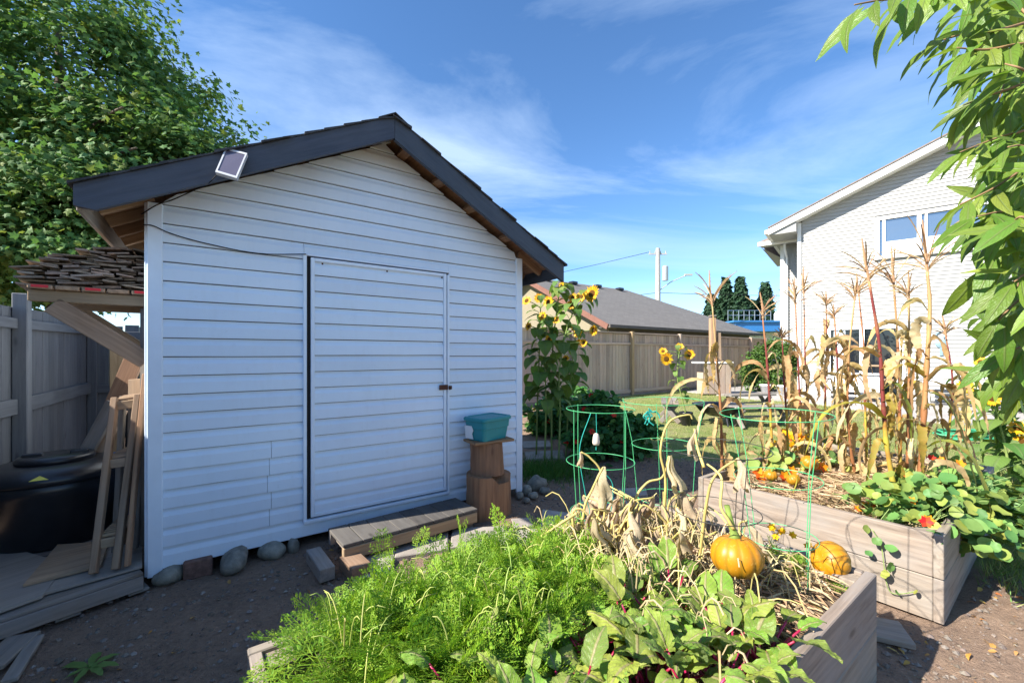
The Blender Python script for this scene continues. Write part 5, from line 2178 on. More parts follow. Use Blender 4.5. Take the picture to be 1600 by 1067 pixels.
# ------------------------------------------------------------------ carrots
def frond(seed):
    """one carrot leaf along +X: fine bipinnate blades on a bending rib"""
    r = random.Random(seed)
    V, T = [], []

    def tri(a, b, c):
        k = len(V)
        V.extend([a, b, c])
        T.append((k, k + 1, k + 2))
    npin = 7
    for i in range(npin):
        t = .42 + .56 * i / npin
        ln = .30 * (1 - ((t - .42) / .60) ** 1.4) + .03
        for s in (-1, 1):
            ax = math.radians(r.uniform(42, 62)) * s
            dx, dy = math.cos(ax), math.sin(ax)
            zdrop = -r.uniform(.0, .10)
            base = np.array([t, 0, -.22 * t * t])
            m = 4 if ln > .1 else 3
            for j in range(m):
                q = (j + .7) / m
                c0 = base + np.array([dx, dy, zdrop * q]) * ln * q
                for s2 in (-1, 1):
                    b2 = ax + s2 * math.radians(r.uniform(28, 50))
                    l2 = ln * .42 * (1.15 - q) + .012
                    e = c0 + np.array([math.cos(b2), math.sin(b2), r.uniform(-.15, .25)]) * l2
                    w = np.array([-math.sin(b2), math.cos(b2), r.uniform(-.4, .4)]) * .0085
                    mid_ = (c0 + e) / 2
                    tri(tuple(c0), tuple(mid_ + w * 1.2), tuple(e))
                    tri(tuple(c0), tuple(e), tuple(mid_ - w * 1.2))
            e = base + np.array([dx, dy, zdrop]) * ln
            w = np.array([-dy, dx, 0]) * .006
            tri(tuple(base - w), tuple(base + w), tuple(e))
    n = 7
    for i in range(n):
        t0, t1 = i / n, (i + 1) / n
        a, b = np.array([t0, 0, -.22 * t0 * t0]), np.array([t1, 0, -.22 * t1 * t1])
        w = np.array([0, .009 * (1.1 - t0), 0])
        tri(tuple(a - w), tuple(a + w), tuple(b))
        tri(tuple(a + w), tuple(b + w * .8), tuple(b))
        w = np.array([0, 0, .007])
        tri(tuple(a - w), tuple(a + w), tuple(b))
    return np.array(V), np.array(T)


FR = [frond(i) for i in range(5)]


def frond_bunch(pos, dirs, sizes):
    parts = []
    idx = RNG.integers(0, len(FR), len(pos))
    nn = dirs.copy()
    nn[:, 2] = 0
    nn = -nn * .8 + np.array([0, 0, 1.0]) + RNG.normal(size=nn.shape) * .35
    for k, (V, T) in enumerate(FR):
        m = idx == k
        if m.any():
            W, TT, _ = scatter(V, T, pos[m], dirs[m], nn[m], sizes[m])
            parts.append((W, TT))
    W, TT, _ = merge(parts)
    return W, TT


ncar = 80
ca = RNG.uniform(-2.10, -.98, ncar)
cbv = RNG.uniform(.50, 1.04, ncar)
keepc = (cbv > .60 + .12 * np.sin(ca * 5)) & (cbv < 1.02 + .4 * (ca + 2.05))
ca, cbv = ca[keepc], cbv[keepc]
rows_ = []
for a, b in zip(ca, cbv):
    p_ = bedpt(R1, a, b, SZ)
    k = RNG.integers(9, 14)
    d = rdir(k, .22, 1.0)
    d[:, 2] *= 1.05
    rows_.append((np.tile(np.array(p_), (k, 1)) + RNG.normal(size=(k, 3)) * [.012, .012, 0], d, RNG.uniform(.18, .30, k)))
pos = np.concatenate([q[0] for q in rows_])
dr_ = nrmz(np.concatenate([q[1] for q in rows_]))
sz_ = np.concatenate([q[2] for q in rows_])
W, TT = frond_bunch(pos, dr_, sz_)
tag(obj('carrot_greens', tri_mesh('carrot_greens', W, TT, False), CARROT), 'dense feathery bright green carrot tops filling the near end of the front bed', 'carrots', kind='stuff')


def carrot_sprig(px, py_base, py_top, Y, label, lean=0.0):
    b_, t_ = P(px - lean, py_base, Y), P(px, py_top, Y)
    L = (t_ - b_).length
    o = empty('carrot_frond', b_, label, 'carrot frond', 'carrot fronds standing above the rest')
    k = 3
    posn = np.tile(np.array(b_), (k, 1))
    dd = np.array([np.array((t_ - b_).normalized()) + RNG.normal(size=3) * (.05 if i == 0 else .28) for i in range(k)])
    W, TT = frond_bunch(posn, nrmz(dd), np.array([L * 1.05, L * .75, L * .65]))
    obj('leaf', tri_mesh('leaf', W, TT, False), CARROT, o)


# the canopy: short leaves spreading level over the tops
nk = 560
ka = RNG.uniform(-2.12, -.96, nk)
kb = RNG.uniform(.46, 1.06, nk)
ok = (kb > .585 + .08 * np.sin(ka * 5)) & (kb < 1.0 + .4 * (ka + 2.05))
ka, kb = ka[ok], kb[ok]
X = R1.x + AX.x * ka + BX.x * kb
Y = R1.y + AX.y * ka + BX.y * kb
Zk = SZ + .03 + .10 * vnoise(X, Y, 7, 2) + RNG.uniform(-.02, .03, len(X))
dk_ = rdir(len(X), -.05, .55)
W, TT = frond_bunch(np.stack([X, Y, Zk], 1), dk_, RNG.uniform(.17, .29, len(X)) * np.where(kb > .95, .72, 1))
tag(obj('carrot_canopy', tri_mesh('carrot_canopy', W, TT, False), CARROT), 'uppermost lacy carrot leaves spread over the carrot patch', 'carrots', kind='stuff')
carrot_sprig(786, 880, 782, 2.05, 'tallest upright carrot frond, in front of the stumps')
carrot_sprig(716, 890, 812, 2.0, 'upright carrot frond left of the tallest one, before the step')
carrot_sprig(725, 880, 806, 2.05, 'carrot frond rising over the right end of the step', 8)
carrot_sprig(602, 905, 832, 1.95, 'carrot frond bending over the lit timber block')
carrot_sprig(470, 990, 925, 1.55, 'leftmost carrot frond reaching over the bare earth', -50)
carrot_sprig(655, 890, 828, 1.98, 'small carrot frond below the middle of the step', 10)

# ------------------------------------------------------------------ beets
def beet_leaf(seed, nu=18, nv=8):
    r = random.Random(seed)
    v, uv = [], []
    p1, p2, p3 = r.uniform(0, 6), r.uniform(0, 6), r.uniform(0, 6)
    dro = r.uniform(.6, 2.1)
    x = z = 0
    for i in range(nu + 1):
        t = i / nu
        w = .27 * (math.sin(math.pi * min(1, t ** .72)) ** .7) + .012
        w *= 1 + .04 * math.sin(t * 13 + p1)
        for j in range(nv + 1):
            s = -1 + 2 * j / nv
            ru = .045 * (abs(s) ** 1.5) * math.sin(t * 10 + p2 + (2.0 if s > 0 else 0)) + .014 * math.sin(t * 22 + s * 4 + p3) * (.5 + .5 * abs(s))
            ru += .016 * math.sin(t * 46 - abs(s) * 7 + p1) * min(1, 4 * abs(s)) * (1 - .4 * abs(s)) + .012 * math.sin(t * 9 + p2) * s
            v.append((x + .016 * math.sin(t * 17 + p3) * abs(s) - .03 * abs(s) ** 2, s * w, z + .22 * abs(s) * w * (1 if seed % 3 else -1.2) + ru * 1.25))
            uv.append((t, j / nv))
        an = .35 - dro * t
        x += math.cos(an) / nu
        z += math.sin(an) / nu
    f = []
    for i in range(nu):
        for j in range(nv):
            a = i * (nv + 1) + j
            f.append((a, a + nv + 1, a + nv + 2, a + 1))
    return tri_mesh('leaf', np.array(v), tris(f), True, np.array(uv))


BLM = [beet_leaf(i) for i in range(8)]
for m in BLM:
    m.materials.append(BEETL)


def dirM(p, d, n_, s):
    d = Vector(d).normalized()
    y = Vector(n_).cross(d)
    if y.length < 1e-3:
        y = Vector((1, 0, 0)).cross(d)
    y.normalize()
    z = d.cross(y)
    M = Matrix(((d.x * s, y.x * s, z.x * s, p[0]), (d.y * s, y.y * s, z.y * s, p[1]), (d.z * s, y.z * s, z.z * s, p[2]), (0, 0, 0, 1)))
    return M


rb = random.Random(21)
spots = []
for a in np.arange(-2.12, -.90, .135):
    for b in (.09, .24, .39, .50):
        if b > .45 and a > -1.2 and rb.random() < .4:
            continue
        if b > .45 and a < -1.98:
            continue
        spots.append((a + rb.uniform(-.05, .05), b + rb.uniform(-.04, .04)))
for i, (a, b) in enumerate(spots):
    p_ = bedpt(R1, a, b, SZ)
    o = empty('beet_plant', p_, 'leafy beet with crimson stalks in the front bed row', 'beet', 'beets in the front bed')
    nl = rb.randint(8, 11)
    a0 = rb.uniform(0, 6)
    for k in range(nl):
        an = a0 + k * 2.399
        out = rb.uniform(.25, .85)
        st_ = rb.uniform(.08, .17)
        d = Vector((math.cos(an) * out, math.sin(an) * out, 1)).normalized()
        e = p_ + d * st_ + Vector((math.cos(an), math.sin(an), 0)) * .03
        mb = MB()
        mb.tube(bez(p_ + Vector((math.cos(an), math.sin(an), 0)) * .012, p_ + d * st_ * .5, e, 4), [.0055, .005, .0045, .004, .0035], 5)
        mb.build('stalk', BEETST, o, sm=True)
        ld2 = Vector((math.cos(an), math.sin(an), rb.uniform(-.2, 1.0))).normalized()
        me = BLM[rb.randrange(8)]
        lf = bpy.data.objects.new('leaf', me)
        place(lf, dirM(e - ld2 * .004, ld2, Vector((-math.cos(an) * .5 + rb.uniform(-.3, .3), -math.sin(an) * .5 + rb.uniform(-.3, .3), 1)), rb.uniform(.075, .155)), o)

# ------------------------------------------------------------------ withered pumpkin vine
def wilt_leaf(seed, n=16, m=7):
    r = random.Random(seed)
    v = []
    ph = [r.uniform(0, 6) for _ in range(4)]
    pl = r.choice((4, 5, 6))
    wide = r.uniform(.8, 1.25)
    for i in range(m + 1):
        t = i / m
        for k in range(n + 1):
            th = 2 * math.pi * .92 * k / n
            rad = (.06 + .26 * t ** .7 * wide) * (1 + .38 * math.sin(pl * th + ph[0]) * t + .15 * math.sin(9 * th + ph[1]) * t)
            x = -t * (1 + .10 * math.sin(3 * th + ph[2])) + .12 * math.sin(2 * th + ph[3]) * t
            v.append((x * -1.0, rad * math.cos(th) * .8, rad * math.sin(th) * .55 + .06 * math.sin(t * 7 + ph[1])))
    f = []
    for i in range(m):
        for k in range(n):
            a = i * (n + 1) + k
            f.append((a, a + 1, a + n + 2, a + n + 1))
    WLA.append((np.array(v), tris(f)))
    return tri_mesh('leaf', np.array(v), tris(f), True)


WLA = []
WLM = [wilt_leaf(i) for i in range(7)]
for m in WLM:
    m.materials.append(WILT)


def withered(name, base, heads, label, extra=8, ground=10, seed=0):
    """base: soil point; heads: list of stem paths (world points); leaves hang at the end"""
    r = random.Random(seed)
    o = empty(name, base, label, 'withered vine', 'withered pumpkin vines')
    for pth, s in heads:
        mb = MB()
        pts = spline(pth, 6)
        n = len(pts)
        mb.tube(pts, [.0075 - .0035 * i / n for i in range(n)], 6)
        mb.build('stem', VINEST, o, sm=True)
        if s > 0:
            lf = bpy.data.objects.new('withered_leaf', WLM[r.randrange(7)])
            place(lf, dirM(pts[-1], Vector((r.uniform(-.25, .25), r.uniform(-.2, .2), -1)), Vector((r.uniform(-1, 1), r.uniform(-1, 1), .1)), s), o)
    for k in range(extra):
        q = Vector(base) + Vector((r.gauss(0, .16), r.gauss(0, .13), r.uniform(.07, .33)))
        pth = [Vector(base) + Vector((r.gauss(0, .12), r.gauss(0, .1), .0)), (Vector(base) + q) / 2 + Vector((r.uniform(-.05, .05), r.uniform(-.05, .05), r.uniform(.05, .12))), q]
        mb = MB()
        mb.tube(spline(pth, 5), .0045, 5)
        mb.build('stem', VINEST, o, sm=True)
        lf = bpy.data.objects.new('withered_leaf', WLM[r.randrange(7)])
        place(lf, dirM(q, Vector((r.uniform(-.5, .5), r.uniform(-.5, .5), -1)), Vector((r.uniform(-1, 1), r.uniform(-1, 1), .1)), r.uniform(.09, .18)), o)
    for k in range(ground):
        q = Vector(base) + Vector((r.gauss(0, .22), r.gauss(0, .17), r.uniform(.015, .06)))
        lf = bpy.data.objects.new('withered_leaf', WLM[r.randrange(7)])
        place(lf, dirM(q, Vector((r.uniform(-1, 1), r.uniform(-1, 1), r.uniform(-.3, .1))), Vector((r.uniform(-.4, .4), r.uniform(-.4, .4), 1)), r.uniform(.07, .14)), o)
    return o


Yv = 2.15
withered('pumpkin_vine', bedpt(R1, -.80, .84, SZ), [
    ([P(905, 900, 2.1), P(912, 800, 2.1), P(925, 765, 2.1), P(942, 730, 2.1)], .17),
    ([P(930, 890, 2.1), P(945, 800, 2.1), P(940, 740, 2.12), P(922, 715, 2.12), P(908, 706, 2.12)], .07),
    ([P(905, 800, 2.05), P(880, 815, 2.0), P(850, 835, 2.0), P(820, 852, 2.02)], 0),
    ([P(900, 850, 2.05), P(895, 800, 2.05), P(915, 800, 2.05), P(935, 840, 2.02), P(945, 880, 2.0)], .10),
    ([P(960, 890, 2.1), P(955, 830, 2.05), P(962, 800, 2.05)], .16)],
    'withered brown pumpkin vine with yellow stems in the front bed, left of the cages', 30, 22, 1)
withered('pumpkin_vine', bedpt(R1, -.52, .72, SZ), [
    ([P(985, 880, 2.2), P(990, 790, 2.2), P(1010, 755, 2.2), P(1035, 745, 2.2), P(1045, 712, 2.2)], .17),
    ([P(1030, 880, 2.2), P(1040, 760, 2.2), P(1032, 705, 2.2), P(1045, 660, 2.2), P(1075, 648, 2.2), P(1082, 655, 2.2)], 0),
    ([P(1070, 900, 2.1), P(1050, 830, 2.1), P(1010, 790, 2.1), P(995, 800, 2.1)], .15),
    ([P(1060, 880, 2.15), P(1085, 850, 2.1), P(1120, 830, 2.1)], .13)],
    'withered brown pumpkin vine in the front bed, hanging through the middle cage', 26, 20, 2)
withered('pumpkin_vine', bedpt(R1, -.40, .42, SZ), [
    ([P(1090, 900, 1.9), P(1105, 780, 1.85), P(1120, 740, 1.85), P(1155, 715, 1.85)], .13),
    ([P(1146, 826, 1.70), P(1138, 812, 1.70), P(1126, 790, 1.72), P(1128, 750, 1.75), P(1118, 735, 1.8), P(1105, 725, 1.85)], 0),
    ([P(1100, 730, 1.85), P(1090, 700, 1.9), P(1085, 670, 1.95)], .12)],
    'withered pumpkin vine whose yellow stem carries the hanging pumpkin', 6, 10, 3)
withered('pumpkin_vine', bedpt(G2, 1.25, 1.0, SZ + .02), [([P(1275, 720, 3.9), P(1270, 690, 3.9), P(1278, 672, 3.9)], .2)], 'withered grey-brown vine leaves lying in the straw behind the rear bed cage', 9, 26, 4)

# tangle of dry tendrils and petioles
rt = random.Random(17)
mb = MB()
for k in range(800):
    a, b = rt.uniform(-1.12, -.12), rt.gauss(.72, .24)
    if not (.08 < b < 1.05):
        continue
    if a > -.55 and rt.random() < .45:
        continue
    p0 = bedpt(R1, a, b, SZ + rt.uniform(0, .05))
    hh = rt.uniform(.02, .27) * (1.0 if a < -.35 else .5)
    an = rt.uniform(0, 6.28)
    l = rt.uniform(.06, .22)
    p1 = p0 + Vector((math.cos(an) * l * .5, math.sin(an) * l * .5, hh * 1.4))
    p2 = p0 + Vector((math.cos(an) * l, math.sin(an) * l, rt.uniform(0, hh)))
    mb.tube(bez(p0, p1, p2, 5), rt.uniform(.0012, .0035), 4)
TENDR = leafmat('dry_tendril', [(.55, .45, .24), (.62, .50, .30), (.45, .34, .20), (.58, .48, .18)], .1, .8, vary=.2, spec=.2)
tag(mb.build('vine_tangle', TENDR, None), 'pale tangle of dry vine tendrils over the straw of the front bed', 'tendrils', kind='stuff')

mb = MB()
for k in range(90):
    a, b = rt.uniform(-2.05, -1.0), rt.uniform(.55, 1.0)
    p0 = bedpt(R1, a, b, SZ + .02)
    an = rt.uniform(0, 6.28)
    l = rt.uniform(.06, .16)
    h = rt.uniform(.14, .27)
    mb.tube(bez(p0, p0 + Vector((math.cos(an) * l * .3, math.sin(an) * l * .3, h * 1.1)), p0 + Vector((math.cos(an) * l, math.sin(an) * l, h)), 6), [.0028, .0027, .0026, .0024, .0021, .0018, .001], 5)
CSTEM = leafmat('carrot_leaf_stem', [(.34, .44, .10), (.42, .50, .13), (.50, .50, .16)], .2, .6, vary=.15)
tag(mb.build('carrot_stems', CSTEM, None, sm=True), 'pale arching leaf stems showing among the carrot tops', 'carrots', kind='stuff')

# heap of crumpled leaves under the vines
parts = []
for V, T in WLA:
    k = 26
    a = RNG.uniform(-1.18, -.34, k)
    b = RNG.normal(.80, .17, k)
    ok = (b > .42) & (b < 1.06)
    a, b = a[ok], b[ok]
    k = len(a)
    X = R1.x + AX.x * a + BX.x * b
    Y = R1.y + AX.y * a + BX.y * b
    Z = SZ + .03 + RNG.random(k) ** 1.3 * .16 * np.exp(-((a + .78) / .33) ** 2)
    W, TT, _ = scatter(V, T, np.stack([X, Y, Z], 1), rdir(k, -.9, .2), rdir(k), RNG.uniform(.06, .12, k))
    parts.append((W, TT))
W, TT, _ = merge(parts)
WILTH = leafmat('crumpled_leaf_heap', [(.44, .34, .24), (.54, .43, .31), (.34, .25, .17), (.48, .36, .22), (.40, .33, .25)], .3, .85, tint=(.24, .17, .11), tfac=.5, vary=.22, spec=.1)
tag(obj('crumpled_leaves', tri_mesh('crumpled_leaves', W, TT, True), WILTH), 'heap of crumpled tan dead leaves under the withered vines of the front bed', 'dead leaves', kind='stuff')
# ------------------------------------------------------------------ ribbons (corn leaves)
def ribbon(path, w0, twist=0.0, fold=.25, seed=0, crumple=0.0):
    """leaf blade along a path of points"""
    r = random.Random(seed)
    pts = [Vector(p) for p in path]
    n = len(pts)
    v, uv, f = [], [], []
    side = None
    for i, p in enumerate(pts):
        t = (pts[min(i + 1, n - 1)] - pts[max(i - 1, 0)]).normalized()
        if side is None:
            side = t.cross(Vector((0, 0, 1)))
            if side.length < .05:
                side = Vector((1, 0, 0))
            side.normalize()
        side = (side - t * side.dot(t)).normalized()
        q = i / (n - 1)
        side = Matrix.Rotation(twist / n * (1 + r.uniform(-.5, .5)), 3, t) @ side
        nn = side.cross(t)
        w = w0 * min(1, q * 5 + .45) * (1 - q ** 2.6) * .5 * r.uniform(.72, 1.12) + .0015
        j1, j2 = r.uniform(-1, 1) * crumple * w0, r.uniform(-1, 1) * crumple * w0
        v += [p + side * w + nn * (fold * w + j1), p, p - side * w + nn * (fold * w + j2)]
        uv += [(q, 0), (q, .5), (q, 1)]
    for i in range(n - 1):
        a = i * 3
        f += [(a, a + 1, a + 4, a + 3), (a + 1, a + 2, a + 5, a + 4)]
    return tri_mesh('leaf', np.array([tuple(p) for p in v]), tris(f), True, np.array(uv))


def corn(path, Y, label, seed, leaves=(), nrand=6, rad=.012, tassel=.30, spread=.16, dry=True):
    """path: pixel points from base to tassel foot at depth Y"""
    r = random.Random(seed)
    pts = [P(x, y, Y) for x, y in path]
    base = pts[0].copy()
    if base.z > SZ + .02:
        base = Vector((base.x, base.y, SZ))
        pts = [base] + pts
    o = empty('corn_plant', base, label, 'corn', 'dry corn stalks in the rear bed')
    sp_ = spline(pts, 7)
    n = len(sp_)
    radii = [rad * 1.22 * (1 - .62 * i / n) * (1.28 if i % 5 == 0 else 1.0) for i in range(n)]
    mb = MB()
    mb.tube(sp_, radii, 7)
    mb.build('stalk', CORNST, o, sm=True)
    top = sp_[-1]
    dirt = (sp_[-1] - sp_[-3]).normalized()
    # tassel
    if tassel:
        mb = MB()
        mb.tube([top, top + dirt * tassel * .5 + Vector((r.uniform(-.01, .01), 0, 0)), top + dirt * tassel], [.007, .009, .003], 5)
        for k in range(r.randint(11, 16)):
            a = r.uniform(0, 6.28)
            z0 = r.uniform(0, .35) * tassel
            h = Vector((math.cos(a), math.sin(a), 0))
            l = tassel * r.uniform(.40, .72)
            up_ = r.uniform(.55, 1.6)
            p0 = top + dirt * z0
            p1 = p0 + (h * .6 + ZX * up_) * l * .55
            p2 = p0 + (h * .95 + ZX * (up_ - .25)) * l
            q = bez(p0, p1, p2, 5)
            mb.tube(q, [.0028, .0036, .0044, .0044, .0038, .0018], 4)
            for j in range(1, 6):                       # spikelets
                for s_ in (-1, 1):
                    e = q[j] + Vector((r.uniform(-.014, .014), r.uniform(-.014, .014), r.uniform(-.006, .012)))
                    mb.add([q[j], q[j] + Vector((.006, .004, .0)), e], [(0, 1, 2)])
        for j in range(22):
            q = top + dirt * tassel * (.25 + .75 * j / 22)
            e = q + Vector((r.uniform(-.013, .013), r.uniform(-.013, .013), .012))
            mb.add([q + Vector((-.003, 0, 0)), q + Vector((.003, 0, 0)), e], [(0, 1, 2)])
        mb.build('tassel', TASSELM, o)
    for (pix, w, mat, tw) in leaves:
        pp_ = spline([P(x, y, Y + dy) for x, y, dy in pix], 6)
        obj('leaf', ribbon(pp_, w, tw, .3, seed + len(pix), .08), mat, o)
    nrand += 7
    for k in range(nrand):
        i = int(n * (.15 + .66 * (k + r.uniform(0, .6)) / nrand))
        i = min(i, n - 2)
        q = sp_[i]
        a = r.uniform(0, 6.28)
        if k % 2:
            a += math.pi
        h = Vector((math.cos(a), math.sin(a) * .6, 0))
        l = r.uniform(.22, .5)
        if r.random() < .55:                            # collapsed: hangs beside the stalk
            pth = [q, q + h * .05 + ZX * .05, q + h * .085 - ZX * .04, q + h * (.09 + r.uniform(-.03, .04)) - ZX * l * .5, q + h * (.08 + r.uniform(-.05, .05)) - ZX * l * .85]
            w = r.uniform(.038, .07)
            cr = .13
        else:
            pth = [q, q + h * l * .35 + ZX * l * .28, q + h * l * .75 + ZX * l * .18, q + h * l * .95 - ZX * l * .15, q + h * l * (1.0 + r.uniform(-.1, .1)) - ZX * l * .5]
            w = r.uniform(.030, .052)
            cr = .08
        m = CORNDRY if (dry or r.random() < .6) else CORNGRN
        obj('leaf', ribbon(spline(pth, 9), w, r.uniform(-5, 5), .35, seed * 31 + k, cr), m, o)
    return o


CD, CG = CORNDRY, CORNGRN
corn([(1128, 715), (1126, 640), (1120, 560), (1113, 478)], 3.55, 'leftmost dry corn stalk with a bleached tassel, in front of the timber post', 1, nrand=6, rad=.011, tassel=.30)
corn([(1207, 720), (1204, 650), (1198, 560), (1192, 500)], 3.6, 'dry corn stalk second from the left, with curled brown leaves', 2, nrand=8, rad=.012, tassel=.24)
corn([(1253, 722), (1250, 640), (1247, 560), (1243, 478)], 3.9, 'pale dry corn stalk just left of the white house corner', 3, nrand=6, rad=.010, tassel=.26)
corn([(1264, 722), (1262, 640), (1258, 560), (1256, 460)], 4.0, 'thin dry corn stalk along the white house corner trim', 4, nrand=5, rad=.009, tassel=.26)
corn([(1288, 715), (1290, 600), (1292, 540), (1291, 480)], 4.2, 'short thin corn stalk with a small tassel before the patio door', 5, nrand=5, rad=.008, tassel=.16)
corn([(1336, 745), (1325, 660), (1326, 560), (1335, 470)], 3.5, 'reddish corn stalk bending right over the left patio door pane', 6, nrand=6, rad=.011, tassel=.20)
corn([(1402, 790), (1386, 700), (1380, 630), (1374, 540), (1358, 440)], 2.85, 'tall yellow corn stalk with a big arching leaf to the left', 7,
     leaves=[([(1383, 655, 0), (1350, 632, -.05), (1310, 634, -.1), (1280, 660, -.12), (1262, 700, -.12), (1240, 770, -.12)], .07, CG, .5),
             ([(1378, 610, 0), (1400, 600, -.05), (1420, 640, -.08), (1424, 690, -.08)], .055, CG, 1.2),
             ([(1376, 560, 0), (1350, 545, 0), (1325, 555, .02), (1315, 600, .02), (1310, 650, .02)], .05, CD, 1.0),
             ([(1378, 580, 0), (1400, 560, 0), (1440, 568, -.05), (1450, 590, -.05)], .05, CD, .8)], nrand=4, rad=.015, tassel=.30, dry=False)
corn([(1355, 735), (1352, 640), (1351, 560), (1342, 462)], 3.7, 'brown corn stalk just left of the tall yellow one', 8, nrand=7, rad=.010, tassel=.20)
corn([(1407, 765), (1406, 660), (1404, 560), (1397, 450)], 3.2, 'dark red corn stalk right of the tall yellow one', 9, nrand=5, rad=.011, tassel=.32,
     leaves=[([(1405, 640, 0), (1420, 600, 0), (1440, 606, -.05), (1452, 640, -.05)], .05, CG, .6)])
corn([(1420, 775), (1419, 680), (1421, 560), (1420, 470)], 3.1, 'straw-coloured corn stalk left of the thick crimson one', 10, nrand=6, rad=.011, tassel=.22)
corn([(1436, 790), (1443, 660), (1449, 560), (1453, 480), (1449, 425)], 2.75, 'thick crimson corn stalk with long arching leaves to the right', 11,
     leaves=[([(1446, 560, 0), (1470, 562, -.05), (1495, 585, -.1), (1508, 625, -.12), (1510, 690, -.12)], .062, CD, .5),
             ([(1444, 610, 0), (1475, 625, -.05), (1500, 670, -.1), (1520, 740, -.12), (1535, 800, -.12)], .055, CG, .8),
             ([(1444, 590, 0), (1420, 570, 0), (1395, 578, -.05), (1385, 590, -.05)], .055, CG, .5),
             ([(1446, 700, 0), (1480, 690, -.1), (1520, 720, -.18), (1545, 790, -.2), (1550, 850, -.2)], .06, CG, .6)], nrand=3, rad=.016, tassel=.34, dry=False)
corn([(1478, 720), (1486, 640), (1488, 590), (1478, 525)], 3.3, 'thin purple corn stalk farthest right, with a spreading pale tassel', 12, nrand=5, rad=.009, tassel=.16)

corn([(1312, 735), (1310, 640), (1308, 560), (1304, 500)], 3.8, 'leafy brown corn stalk before the left edge of the patio door', 13, nrand=7, rad=.010, tassel=.14)
corn([(1232, 715), (1229, 650), (1225, 590), (1222, 530)], 3.7, 'short broken corn stalk between the second and the pale stalk', 14, nrand=6, rad=.010, tassel=.12)

# ------------------------------------------------------------------ sunflowers
def flower_mesh(seed, r=1.0, n=22):
    rr = random.Random(seed)
    V, T = [], []
    for k in range(n * 2):
        a = 2 * math.pi * k / (n * 2) + rr.uniform(-.1, .1)
        lay = k % 2
        l = r * rr.uniform(.85, 1.1)
        c, s = math.cos(a), math.sin(a)
        z = .05 * lay
        dz = rr.uniform(-.05, .28)
        b0 = (.42 * r, -.05 * r)
        q = [(.40 * r * c + .07 * r * s, .40 * r * s - .07 * r * c, z), (.40 * r * c - .07 * r * s, .40 * r * s + .07 * r * c, z),
             (.72 * l * c - .10 * r * s, .72 * l * s + .10 * r * c, z + dz * .4 * r), (l * c, l * s, z + dz * r), (.72 * l * c + .10 * r * s, .72 * l * s - .10 * r * c, z + dz * .4 * r)]
        i = len(V)
        V += q
        T += [(i, i + 1, i + 2), (i, i + 2, i + 4), (i + 2, i + 3, i + 4)]
    me = tri_mesh('petals', np.array(V), np.array(T), False)
    me.materials.append(PETAL)
    return me


FLM = [flower_mesh(i) for i in range(3)]
mb = MB()
mb.lathe([(0, .10), (.18, .11), (.33, .10), (.45, .05), (.46, -.03), (.30, -.12), (0, -.16)], 16)
DISCM = mesh('disc', mb.v, mb.f, True)
DISCM.materials.append(SUNDISC)
hv, ht, huv = strip_leaf(6, .42, .18, .9, .02, 'ovate', 3)
SUNLM = []
for i in range(3):
    hv, ht, huv = strip_leaf(6, .40, .16 + .06 * i, .7 + .35 * i, .025, 'ovate', i)
    m_ = tri_mesh('leaf', hv, ht, True, huv)
    m_.materials.append(leafmat('sunflower_leaf_single', [(.11, .21, .045), (.14, .245, .05), (.18, .28, .06)], .38, .55, island=False, vary=.2, midrib=(.14, .21, .07)) if i == 0 else MATS['sunflower_leaf_single'])
    SUNLM.append(m_)


def sunflower(base, path, label, heads, nleaf=12, leafs=.20, seed=0, group='sunflowers', lmin=.35, face=(-.5, -.8, .25), rad=.013):
    """base: world point; path: world points up the stem; heads: list of (world point, radius)"""
    r = random.Random(seed)
    o = empty('sunflower', base, label, 'sunflower', group)
    sp_ = spline([base] + path, 6)
    n = len(sp_)
    mb = MB()
    mb.tube(sp_, [rad * (1 - .5 * i / n) for i in range(n)], 7)
    mb.build('stem', SUNSTEM, o, sm=True)
    nleaf = int(nleaf * 1.9)
    for k in range(nleaf):
        i = int(n * (lmin + (1 - lmin) * (k + .5) / nleaf))
        i = min(i, n - 1)
        q = sp_[i]
        a = k * 2.4 + r.uniform(-.4, .4)
        h = Vector((math.cos(a), math.sin(a), 0))
        e = q + h * r.uniform(.05, .12) + ZX * r.uniform(.02, .08)
        mb = MB()
        mb.tube([q, (q + e) / 2 + ZX * .02, e], .004, 4)
        mb.build('leaf_stalk', SUNSTEM, o, sm=True)
        lf = bpy.data.objects.new('leaf', SUNLM[r.randrange(3)])
        place(lf, dirM(e, h + ZX * r.uniform(-.7, .1), ZX + h * r.uniform(-.2, .6), leafs * 1.08 * r.uniform(.6, 1.15) * (1 - .35 * i / n)), o)
    for (q, rad_) in heads:
        j = min(range(n), key=lambda i: (sp_[i] - q).length + (0 if sp_[i].z < q.z else 1))
        if (sp_[j] - q).length > .02:
            mb = MB()
            mb.tube(bez(sp_[j], (sp_[j] + q) / 2 + ZX * .03, q, 5), rad * .45, 5)
            mb.build('branch', SUNSTEM, o, sm=True)
        fd = Vector(face) + Vector((r.uniform(-.35, .35), r.uniform(-.25, .25), r.uniform(-.3, .3)))
        M = Matrix.Translation(q) @ fd.to_track_quat('Z', 'Y').to_matrix().to_4x4() @ Matrix.Scale(rad_, 4)
        hd = bpy.data.objects.new('flower_head', DISCM)
        place(hd, M, o)
        pe = bpy.data.objects.new('petals', FLM[r.randrange(3)])
        place(pe, M, hd)
    return o


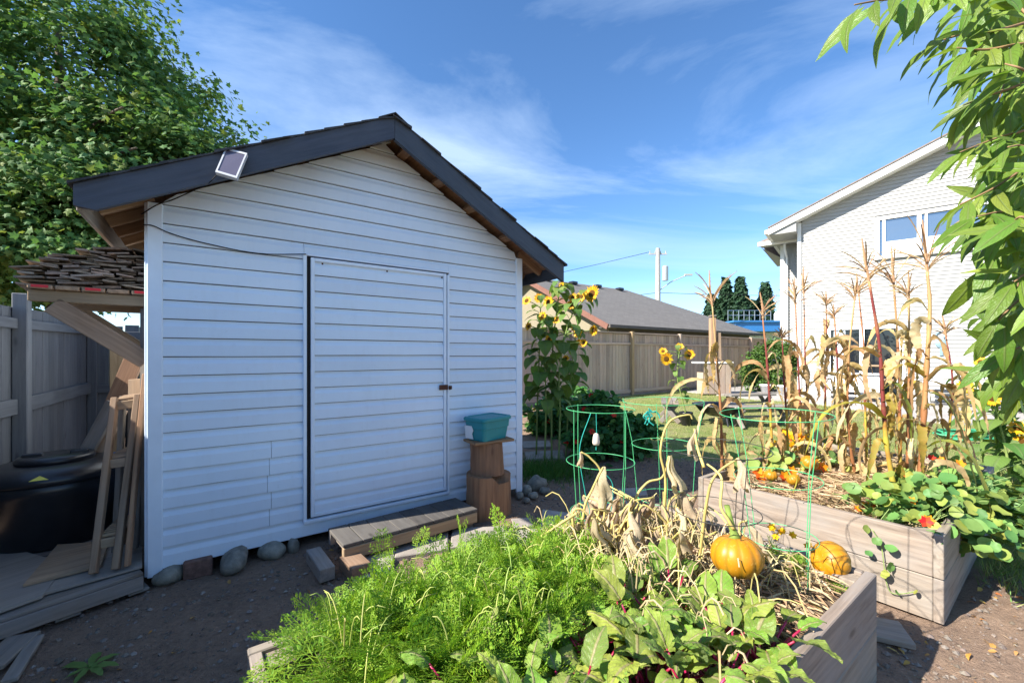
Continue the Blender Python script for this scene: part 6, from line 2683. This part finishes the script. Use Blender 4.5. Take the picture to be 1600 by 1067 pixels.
SGR = 'tall sunflowers beside the shed'
base = lambda px, py: Gs(px, py)
b_ = base(846, 716)
Yb = 5.7
sunflower(base(838, 712), [P(840, 620, 5.8), P(843, 540, 5.8), P(845, 470, 5.8)], 'sunflower with many small blooms, leftmost of those beside the shed', [(P(823, 470, 5.75), .075), (P(857, 472, 5.7), .085), (P(842, 466, 5.8), .07), (P(826, 510, 5.7), .06)], 16, .26, 1, SGR, .22)
sunflower(base(862, 718), [P(862, 620, 5.7), P(864, 540, 5.7), P(872, 470, 5.7), P(877, 445, 5.7)], 'tallest branching sunflower beside the shed, with a small bud at the top', [(P(877, 446, 5.7), .055), (P(895, 465, 5.65), .065), (P(893, 476, 5.65), .07), (P(903, 520, 5.6), .07), (P(870, 500, 5.6), .06)], 18, .26, 2, SGR, .25)
sunflower(base(851, 722), [P(853, 640, 5.55), P(852, 560, 5.55), P(855, 500, 5.5)], 'sunflower with bare lower stem in the middle of the clump beside the shed', [(P(848, 494, 5.5), .07), (P(858, 530, 5.45), .065)], 14, .28, 3, SGR, .35)
sunflower(base(873, 724), [P(875, 640, 5.5), P(874, 580, 5.5), P(890, 500, 5.55), P(918, 462, 5.6)], 'sunflower leaning right with the largest dark-centred bloom beside the shed', [(P(925, 459, 5.55), .115), (P(908, 464, 5.6), .075), (P(928, 516, 5.6), .075), (P(912, 536, 5.6), .06)], 18, .24, 4, SGR, .3)
sunflower(base(884, 716), [P(888, 640, 5.9), P(893, 580, 5.9), P(900, 520, 5.9)], 'sunflower at the right edge of the clump beside the shed, low yellow blooms', [(P(905, 535, 5.85), .06), (P(897, 512, 5.9), .06), (P(884, 560, 5.8), .05)], 14, .26, 5, SGR, .3)
# potted sunflower on the lawn
c = Gs(1072, 664)
pot = empty('black_pot', c, 'black plastic plant pot on the lawn holding a sunflower', 'pot')
mb = MB()
mb.lathe([(.085, 0), (.09, .005), (.115, .22), (.125, .222), (.125, .25), (.11, .25), (.10, .2), (0, .2)], 18, c)
mb.build('wall', BLACKP, pot, sm=True)
sunflower(c + ZX * .2, [P(1065, 620, c.y), P(1058, 585, c.y), P(1062, 545, c.y)], 'slender potted sunflower with four yellow blooms on the lawn', [(P(1041, 561, c.y - .05), .125), (P(1077, 554, c.y), .105), (P(1062, 542, c.y), .08), (P(1036, 549, c.y), .08)], 12, .2, 7, 'lawn sunflower', .25, face=(-.3, -1, .2), rad=.015)
# sunflowers behind the branch on the right
SG2 = 'sunflowers at the right behind the leafy branch'
for i, (bx, by, tx, ty, hd, lab) in enumerate((
        (1560, 760, 1545, 575, [(1549, 574, .125), (1533, 566, .08)], 'sunflower with a large dark-eyed bloom right of the corn'),
        (1580, 770, 1552, 628, [(1550, 622, .10)], 'lowest sunflower right of the corn with one flat bloom'),
        (1540, 745, 1512, 600, [(1508, 604, .11), (1499, 612, .06)], 'sunflower with a side-turned bloom nearest the crimson corn stalk'),
        (1600, 765, 1548, 455, [(1546, 449, .10)], 'tallest sunflower at the right, its bloom against the white siding'),
        (1612, 770, 1590, 660, [(1590, 668, .10), (1598, 690, .09)], 'sunflower at the right picture edge with yellow blooms near the ground'))):
    g = Gs(bx, by)
    Y = g.y
    sunflower(g, [P((bx + tx) / 2 + 5, (by + ty) / 2, Y), P(tx, ty, Y)], lab, [(P(x, y, Y - .06), r_ * .8) for x, y, r_ in hd], 11, .24, 30 + i, SG2, .2, face=(-.75, -.7, .2), rad=.014)

# ------------------------------------------------------------------ generic foliage masses
def foliage(name, ells, leaf, ncl, per, crad, size, mat, parent, seed, up=.6, droop=.2):
    p_, o_ = crown_points(ells, ncl, per, crad, seed)
    k = len(p_)
    V, T, uv = leaf
    nn = nrmz(o_) * .7 + np.array([0, 0, up]) + RNG.normal(size=(k, 3)) * .45
    d = nrmz(o_) * .8 + RNG.normal(size=(k, 3)) * .7 - np.array([0, 0, droop])
    W, TT, UVs = scatter(V, T, p_, d, nn, RNG.uniform(size[0], size[1], k), uv)
    ob_ = obj(name, tri_mesh(name, W, TT, False, UVs), mat, parent)
    return tag(ob_, kind='stuff')


def blooms(n, ells, mat, parent, size, seed, front=(-.5, -.8, .4), name='flower', outer=1.02):
    r = random.Random(seed)
    V, T = [], []
    for k in range(6):
        a = 2 * math.pi * k / 6
        c, s = math.cos(a), math.sin(a)
        i = len(V)
        V += [(0, 0, -.1), (.5 * c - .36 * s, .5 * s + .36 * c, .12), (1.0 * c, 1.0 * s, .22), (.5 * c + .36 * s, .5 * s - .36 * c, .12)]
        T += [(i, i + 2, i + 1), (i, i + 3, i + 2)]
    me = tri_mesh(name, np.array(V), np.array(T), True)
    me.materials.append(mat)
    for k in range(n):
        c, rad = ells[r.randrange(len(ells))]
        d = Vector((r.gauss(front[0], .5), r.gauss(front[1], .4), r.gauss(front[2], .4))).normalized()
        q = Vector(c) + Vector((d.x * rad[0], d.y * rad[1], d.z * rad[2])) * outer
        M = Matrix.Translation(q) @ (d + Vector((0, -.3, .2))).to_track_quat('Z', 'Y').to_matrix().to_4x4() @ Matrix.Scale(size * r.uniform(.8, 1.2), 4)
        o = bpy.data.objects.new(name, me)
        place(o, M, parent)


# nasturtium bush right of the sunflowers
g = Gs(948, 716)
nb = empty('nasturtium_bush', g, 'dark green nasturtium mound with red flowers right of the tall sunflowers', 'nasturtium')
E = [((g.x, g.y + .25, .42), (.52, .45, .42)), ((g.x - .30, g.y + .1, .35), (.35, .35, .35)), ((g.x + .38, g.y + .2, .30), (.36, .35, .30)), ((g.x, g.y + .35, .72), (.32, .3, .26))]
foliage('foliage', E, round_leaf(8), 130, 46, .13, (.06, .10), NASTD, nb, 5, up=1.0)
blooms(11, E, REDPET, nb, .045, 6)
g2 = Gs(868, 676)
nb2 = empty('leafy_plant', g2, 'dark leafy plant with a few yellow flowers behind the sunflower stems', 'plant')
E = [((g2.x, g2.y, .35), (.55, .4, .38)), ((g2.x + .4, g2.y, .5), (.35, .3, .3))]
foliage('foliage', E, round_leaf(8), 80, 40, .14, (.06, .11), NASTD, nb2, 8, up=1.0)
blooms(7, E, YELPET, nb2, .04, 9)
blooms(3, E, REDPET, nb2, .04, 19)
g3 = Gs(1025, 608)
gc = empty('ground_cover', g3, 'low dark green ground cover at the foot of the board fence', 'plant')
foliage('foliage', [((g3.x, g3.y, g3.z + .1), (1.2, .35, .18)), ((g3.x - 1.2, g3.y - .4, g3.z + .12), (.8, .35, .2))], round_leaf(7), 90, 30, .16, (.06, .11), NASTD, gc, 12, up=1.0)
# patio shrub
g = Gs(1205, 612)
sb_ = empty('patio_shrub', g, 'rounded green shrub between the board fence and the white house', 'shrub')
foliage('foliage', [((g.x, g.y, g.z + .85), (.72, .6, .75)), ((g.x - .5, g.y, g.z + .55), (.45, .45, .5)), ((g.x + .3, g.y + .2, g.z + 1.25), (.42, .4, .38))], strip_leaf(3, .26, .2, .5, 0, 'ovate'), 170, 50, .16, (.07, .12), SHRUB, sb_, 14)
mb = MB()
mb.tube([g, g + ZX * .5, g + Vector((.1, 0, .9))], [.04, .03, .02], 7)
mb.build('trunk', BARK, sb_)
# climbing shrub on the house wall at the right edge
c = H(4.75, .55, 0)
vs = empty('wall_vine', (c.x, c.y, float(gz(c.x, c.y))), 'leafy climbing shrub on the white house wall behind the right sunflowers', 'vine')
foliage('foliage', [((c.x, c.y, 1.6), (.75, .55, 1.5)), ((c.x + .3, c.y - .4, 2.6), (.6, .5, .9)), ((c.x - .1, c.y, .8), (.9, .6, .7))], strip_leaf(3, .26, .2, .5, 0, 'ovate'), 200, 55, .2, (.08, .14), SHRUB, vs, 15)
mb = MB()
mb.tube([(c.x, c.y, .2), (c.x, c.y, 1.5), (c.x + .2, c.y, 2.8)], [.05, .04, .02], 7)
mb.build('trunk', BARK, vs)

# nasturtiums in the rear bed: each leaf a part
NLM = []
for i in range(5):
    V, T, uv = round_leaf(11, .10 + .05 * i, i)
    m_ = tri_mesh('leaf', V, T, True, uv)
    m_.materials.append(NASTI)
    NLM.append(m_)


def nasturtium(o, R, spots, n, seed, size=(.05, .085), zrange=(.03, .28), spill=0.0):
    r = random.Random(seed)
    for k in range(n):
        a, b, ra, rbb = spots[r.randrange(len(spots))]
        qa, qb = r.gauss(0, .5), r.gauss(0, .5)
        aa, bb_ = max(.03, a + ra * qa), b + rbb * qb
        hgt = zrange[0] + (zrange[1] - zrange[0]) * r.random() * max(.2, 1 - .4 * (qa * qa + qb * qb))
        z = SZ + hgt
        if bb_ < -.02:
            z = SZ + .08 + hgt * .5 + bb_ * r.uniform(.3, 1.2)
        p_ = bedpt(R, aa, bb_, z)
        root = bedpt(R, a + (aa - a) * .6, max(bb_, .04), SZ if bb_ > 0 else z - .05)
        nrm_ = Vector((r.uniform(-.9, .3), r.uniform(-1.0, .2), r.uniform(.35, .9)))
        d = Vector((r.uniform(-1, 1), r.uniform(-1, 1), r.uniform(-.3, .3)))
        lf = bpy.data.objects.new('leaf', NLM[r.randrange(5)])
        place(lf, dirM(p_, d - nrm_ * (d.dot(nrm_) / nrm_.length_squared), nrm_, r.uniform(*size)), o)
    return o


nr = empty('nasturtium', bedpt(G2, .5, .2, SZ), 'nasturtium with round leaves and orange flowers spilling over the rear bed corner', 'nasturtium')
SPT = [(.32, .12, .30, .22), (.62, .10, .40, .30), (.95, .02, .40, .28), (.55, -.10, .45, .16), (1.25, .1, .45, .3), (.25, .30, .2, .2)]
nasturtium(nr, G2, SPT, 290, 3, (.045, .088), (.02, .30))
foliage('under_leaves', [(bedpt(G2, .35, .12, SZ + .06), (.26, .22, .12)), (bedpt(G2, .75, .10, SZ + .08), (.34, .24, .14)), (bedpt(G2, 1.15, .04, SZ + .06), (.30, .22, .14)), (bedpt(G2, .7, -.12, SZ - .05), (.34, .12, .16))], round_leaf(9), 60, 18, .09, (.045, .085), NAST, nr, 77, up=1.0)
mb = MB()
rr = random.Random(8)
for k in range(60):
    a, b, ra, rbb = SPT[rr.randrange(6)]
    p0 = bedpt(G2, a + rr.gauss(0, .15), max(.05, b), SZ - .02)
    p2 = bedpt(G2, a + rr.gauss(0, ra * .6), b + rr.gauss(0, rbb * .6), SZ + rr.uniform(.05, .25))
    mb.tube(bez(p0, (p0 + p2) / 2 + ZX * .1, p2, 4), .0022, 4)
tag(mb.build('stems', plain('nasturtium_stem', (.22, .30, .10), .6), nr), kind='stuff')
for i, (px, py, Y, m_, s_) in enumerate(((1450, 813, 2.25, ORGPET, .034), (1447, 815, 2.22, REDPET, .030), (1355, 792, 2.75, ORGPET, .034), (1368, 786, 2.75, ORGPET, .03), (1420, 745, 2.7, ORGPET, .03), (1500, 725, 2.9, ORGPET, .03), (1455, 715, 3.0, REDPET, .028), (1340, 795, 2.7, ORGPET, .03), (1472, 718, 3.0, ORGPET, .03), (1425, 782, 2.5, ORGPET, .026))):
    q = P(px, py, Y)
    e = [((q.x, q.y, q.z), (.001, .001, .001))]
    blooms(1, e, m_, nr, s_, i, front=(-.5, -.9, .5))
nr2 = empty('nasturtium', bedpt(G2, 1.0, 1.15, SZ), 'sparse nasturtium with yellow flowers at the left end of the rear bed', 'nasturtium')
nasturtium(nr2, G2, [(.55, 1.15, .4, .2), (1.0, 1.1, .5, .25), (1.4, 1.0, .4, .3)], 70, 4, (.06, .11), (.02, .26))
blooms(16, [((P(1205, 735, 3.5)), (.22, .2, .10)), ((P(1232, 690, 4.0)), (.25, .2, .12)), ((P(1180, 740, 3.4)), (.12, .1, .06)), (P(1262, 728, 3.6), (.15, .1, .06))], ORGPET, nr2, .045, 5, front=(-.3, -.9, .4))
blooms(8, [((P(1232, 688, 4.0)), (.22, .2, .12))], YELPET, nr2, .05, 6, front=(-.3, -.9, .4))
# trailing strand on the plank face
ts = empty('trailing_nasturtium', bedpt(G2, -.01, .35, .30), 'single nasturtium strand trailing down the long plank of the rear bed', 'nasturtium')
pw = [(1362, 826), (1376, 850), (1381, 880), (1384, 905), (1392, 925), (1412, 927), (1432, 923)]
def onplank(px, py, off=.02):
    r = (px - 800) / FOC                                 # plane a = -off of the rear bed
    n_ = AX
    Y = (n_.dot(G2) - off) / (AX.x * r + AX.y)
    return P(px, py, Y)


mb = MB()
mb.tube(spline([onplank(*q) for q in pw], 5), .0028, 5)
mb.build('stem', MATS['nasturtium_stem'], ts, sm=True)
for (px, py, s_) in ((1352, 826, .05), (1371, 846, .05), (1392, 858, .06), (1388, 884, .06), (1358, 865, .04), (1384, 898, .05), (1431, 925, .03), (1400, 926, .03)):
    q = onplank(px, py, .035)
    lf = bpy.data.objects.new('leaf', NLM[random.randrange(5)])
    place(lf, dirM(q, Vector((random.uniform(-1, 1), random.uniform(-.3, .3), random.uniform(-.6, .2))), Vector((-.7, -.6, .7)), s_), ts)
# marigold between the beds
g = P(1222, 868, 2.02)
mg = empty('marigold', Vector((g.x, g.y, SZ)), 'small feathery marigold with yellow flowers in front of the rear bed planks', 'marigold')
k = 46
pos = np.tile(np.array((g.x, g.y, SZ + .0)), (k, 1)) + RNG.normal(size=(k, 3)) * [.05, .05, 0]
W, TT = frond_bunch(pos, nrmz(rdir(k, .3, 1)), RNG.uniform(.09, .17, k))
tag(obj('foliage', tri_mesh('foliage', W, TT, False), CARROT, mg), kind='stuff')
for i, (px, py) in enumerate(((1206, 824), (1222, 831), (1238, 836), (1263, 853), (1212, 838))):
    q = P(px, py, 2.0)
    blooms(1, [((q.x, q.y, q.z), (.001,) * 3)], YELPET, mg, .020, 40 + i, front=(-.4, -.8, .6))
    blooms(1, [((q.x, q.y, q.z + .004), (.001,) * 3)], YELPET, mg, .015, 50 + i, front=(-.4, -.8, .6))

# ------------------------------------------------------------------ maple behind the fence
mp_ = empty('maple_tree', (-11.2, 10.8, 0), 'large leafy maple tree rising behind the charcoal fence and the shed', 'tree')
E = [((-12.2, 11.0, 7.4), (4.0, 3.4, 4.0)), ((-8.9, 10.0, 5.4), (2.0, 2.0, 1.9)), ((-8.4, 9.8, 5.6), (1.6, 1.7, 1.5)), ((-10.2, 9.2, 4.4), (3.0, 2.0, 1.9)), ((-13, 9.2, 4.5), (3, 2.4, 2.5)), ((-10.4, 10.3, 8.0), (1.7, 2.0, 1.9)), ((-7.4, 10.2, 5.9), (1.15, 1.2, .9))]
ml = maple_leaf()
p_, o_ = crown_points(E, 400, 250, .72, 2, shell=.66)
k = len(p_)
nn = nrmz(o_) * .75 + np.array([0, 0, .75]) + RNG.normal(size=(k, 3)) * .40
d = nrmz(o_) * .6 + RNG.normal(size=(k, 3)) * .6 - np.array([0, 0, .55])
W, TT, _ = scatter(ml[0], ml[1], p_, d, nn, RNG.uniform(.09, .17, k))
tag(obj('crown', tri_mesh('crown', W, TT, False), MAPLE, mp_), kind='stuff')
mb = MB()
mb.tube(spline([(-11.2, 10.8, -.1), (-11.3, 10.8, 2.0), (-11.1, 10.7, 4.0), (-11.5, 10.8, 7.0), (-11.7, 10.9, 10)], 5), [.36 - .30 * i / 20 for i in range(21)], 10)
mb.build('trunk', BARK, mp_, sm=True)
rr = random.Random(5)
for k in range(16):
    z = rr.uniform(2.2, 7.5)
    c, rad = E[k % len(E)]
    e = Vector(c) + Vector((rr.uniform(-.8, .8) * rad[0], rr.uniform(-.8, .8) * rad[1], rr.uniform(-.5, .8) * rad[2]))
    s0 = Vector((-11.2 - .05 * z, 10.8, min(z, e.z - .3)))
    mb = MB()
    pts = bez(s0, s0.lerp(e, .5) + ZX * .5, e, 8)
    mb.tube(pts, [.12 - .10 * i / 8 for i in range(9)], 7)
    mb.build('limb', BARK, mp_, sm=True)

# ------------------------------------------------------------------ conifers far behind
cv, ct_, _ = strip_leaf(2, .35, .1, .5, 0, 'lance')
for i, (px, py, hw, Y, lab) in enumerate(((1134, 433, 11, 58, 'dark conifer left of the pair behind the blue roof'), (1157, 431, 13, 56, 'tall dark conifer in the middle behind the blue roof'), (1196, 440, 12, 57, 'dark rounded conifer nearest the white house'),
                                          (1112, 458, 13, 60, 'low broad conifer farthest left behind the blue roof'), (1178, 468, 12, 62, 'short conifer between the taller two behind the blue roof'))):
    top = P(px, py, Y)
    o = empty('conifer', (top.x, Y, 0), lab, 'tree', 'distant conifers')
    R_ = hw * Y / FOC
    k = 5200
    t = RNG.random(k) ** .75
    a = RNG.uniform(0, 6.283, k)
    lob = 1 + .18 * np.sin(a * 5 + t * 40) + .12 * np.sin(t * 70)
    prof = np.minimum(1, (t * 1.5) ** .75) * (1.0 - .35 * np.clip((t - .75) / .25, 0, 1))
    rad = R_ * prof * lob * (RNG.random(k) ** .35) * 1.15
    z = top.z - t * (top.z - .8)
    pos = np.stack([top.x + rad * np.cos(a), Y + rad * np.sin(a), z], 1)
    dd = np.stack([np.cos(a), np.sin(a), -.35 + 0 * a], 1) + RNG.normal(size=(k, 3)) * .3
    W, TT, _ = scatter(cv, ct_, pos, dd, np.array([0, 0, 1.0]) + RNG.normal(size=(k, 3)) * .4, RNG.uniform(.35, .8, k))
    tag(obj('crown', tri_mesh('crown', W, TT, False), CONIF, o), kind='stuff')
    mb = MB()
    mb.tube([(top.x, Y, 0), (top.x, Y, top.z - .4)], [.3, .04], 7)
    mb.build('trunk', BARK, o)

# ------------------------------------------------------------------ near fruit tree on the right: long glossy leaves
ft = empty('fruit_tree', (3.05, 1.25, 0), 'leafy fruit tree branch with long glossy leaves hanging in from the right', 'tree')
mb = MB()
mb.tube(spline([(3.05, 1.25, -.05), (3.0, 1.25, .9), (2.85, 1.28, 1.7), (2.6, 1.3, 2.4), (2.3, 1.3, 2.9)], 5), [.07 - .05 * i / 20 for i in range(21)], 9)
mb.build('trunk', BARK, ft, sm=True)
LLM = []
for i in range(6):
    V, T, uv = strip_leaf(9, .115 + .012 * (i % 3), .34 - .05 * i, .35 + .22 * (i % 4), .010, 'lance', i)
    m_ = tri_mesh('leaf', V, T, True, uv)
    m_.materials.append(CHERRY)
    LLM.append(m_)
TW = [  # twig paths in pixels (from the tree outwards) and depth
    ([(1640, -60), (1540, 0), (1450, -8), (1375, 2)], 1.30, 13, .13),
    ([(1650, 20), (1570, 45), (1500, 55), (1455, 70)], 1.35, 13, .135),
    ([(1660, 60), (1590, 70), (1540, 78), (1495, 75)], 1.20, 12, .13),
    ([(1680, 90), (1600, 130), (1545, 150), (1505, 165)], 1.30, 14, .13),
    ([(1680, 160), (1610, 200), (1560, 215), (1500, 238)], 1.25, 14, .13),
    ([(1690, 220), (1620, 250), (1560, 290), (1500, 320)], 1.2, 15, .14),
    ([(1690, 300), (1610, 335), (1570, 330), (1520, 340)], 1.15, 14, .14),
    ([(1690, 340), (1620, 380), (1570, 390), (1535, 420)], 1.2, 14, .14),
    ([(1690, 420), (1630, 440), (1590, 470), (1560, 500)], 1.15, 13, .14),
    ([(1690, 500), (1640, 520), (1600, 540), (1570, 550)], 1.2, 11, .13),
    ([(1680, 10), (1620, 20), (1580, 100), (1560, 160)], 1.45, 15, .13),
    ([(1690, 150), (1630, 170), (1590, 240), (1575, 300)], 1.40, 15, .13),
    ([(1690, 280), (1640, 300), (1600, 380), (1590, 450)], 1.35, 15, .13),
    ([(1680, -80), (1600, -40), (1560, 20), (1540, 60)], 1.5, 14, .13),
    ([(1690, 440), (1640, 480), (1610, 560), (1590, 600)], 1.3, 13, .13),
    ([(1690, 100), (1640, 60), (1590, 10), (1545, -10)], 1.2, 12, .13),
    ([(1690, 190), (1640, 140), (1600, 110), (1570, 100)], 1.1, 11, .12),
    ([(1690, 300), (1640, 270), (1600, 230), (1575, 230)], 1.1, 11, .12),
    ([(1690, 400), (1640, 380), (1600, 340), (1580, 350)], 1.05, 11, .12),
    ([(1690, 480), (1640, 460), (1605, 430), (1585, 440)], 1.05, 11, .12),
    ([(1560, -50), (1470, -15), (1400, -4), (1335, 8)], 1.2, 11, .155),
]
rr = random.Random(12)
for (pix, Y, nl, ls_) in TW:
    pts = spline([P(x, y, Y + .10 * (1 - i / 3) * rr.uniform(-1, 1)) for i, (x, y) in enumerate(pix)], 8)
    n = len(pts)
    mb = MB()
    mb.tube(pts, [.0055 - .0038 * i / n for i in range(n)], 6)
    tw_ = mb.build('twig', TWIG, ft, sm=True)
    nl = int(nl * 1.25)
    for k in range(nl):
        t = .16 + .84 * (k + rr.uniform(0, .6)) / nl
        i = min(int(t * (n - 1)), n - 2)
        q = pts[i]
        tg = (pts[i + 1] - pts[max(i - 1, 0)]).normalized()
        sd_ = tg.cross(ZX).normalized() * (1 if k % 2 else -1)
        d = tg * rr.uniform(.25, .9) + sd_ * rr.uniform(.2, .8) + ZX * rr.uniform(-.85, -.1)
        if k >= nl - 1:
            d = tg + ZX * -.35
        d.normalize()
        e = q + d * .012
        lf = bpy.data.objects.new('leaf', LLM[rr.randrange(6)])
        nrm_ = Vector((rr.uniform(-.8, .2), rr.uniform(-.8, .3), rr.uniform(.3, 1)))
        place(lf, dirM(e, d, nrm_, ls_ * rr.uniform(.72, 1.22)), ft)

k = 420
yy_ = RNG.uniform(1.45, 1.95, k)
px_ = 1640 - 115 * RNG.random(k) ** 1.6
py_ = RNG.uniform(-60, 600, k)
px_ = px_ + np.where(py_ > 420, 25, 0) - np.where(py_ < 60, 30, 0)
pos = np.stack([(px_ - 800) / FOC * yy_, yy_, CH - (py_ - HZ) / FOC * yy_], 1)
V, T, uv = strip_leaf(7, .12, .3, .6, .008, 'lance', 4)
dd = np.array([-.5, -.1, -.6]) + RNG.normal(size=(k, 3)) * .5
W, TT, UVs = scatter(V, T, pos, dd, np.array([-.5, -.4, .6]) + RNG.normal(size=(k, 3)) * .5, RNG.uniform(.10, .19, k), uv)
CHERRYI = leafmat('inner_lance_leaf', [(.12, .23, .028), (.16, .28, .034), (.14, .25, .034), (.22, .33, .05)], .45, .42, island=True, vary=.2, spec=.4, midrib=(.19, .25, .075))
tag(obj('inner_leaves', tri_mesh('inner_leaves', W, TT, True, UVs), CHERRYI, ft), kind='stuff')

# ------------------------------------------------------------------ ground litter
def litter_mask(x, y):
    """not under the beds, the shed or the lawn"""
    qa = (x - R1.x) * AX.x + (y - R1.y) * AX.y
    qb = (x - R1.x) * BX.x + (y - R1.y) * BX.y
    in1 = (qa > -2.35) & (qa < .06) & (qb > -.05) & (qb < 1.18)
    ra = (x - G2.x) * AX.x + (y - G2.y) * AX.y
    rb_ = (x - G2.x) * BX.x + (y - G2.y) * BX.y
    in2 = (ra > -.05) & (ra < 2.4) & (rb_ > -.05) & (rb_ < 1.43)
    uu = (x - L0.x) * UX.x + (y - L0.y) * UX.y
    vv = (x - L0.x) * VX.x + (y - L0.y) * VX.y
    ins = (uu > -.02) & (uu < SHW + .02) & (vv > -.0) & (vv < SHD)
    return ~(in1 | in2 | ins)


def gh(x, y):                           # ground height with its bumps
    near = sstep(14, 8, np.hypot(x, y))
    b_ = (vnoise(x, y, 2.4, 4) - .5) * .05 + (vnoise(x, y, 14, 3, .6) - .5) * .028
    return gz(x, y) + b_ * near * (1 - .5 * lawn_mask(x, y)) - .006


# pebbles and clods
k = 26000
x = RNG.uniform(-3.3, 4.2, k)
y = 1.2 + 5.0 * RNG.random(k) ** 1.3
ok = litter_mask(x, y) & (lawn_mask(x, y) < .6)
x, y = x[ok], y[ok]
k = len(x)
pv = np.array([(1, 0, 0), (.2, .9, .1), (-.9, .3, 0), (-.5, -.8, .05), (.5, -.75, 0), (.1, 0, .7), (-.2, .2, -.5)], float)
ptt = np.array([(0, 1, 5), (1, 2, 5), (2, 3, 5), (3, 4, 5), (4, 0, 5), (1, 0, 6), (2, 1, 6), (3, 2, 6), (4, 3, 6), (0, 4, 6)])
sz = .0035 + .016 * RNG.random(k) ** 4
W, TT, _ = scatter(pv, ptt, np.stack([x, y, gh(x, y) + sz * .15], 1), rdir(k, -.2, .2), np.array([0, 0, 1.0]) + RNG.normal(size=(k, 3)) * .3, sz)
PEB = leafmat('pebble_mix', [(.19, .155, .13), (.15, .115, .09), (.22, .19, .17), (.13, .10, .08), (.27, .235, .205)], 0.0, .9, vary=.25, spec=.2)
tag(obj('pebbles', tri_mesh('pebbles', W, TT, False), PEB), 'scattered pebbles and clods on the bare earth', 'pebbles', kind='stuff')
# twigs, chips and straw bits on the earth
k = 4500
x = RNG.uniform(-3.2, 4.0, k)
y = 1.2 + 4.5 * RNG.random(k) ** 1.2
ok = litter_mask(x, y) & (lawn_mask(x, y) < .7)
x, y = x[ok], y[ok]
k = len(x)
V, T, _ = strip_leaf(2, .5, .3, .3, 0, 'strap')
W, TT, _ = scatter(V * np.array([1, .12, .3]), T, np.stack([x, y, gh(x, y) + .006], 1), rdir(k, -.1, .1), np.array([0, 0, 1.0]) + RNG.normal(size=(k, 3)) * .2, .012 + .05 * RNG.random(k) ** 2.5)
CHIP = leafmat('wood_chip', [(.30, .21, .14), (.22, .15, .10), (.40, .30, .20), (.15, .10, .075)], 0, .9, vary=.25, spec=.1)
tag(obj('wood_chips', tri_mesh('wood_chips', W, TT, False), CHIP), 'thin wood chips and twigs strewn on the bare earth', 'wood chips', kind='stuff')
# fallen leaves, mostly right of the rear bed
k = 420
x = np.concatenate([RNG.normal(2.85, .5, 150), RNG.uniform(-3, 3.5, 90)])
y = np.concatenate([RNG.normal(2.1, .35, 150), RNG.uniform(1.4, 5, 90)])
ok = litter_mask(x, y)
x, y = x[ok], y[ok]
k = len(x)
V, T, uv = strip_leaf(4, .24, .3, .8, .03, 'ovate', 2)
W, TT, UVs = scatter(V, T, np.stack([x, y, gh(x, y) + .012], 1), rdir(k, -.15, .25), np.array([0, 0, 1.0]) + RNG.normal(size=(k, 3)) * .35, RNG.uniform(.02, .05, k))
tag(obj('fallen_leaves', tri_mesh('fallen_leaves', W, TT, False), DRYLEAF), 'dry orange leaves fallen on the earth right of the beds', 'leaves', kind='stuff')


# grass
def blades(name, x, y, mat, label, hmin, hmax, w=.004, lean=.5):
    k = len(x)
    V = np.array([(0, -.5, 0), (0, .5, 0), (.55, .35, .06), (.55, -.35, .06), (1, 0, .22)], float) * np.array([1, w, 1])
    T = np.array([(0, 1, 2), (0, 2, 3), (3, 2, 4)])
    V = V.copy()
    d = np.array([0, 0, 1.0]) + RNG.normal(size=(k, 3)) * [lean, lean, .1]
    h = RNG.uniform(hmin, hmax, k)
    W, TT, _ = scatter(V, T, np.stack([x, y, gh(x, y) - .003], 1), d, rdir(k, -.2, .2), h)
    return tag(obj(name, tri_mesh(name, W, TT, False), mat), label, 'grass', kind='stuff')


n = 150000
yy = 5.0 + 8.5 * RNG.random(n) ** 1.4
xx = RNG.uniform(.6, 11, n)
ok = (RNG.random(n) < lawn_mask(xx, yy) * np.clip(vnoise(xx, yy, 1.2, 3) * 2.4 - .45, .12, 1)) & litter_mask(xx, yy)
for (s0,) in ((0,),):
    xx, yy = xx[ok], yy[ok]
hs = (xx - HC.x) * HN.x + (yy - HC.y) * HN.y
pat = np.array([(p.x, p.y) for p in front])
fy = np.interp(xx, pat[:, 0][np.argsort(pat[:, 0])], pat[:, 1][np.argsort(pat[:, 0])])
ok = (yy < fy + .02) | (xx < pat[:, 0].min())
ok &= (-.5787 * xx + .8155 * yy) < VF - .1
blades('lawn_grass', xx[ok], yy[ok], GRASS, 'short patchy lawn grass between the beds and the patio', .02, .055, .10)
n = 70000
xx = RNG.uniform(2.6, 6.5, n)
yy = RNG.uniform(1.7, 5.2, n)
ok = (RNG.random(n) < lawn_mask(xx, yy) * np.clip(vnoise(xx, yy, 2.2, 3) * 3 - .7, .12, 1)) & litter_mask(xx, yy)
blades('bed_side_grass', xx[ok], yy[ok], GRASS, 'ragged grass growing right of the rear bed', .03, .11, .06)
n = 2600
c = Gs(858, 742)
xx = RNG.normal(c.x, .24, n)
yy = RNG.normal(c.y + .1, .22, n)
ok = litter_mask(xx, yy)
blades('corner_grass', xx[ok], yy[ok], GRASSD, 'lush green grass tuft by the stones at the shed corner', .06, .17, .045)
# dandelion weed at the lower left
c = Gs(140, 1046)
dw = empty('dandelion_weed', c, 'flat green dandelion rosette on the bare earth at the lower left', 'weed')
for k in range(7):
    a = k * .95 + .2
    V, T, uv = strip_leaf(8, .14, .2, .5, .03, 'spoon', k)
    me = tri_mesh('leaf', V, T, True, uv)
    me.materials.append(NAST)
    lf = bpy.data.objects.new('leaf', me)
    place(lf, dirM(c + ZX * .012, Vector((math.cos(a), math.sin(a), .22)), ZX, random.uniform(.08, .15)), dw)
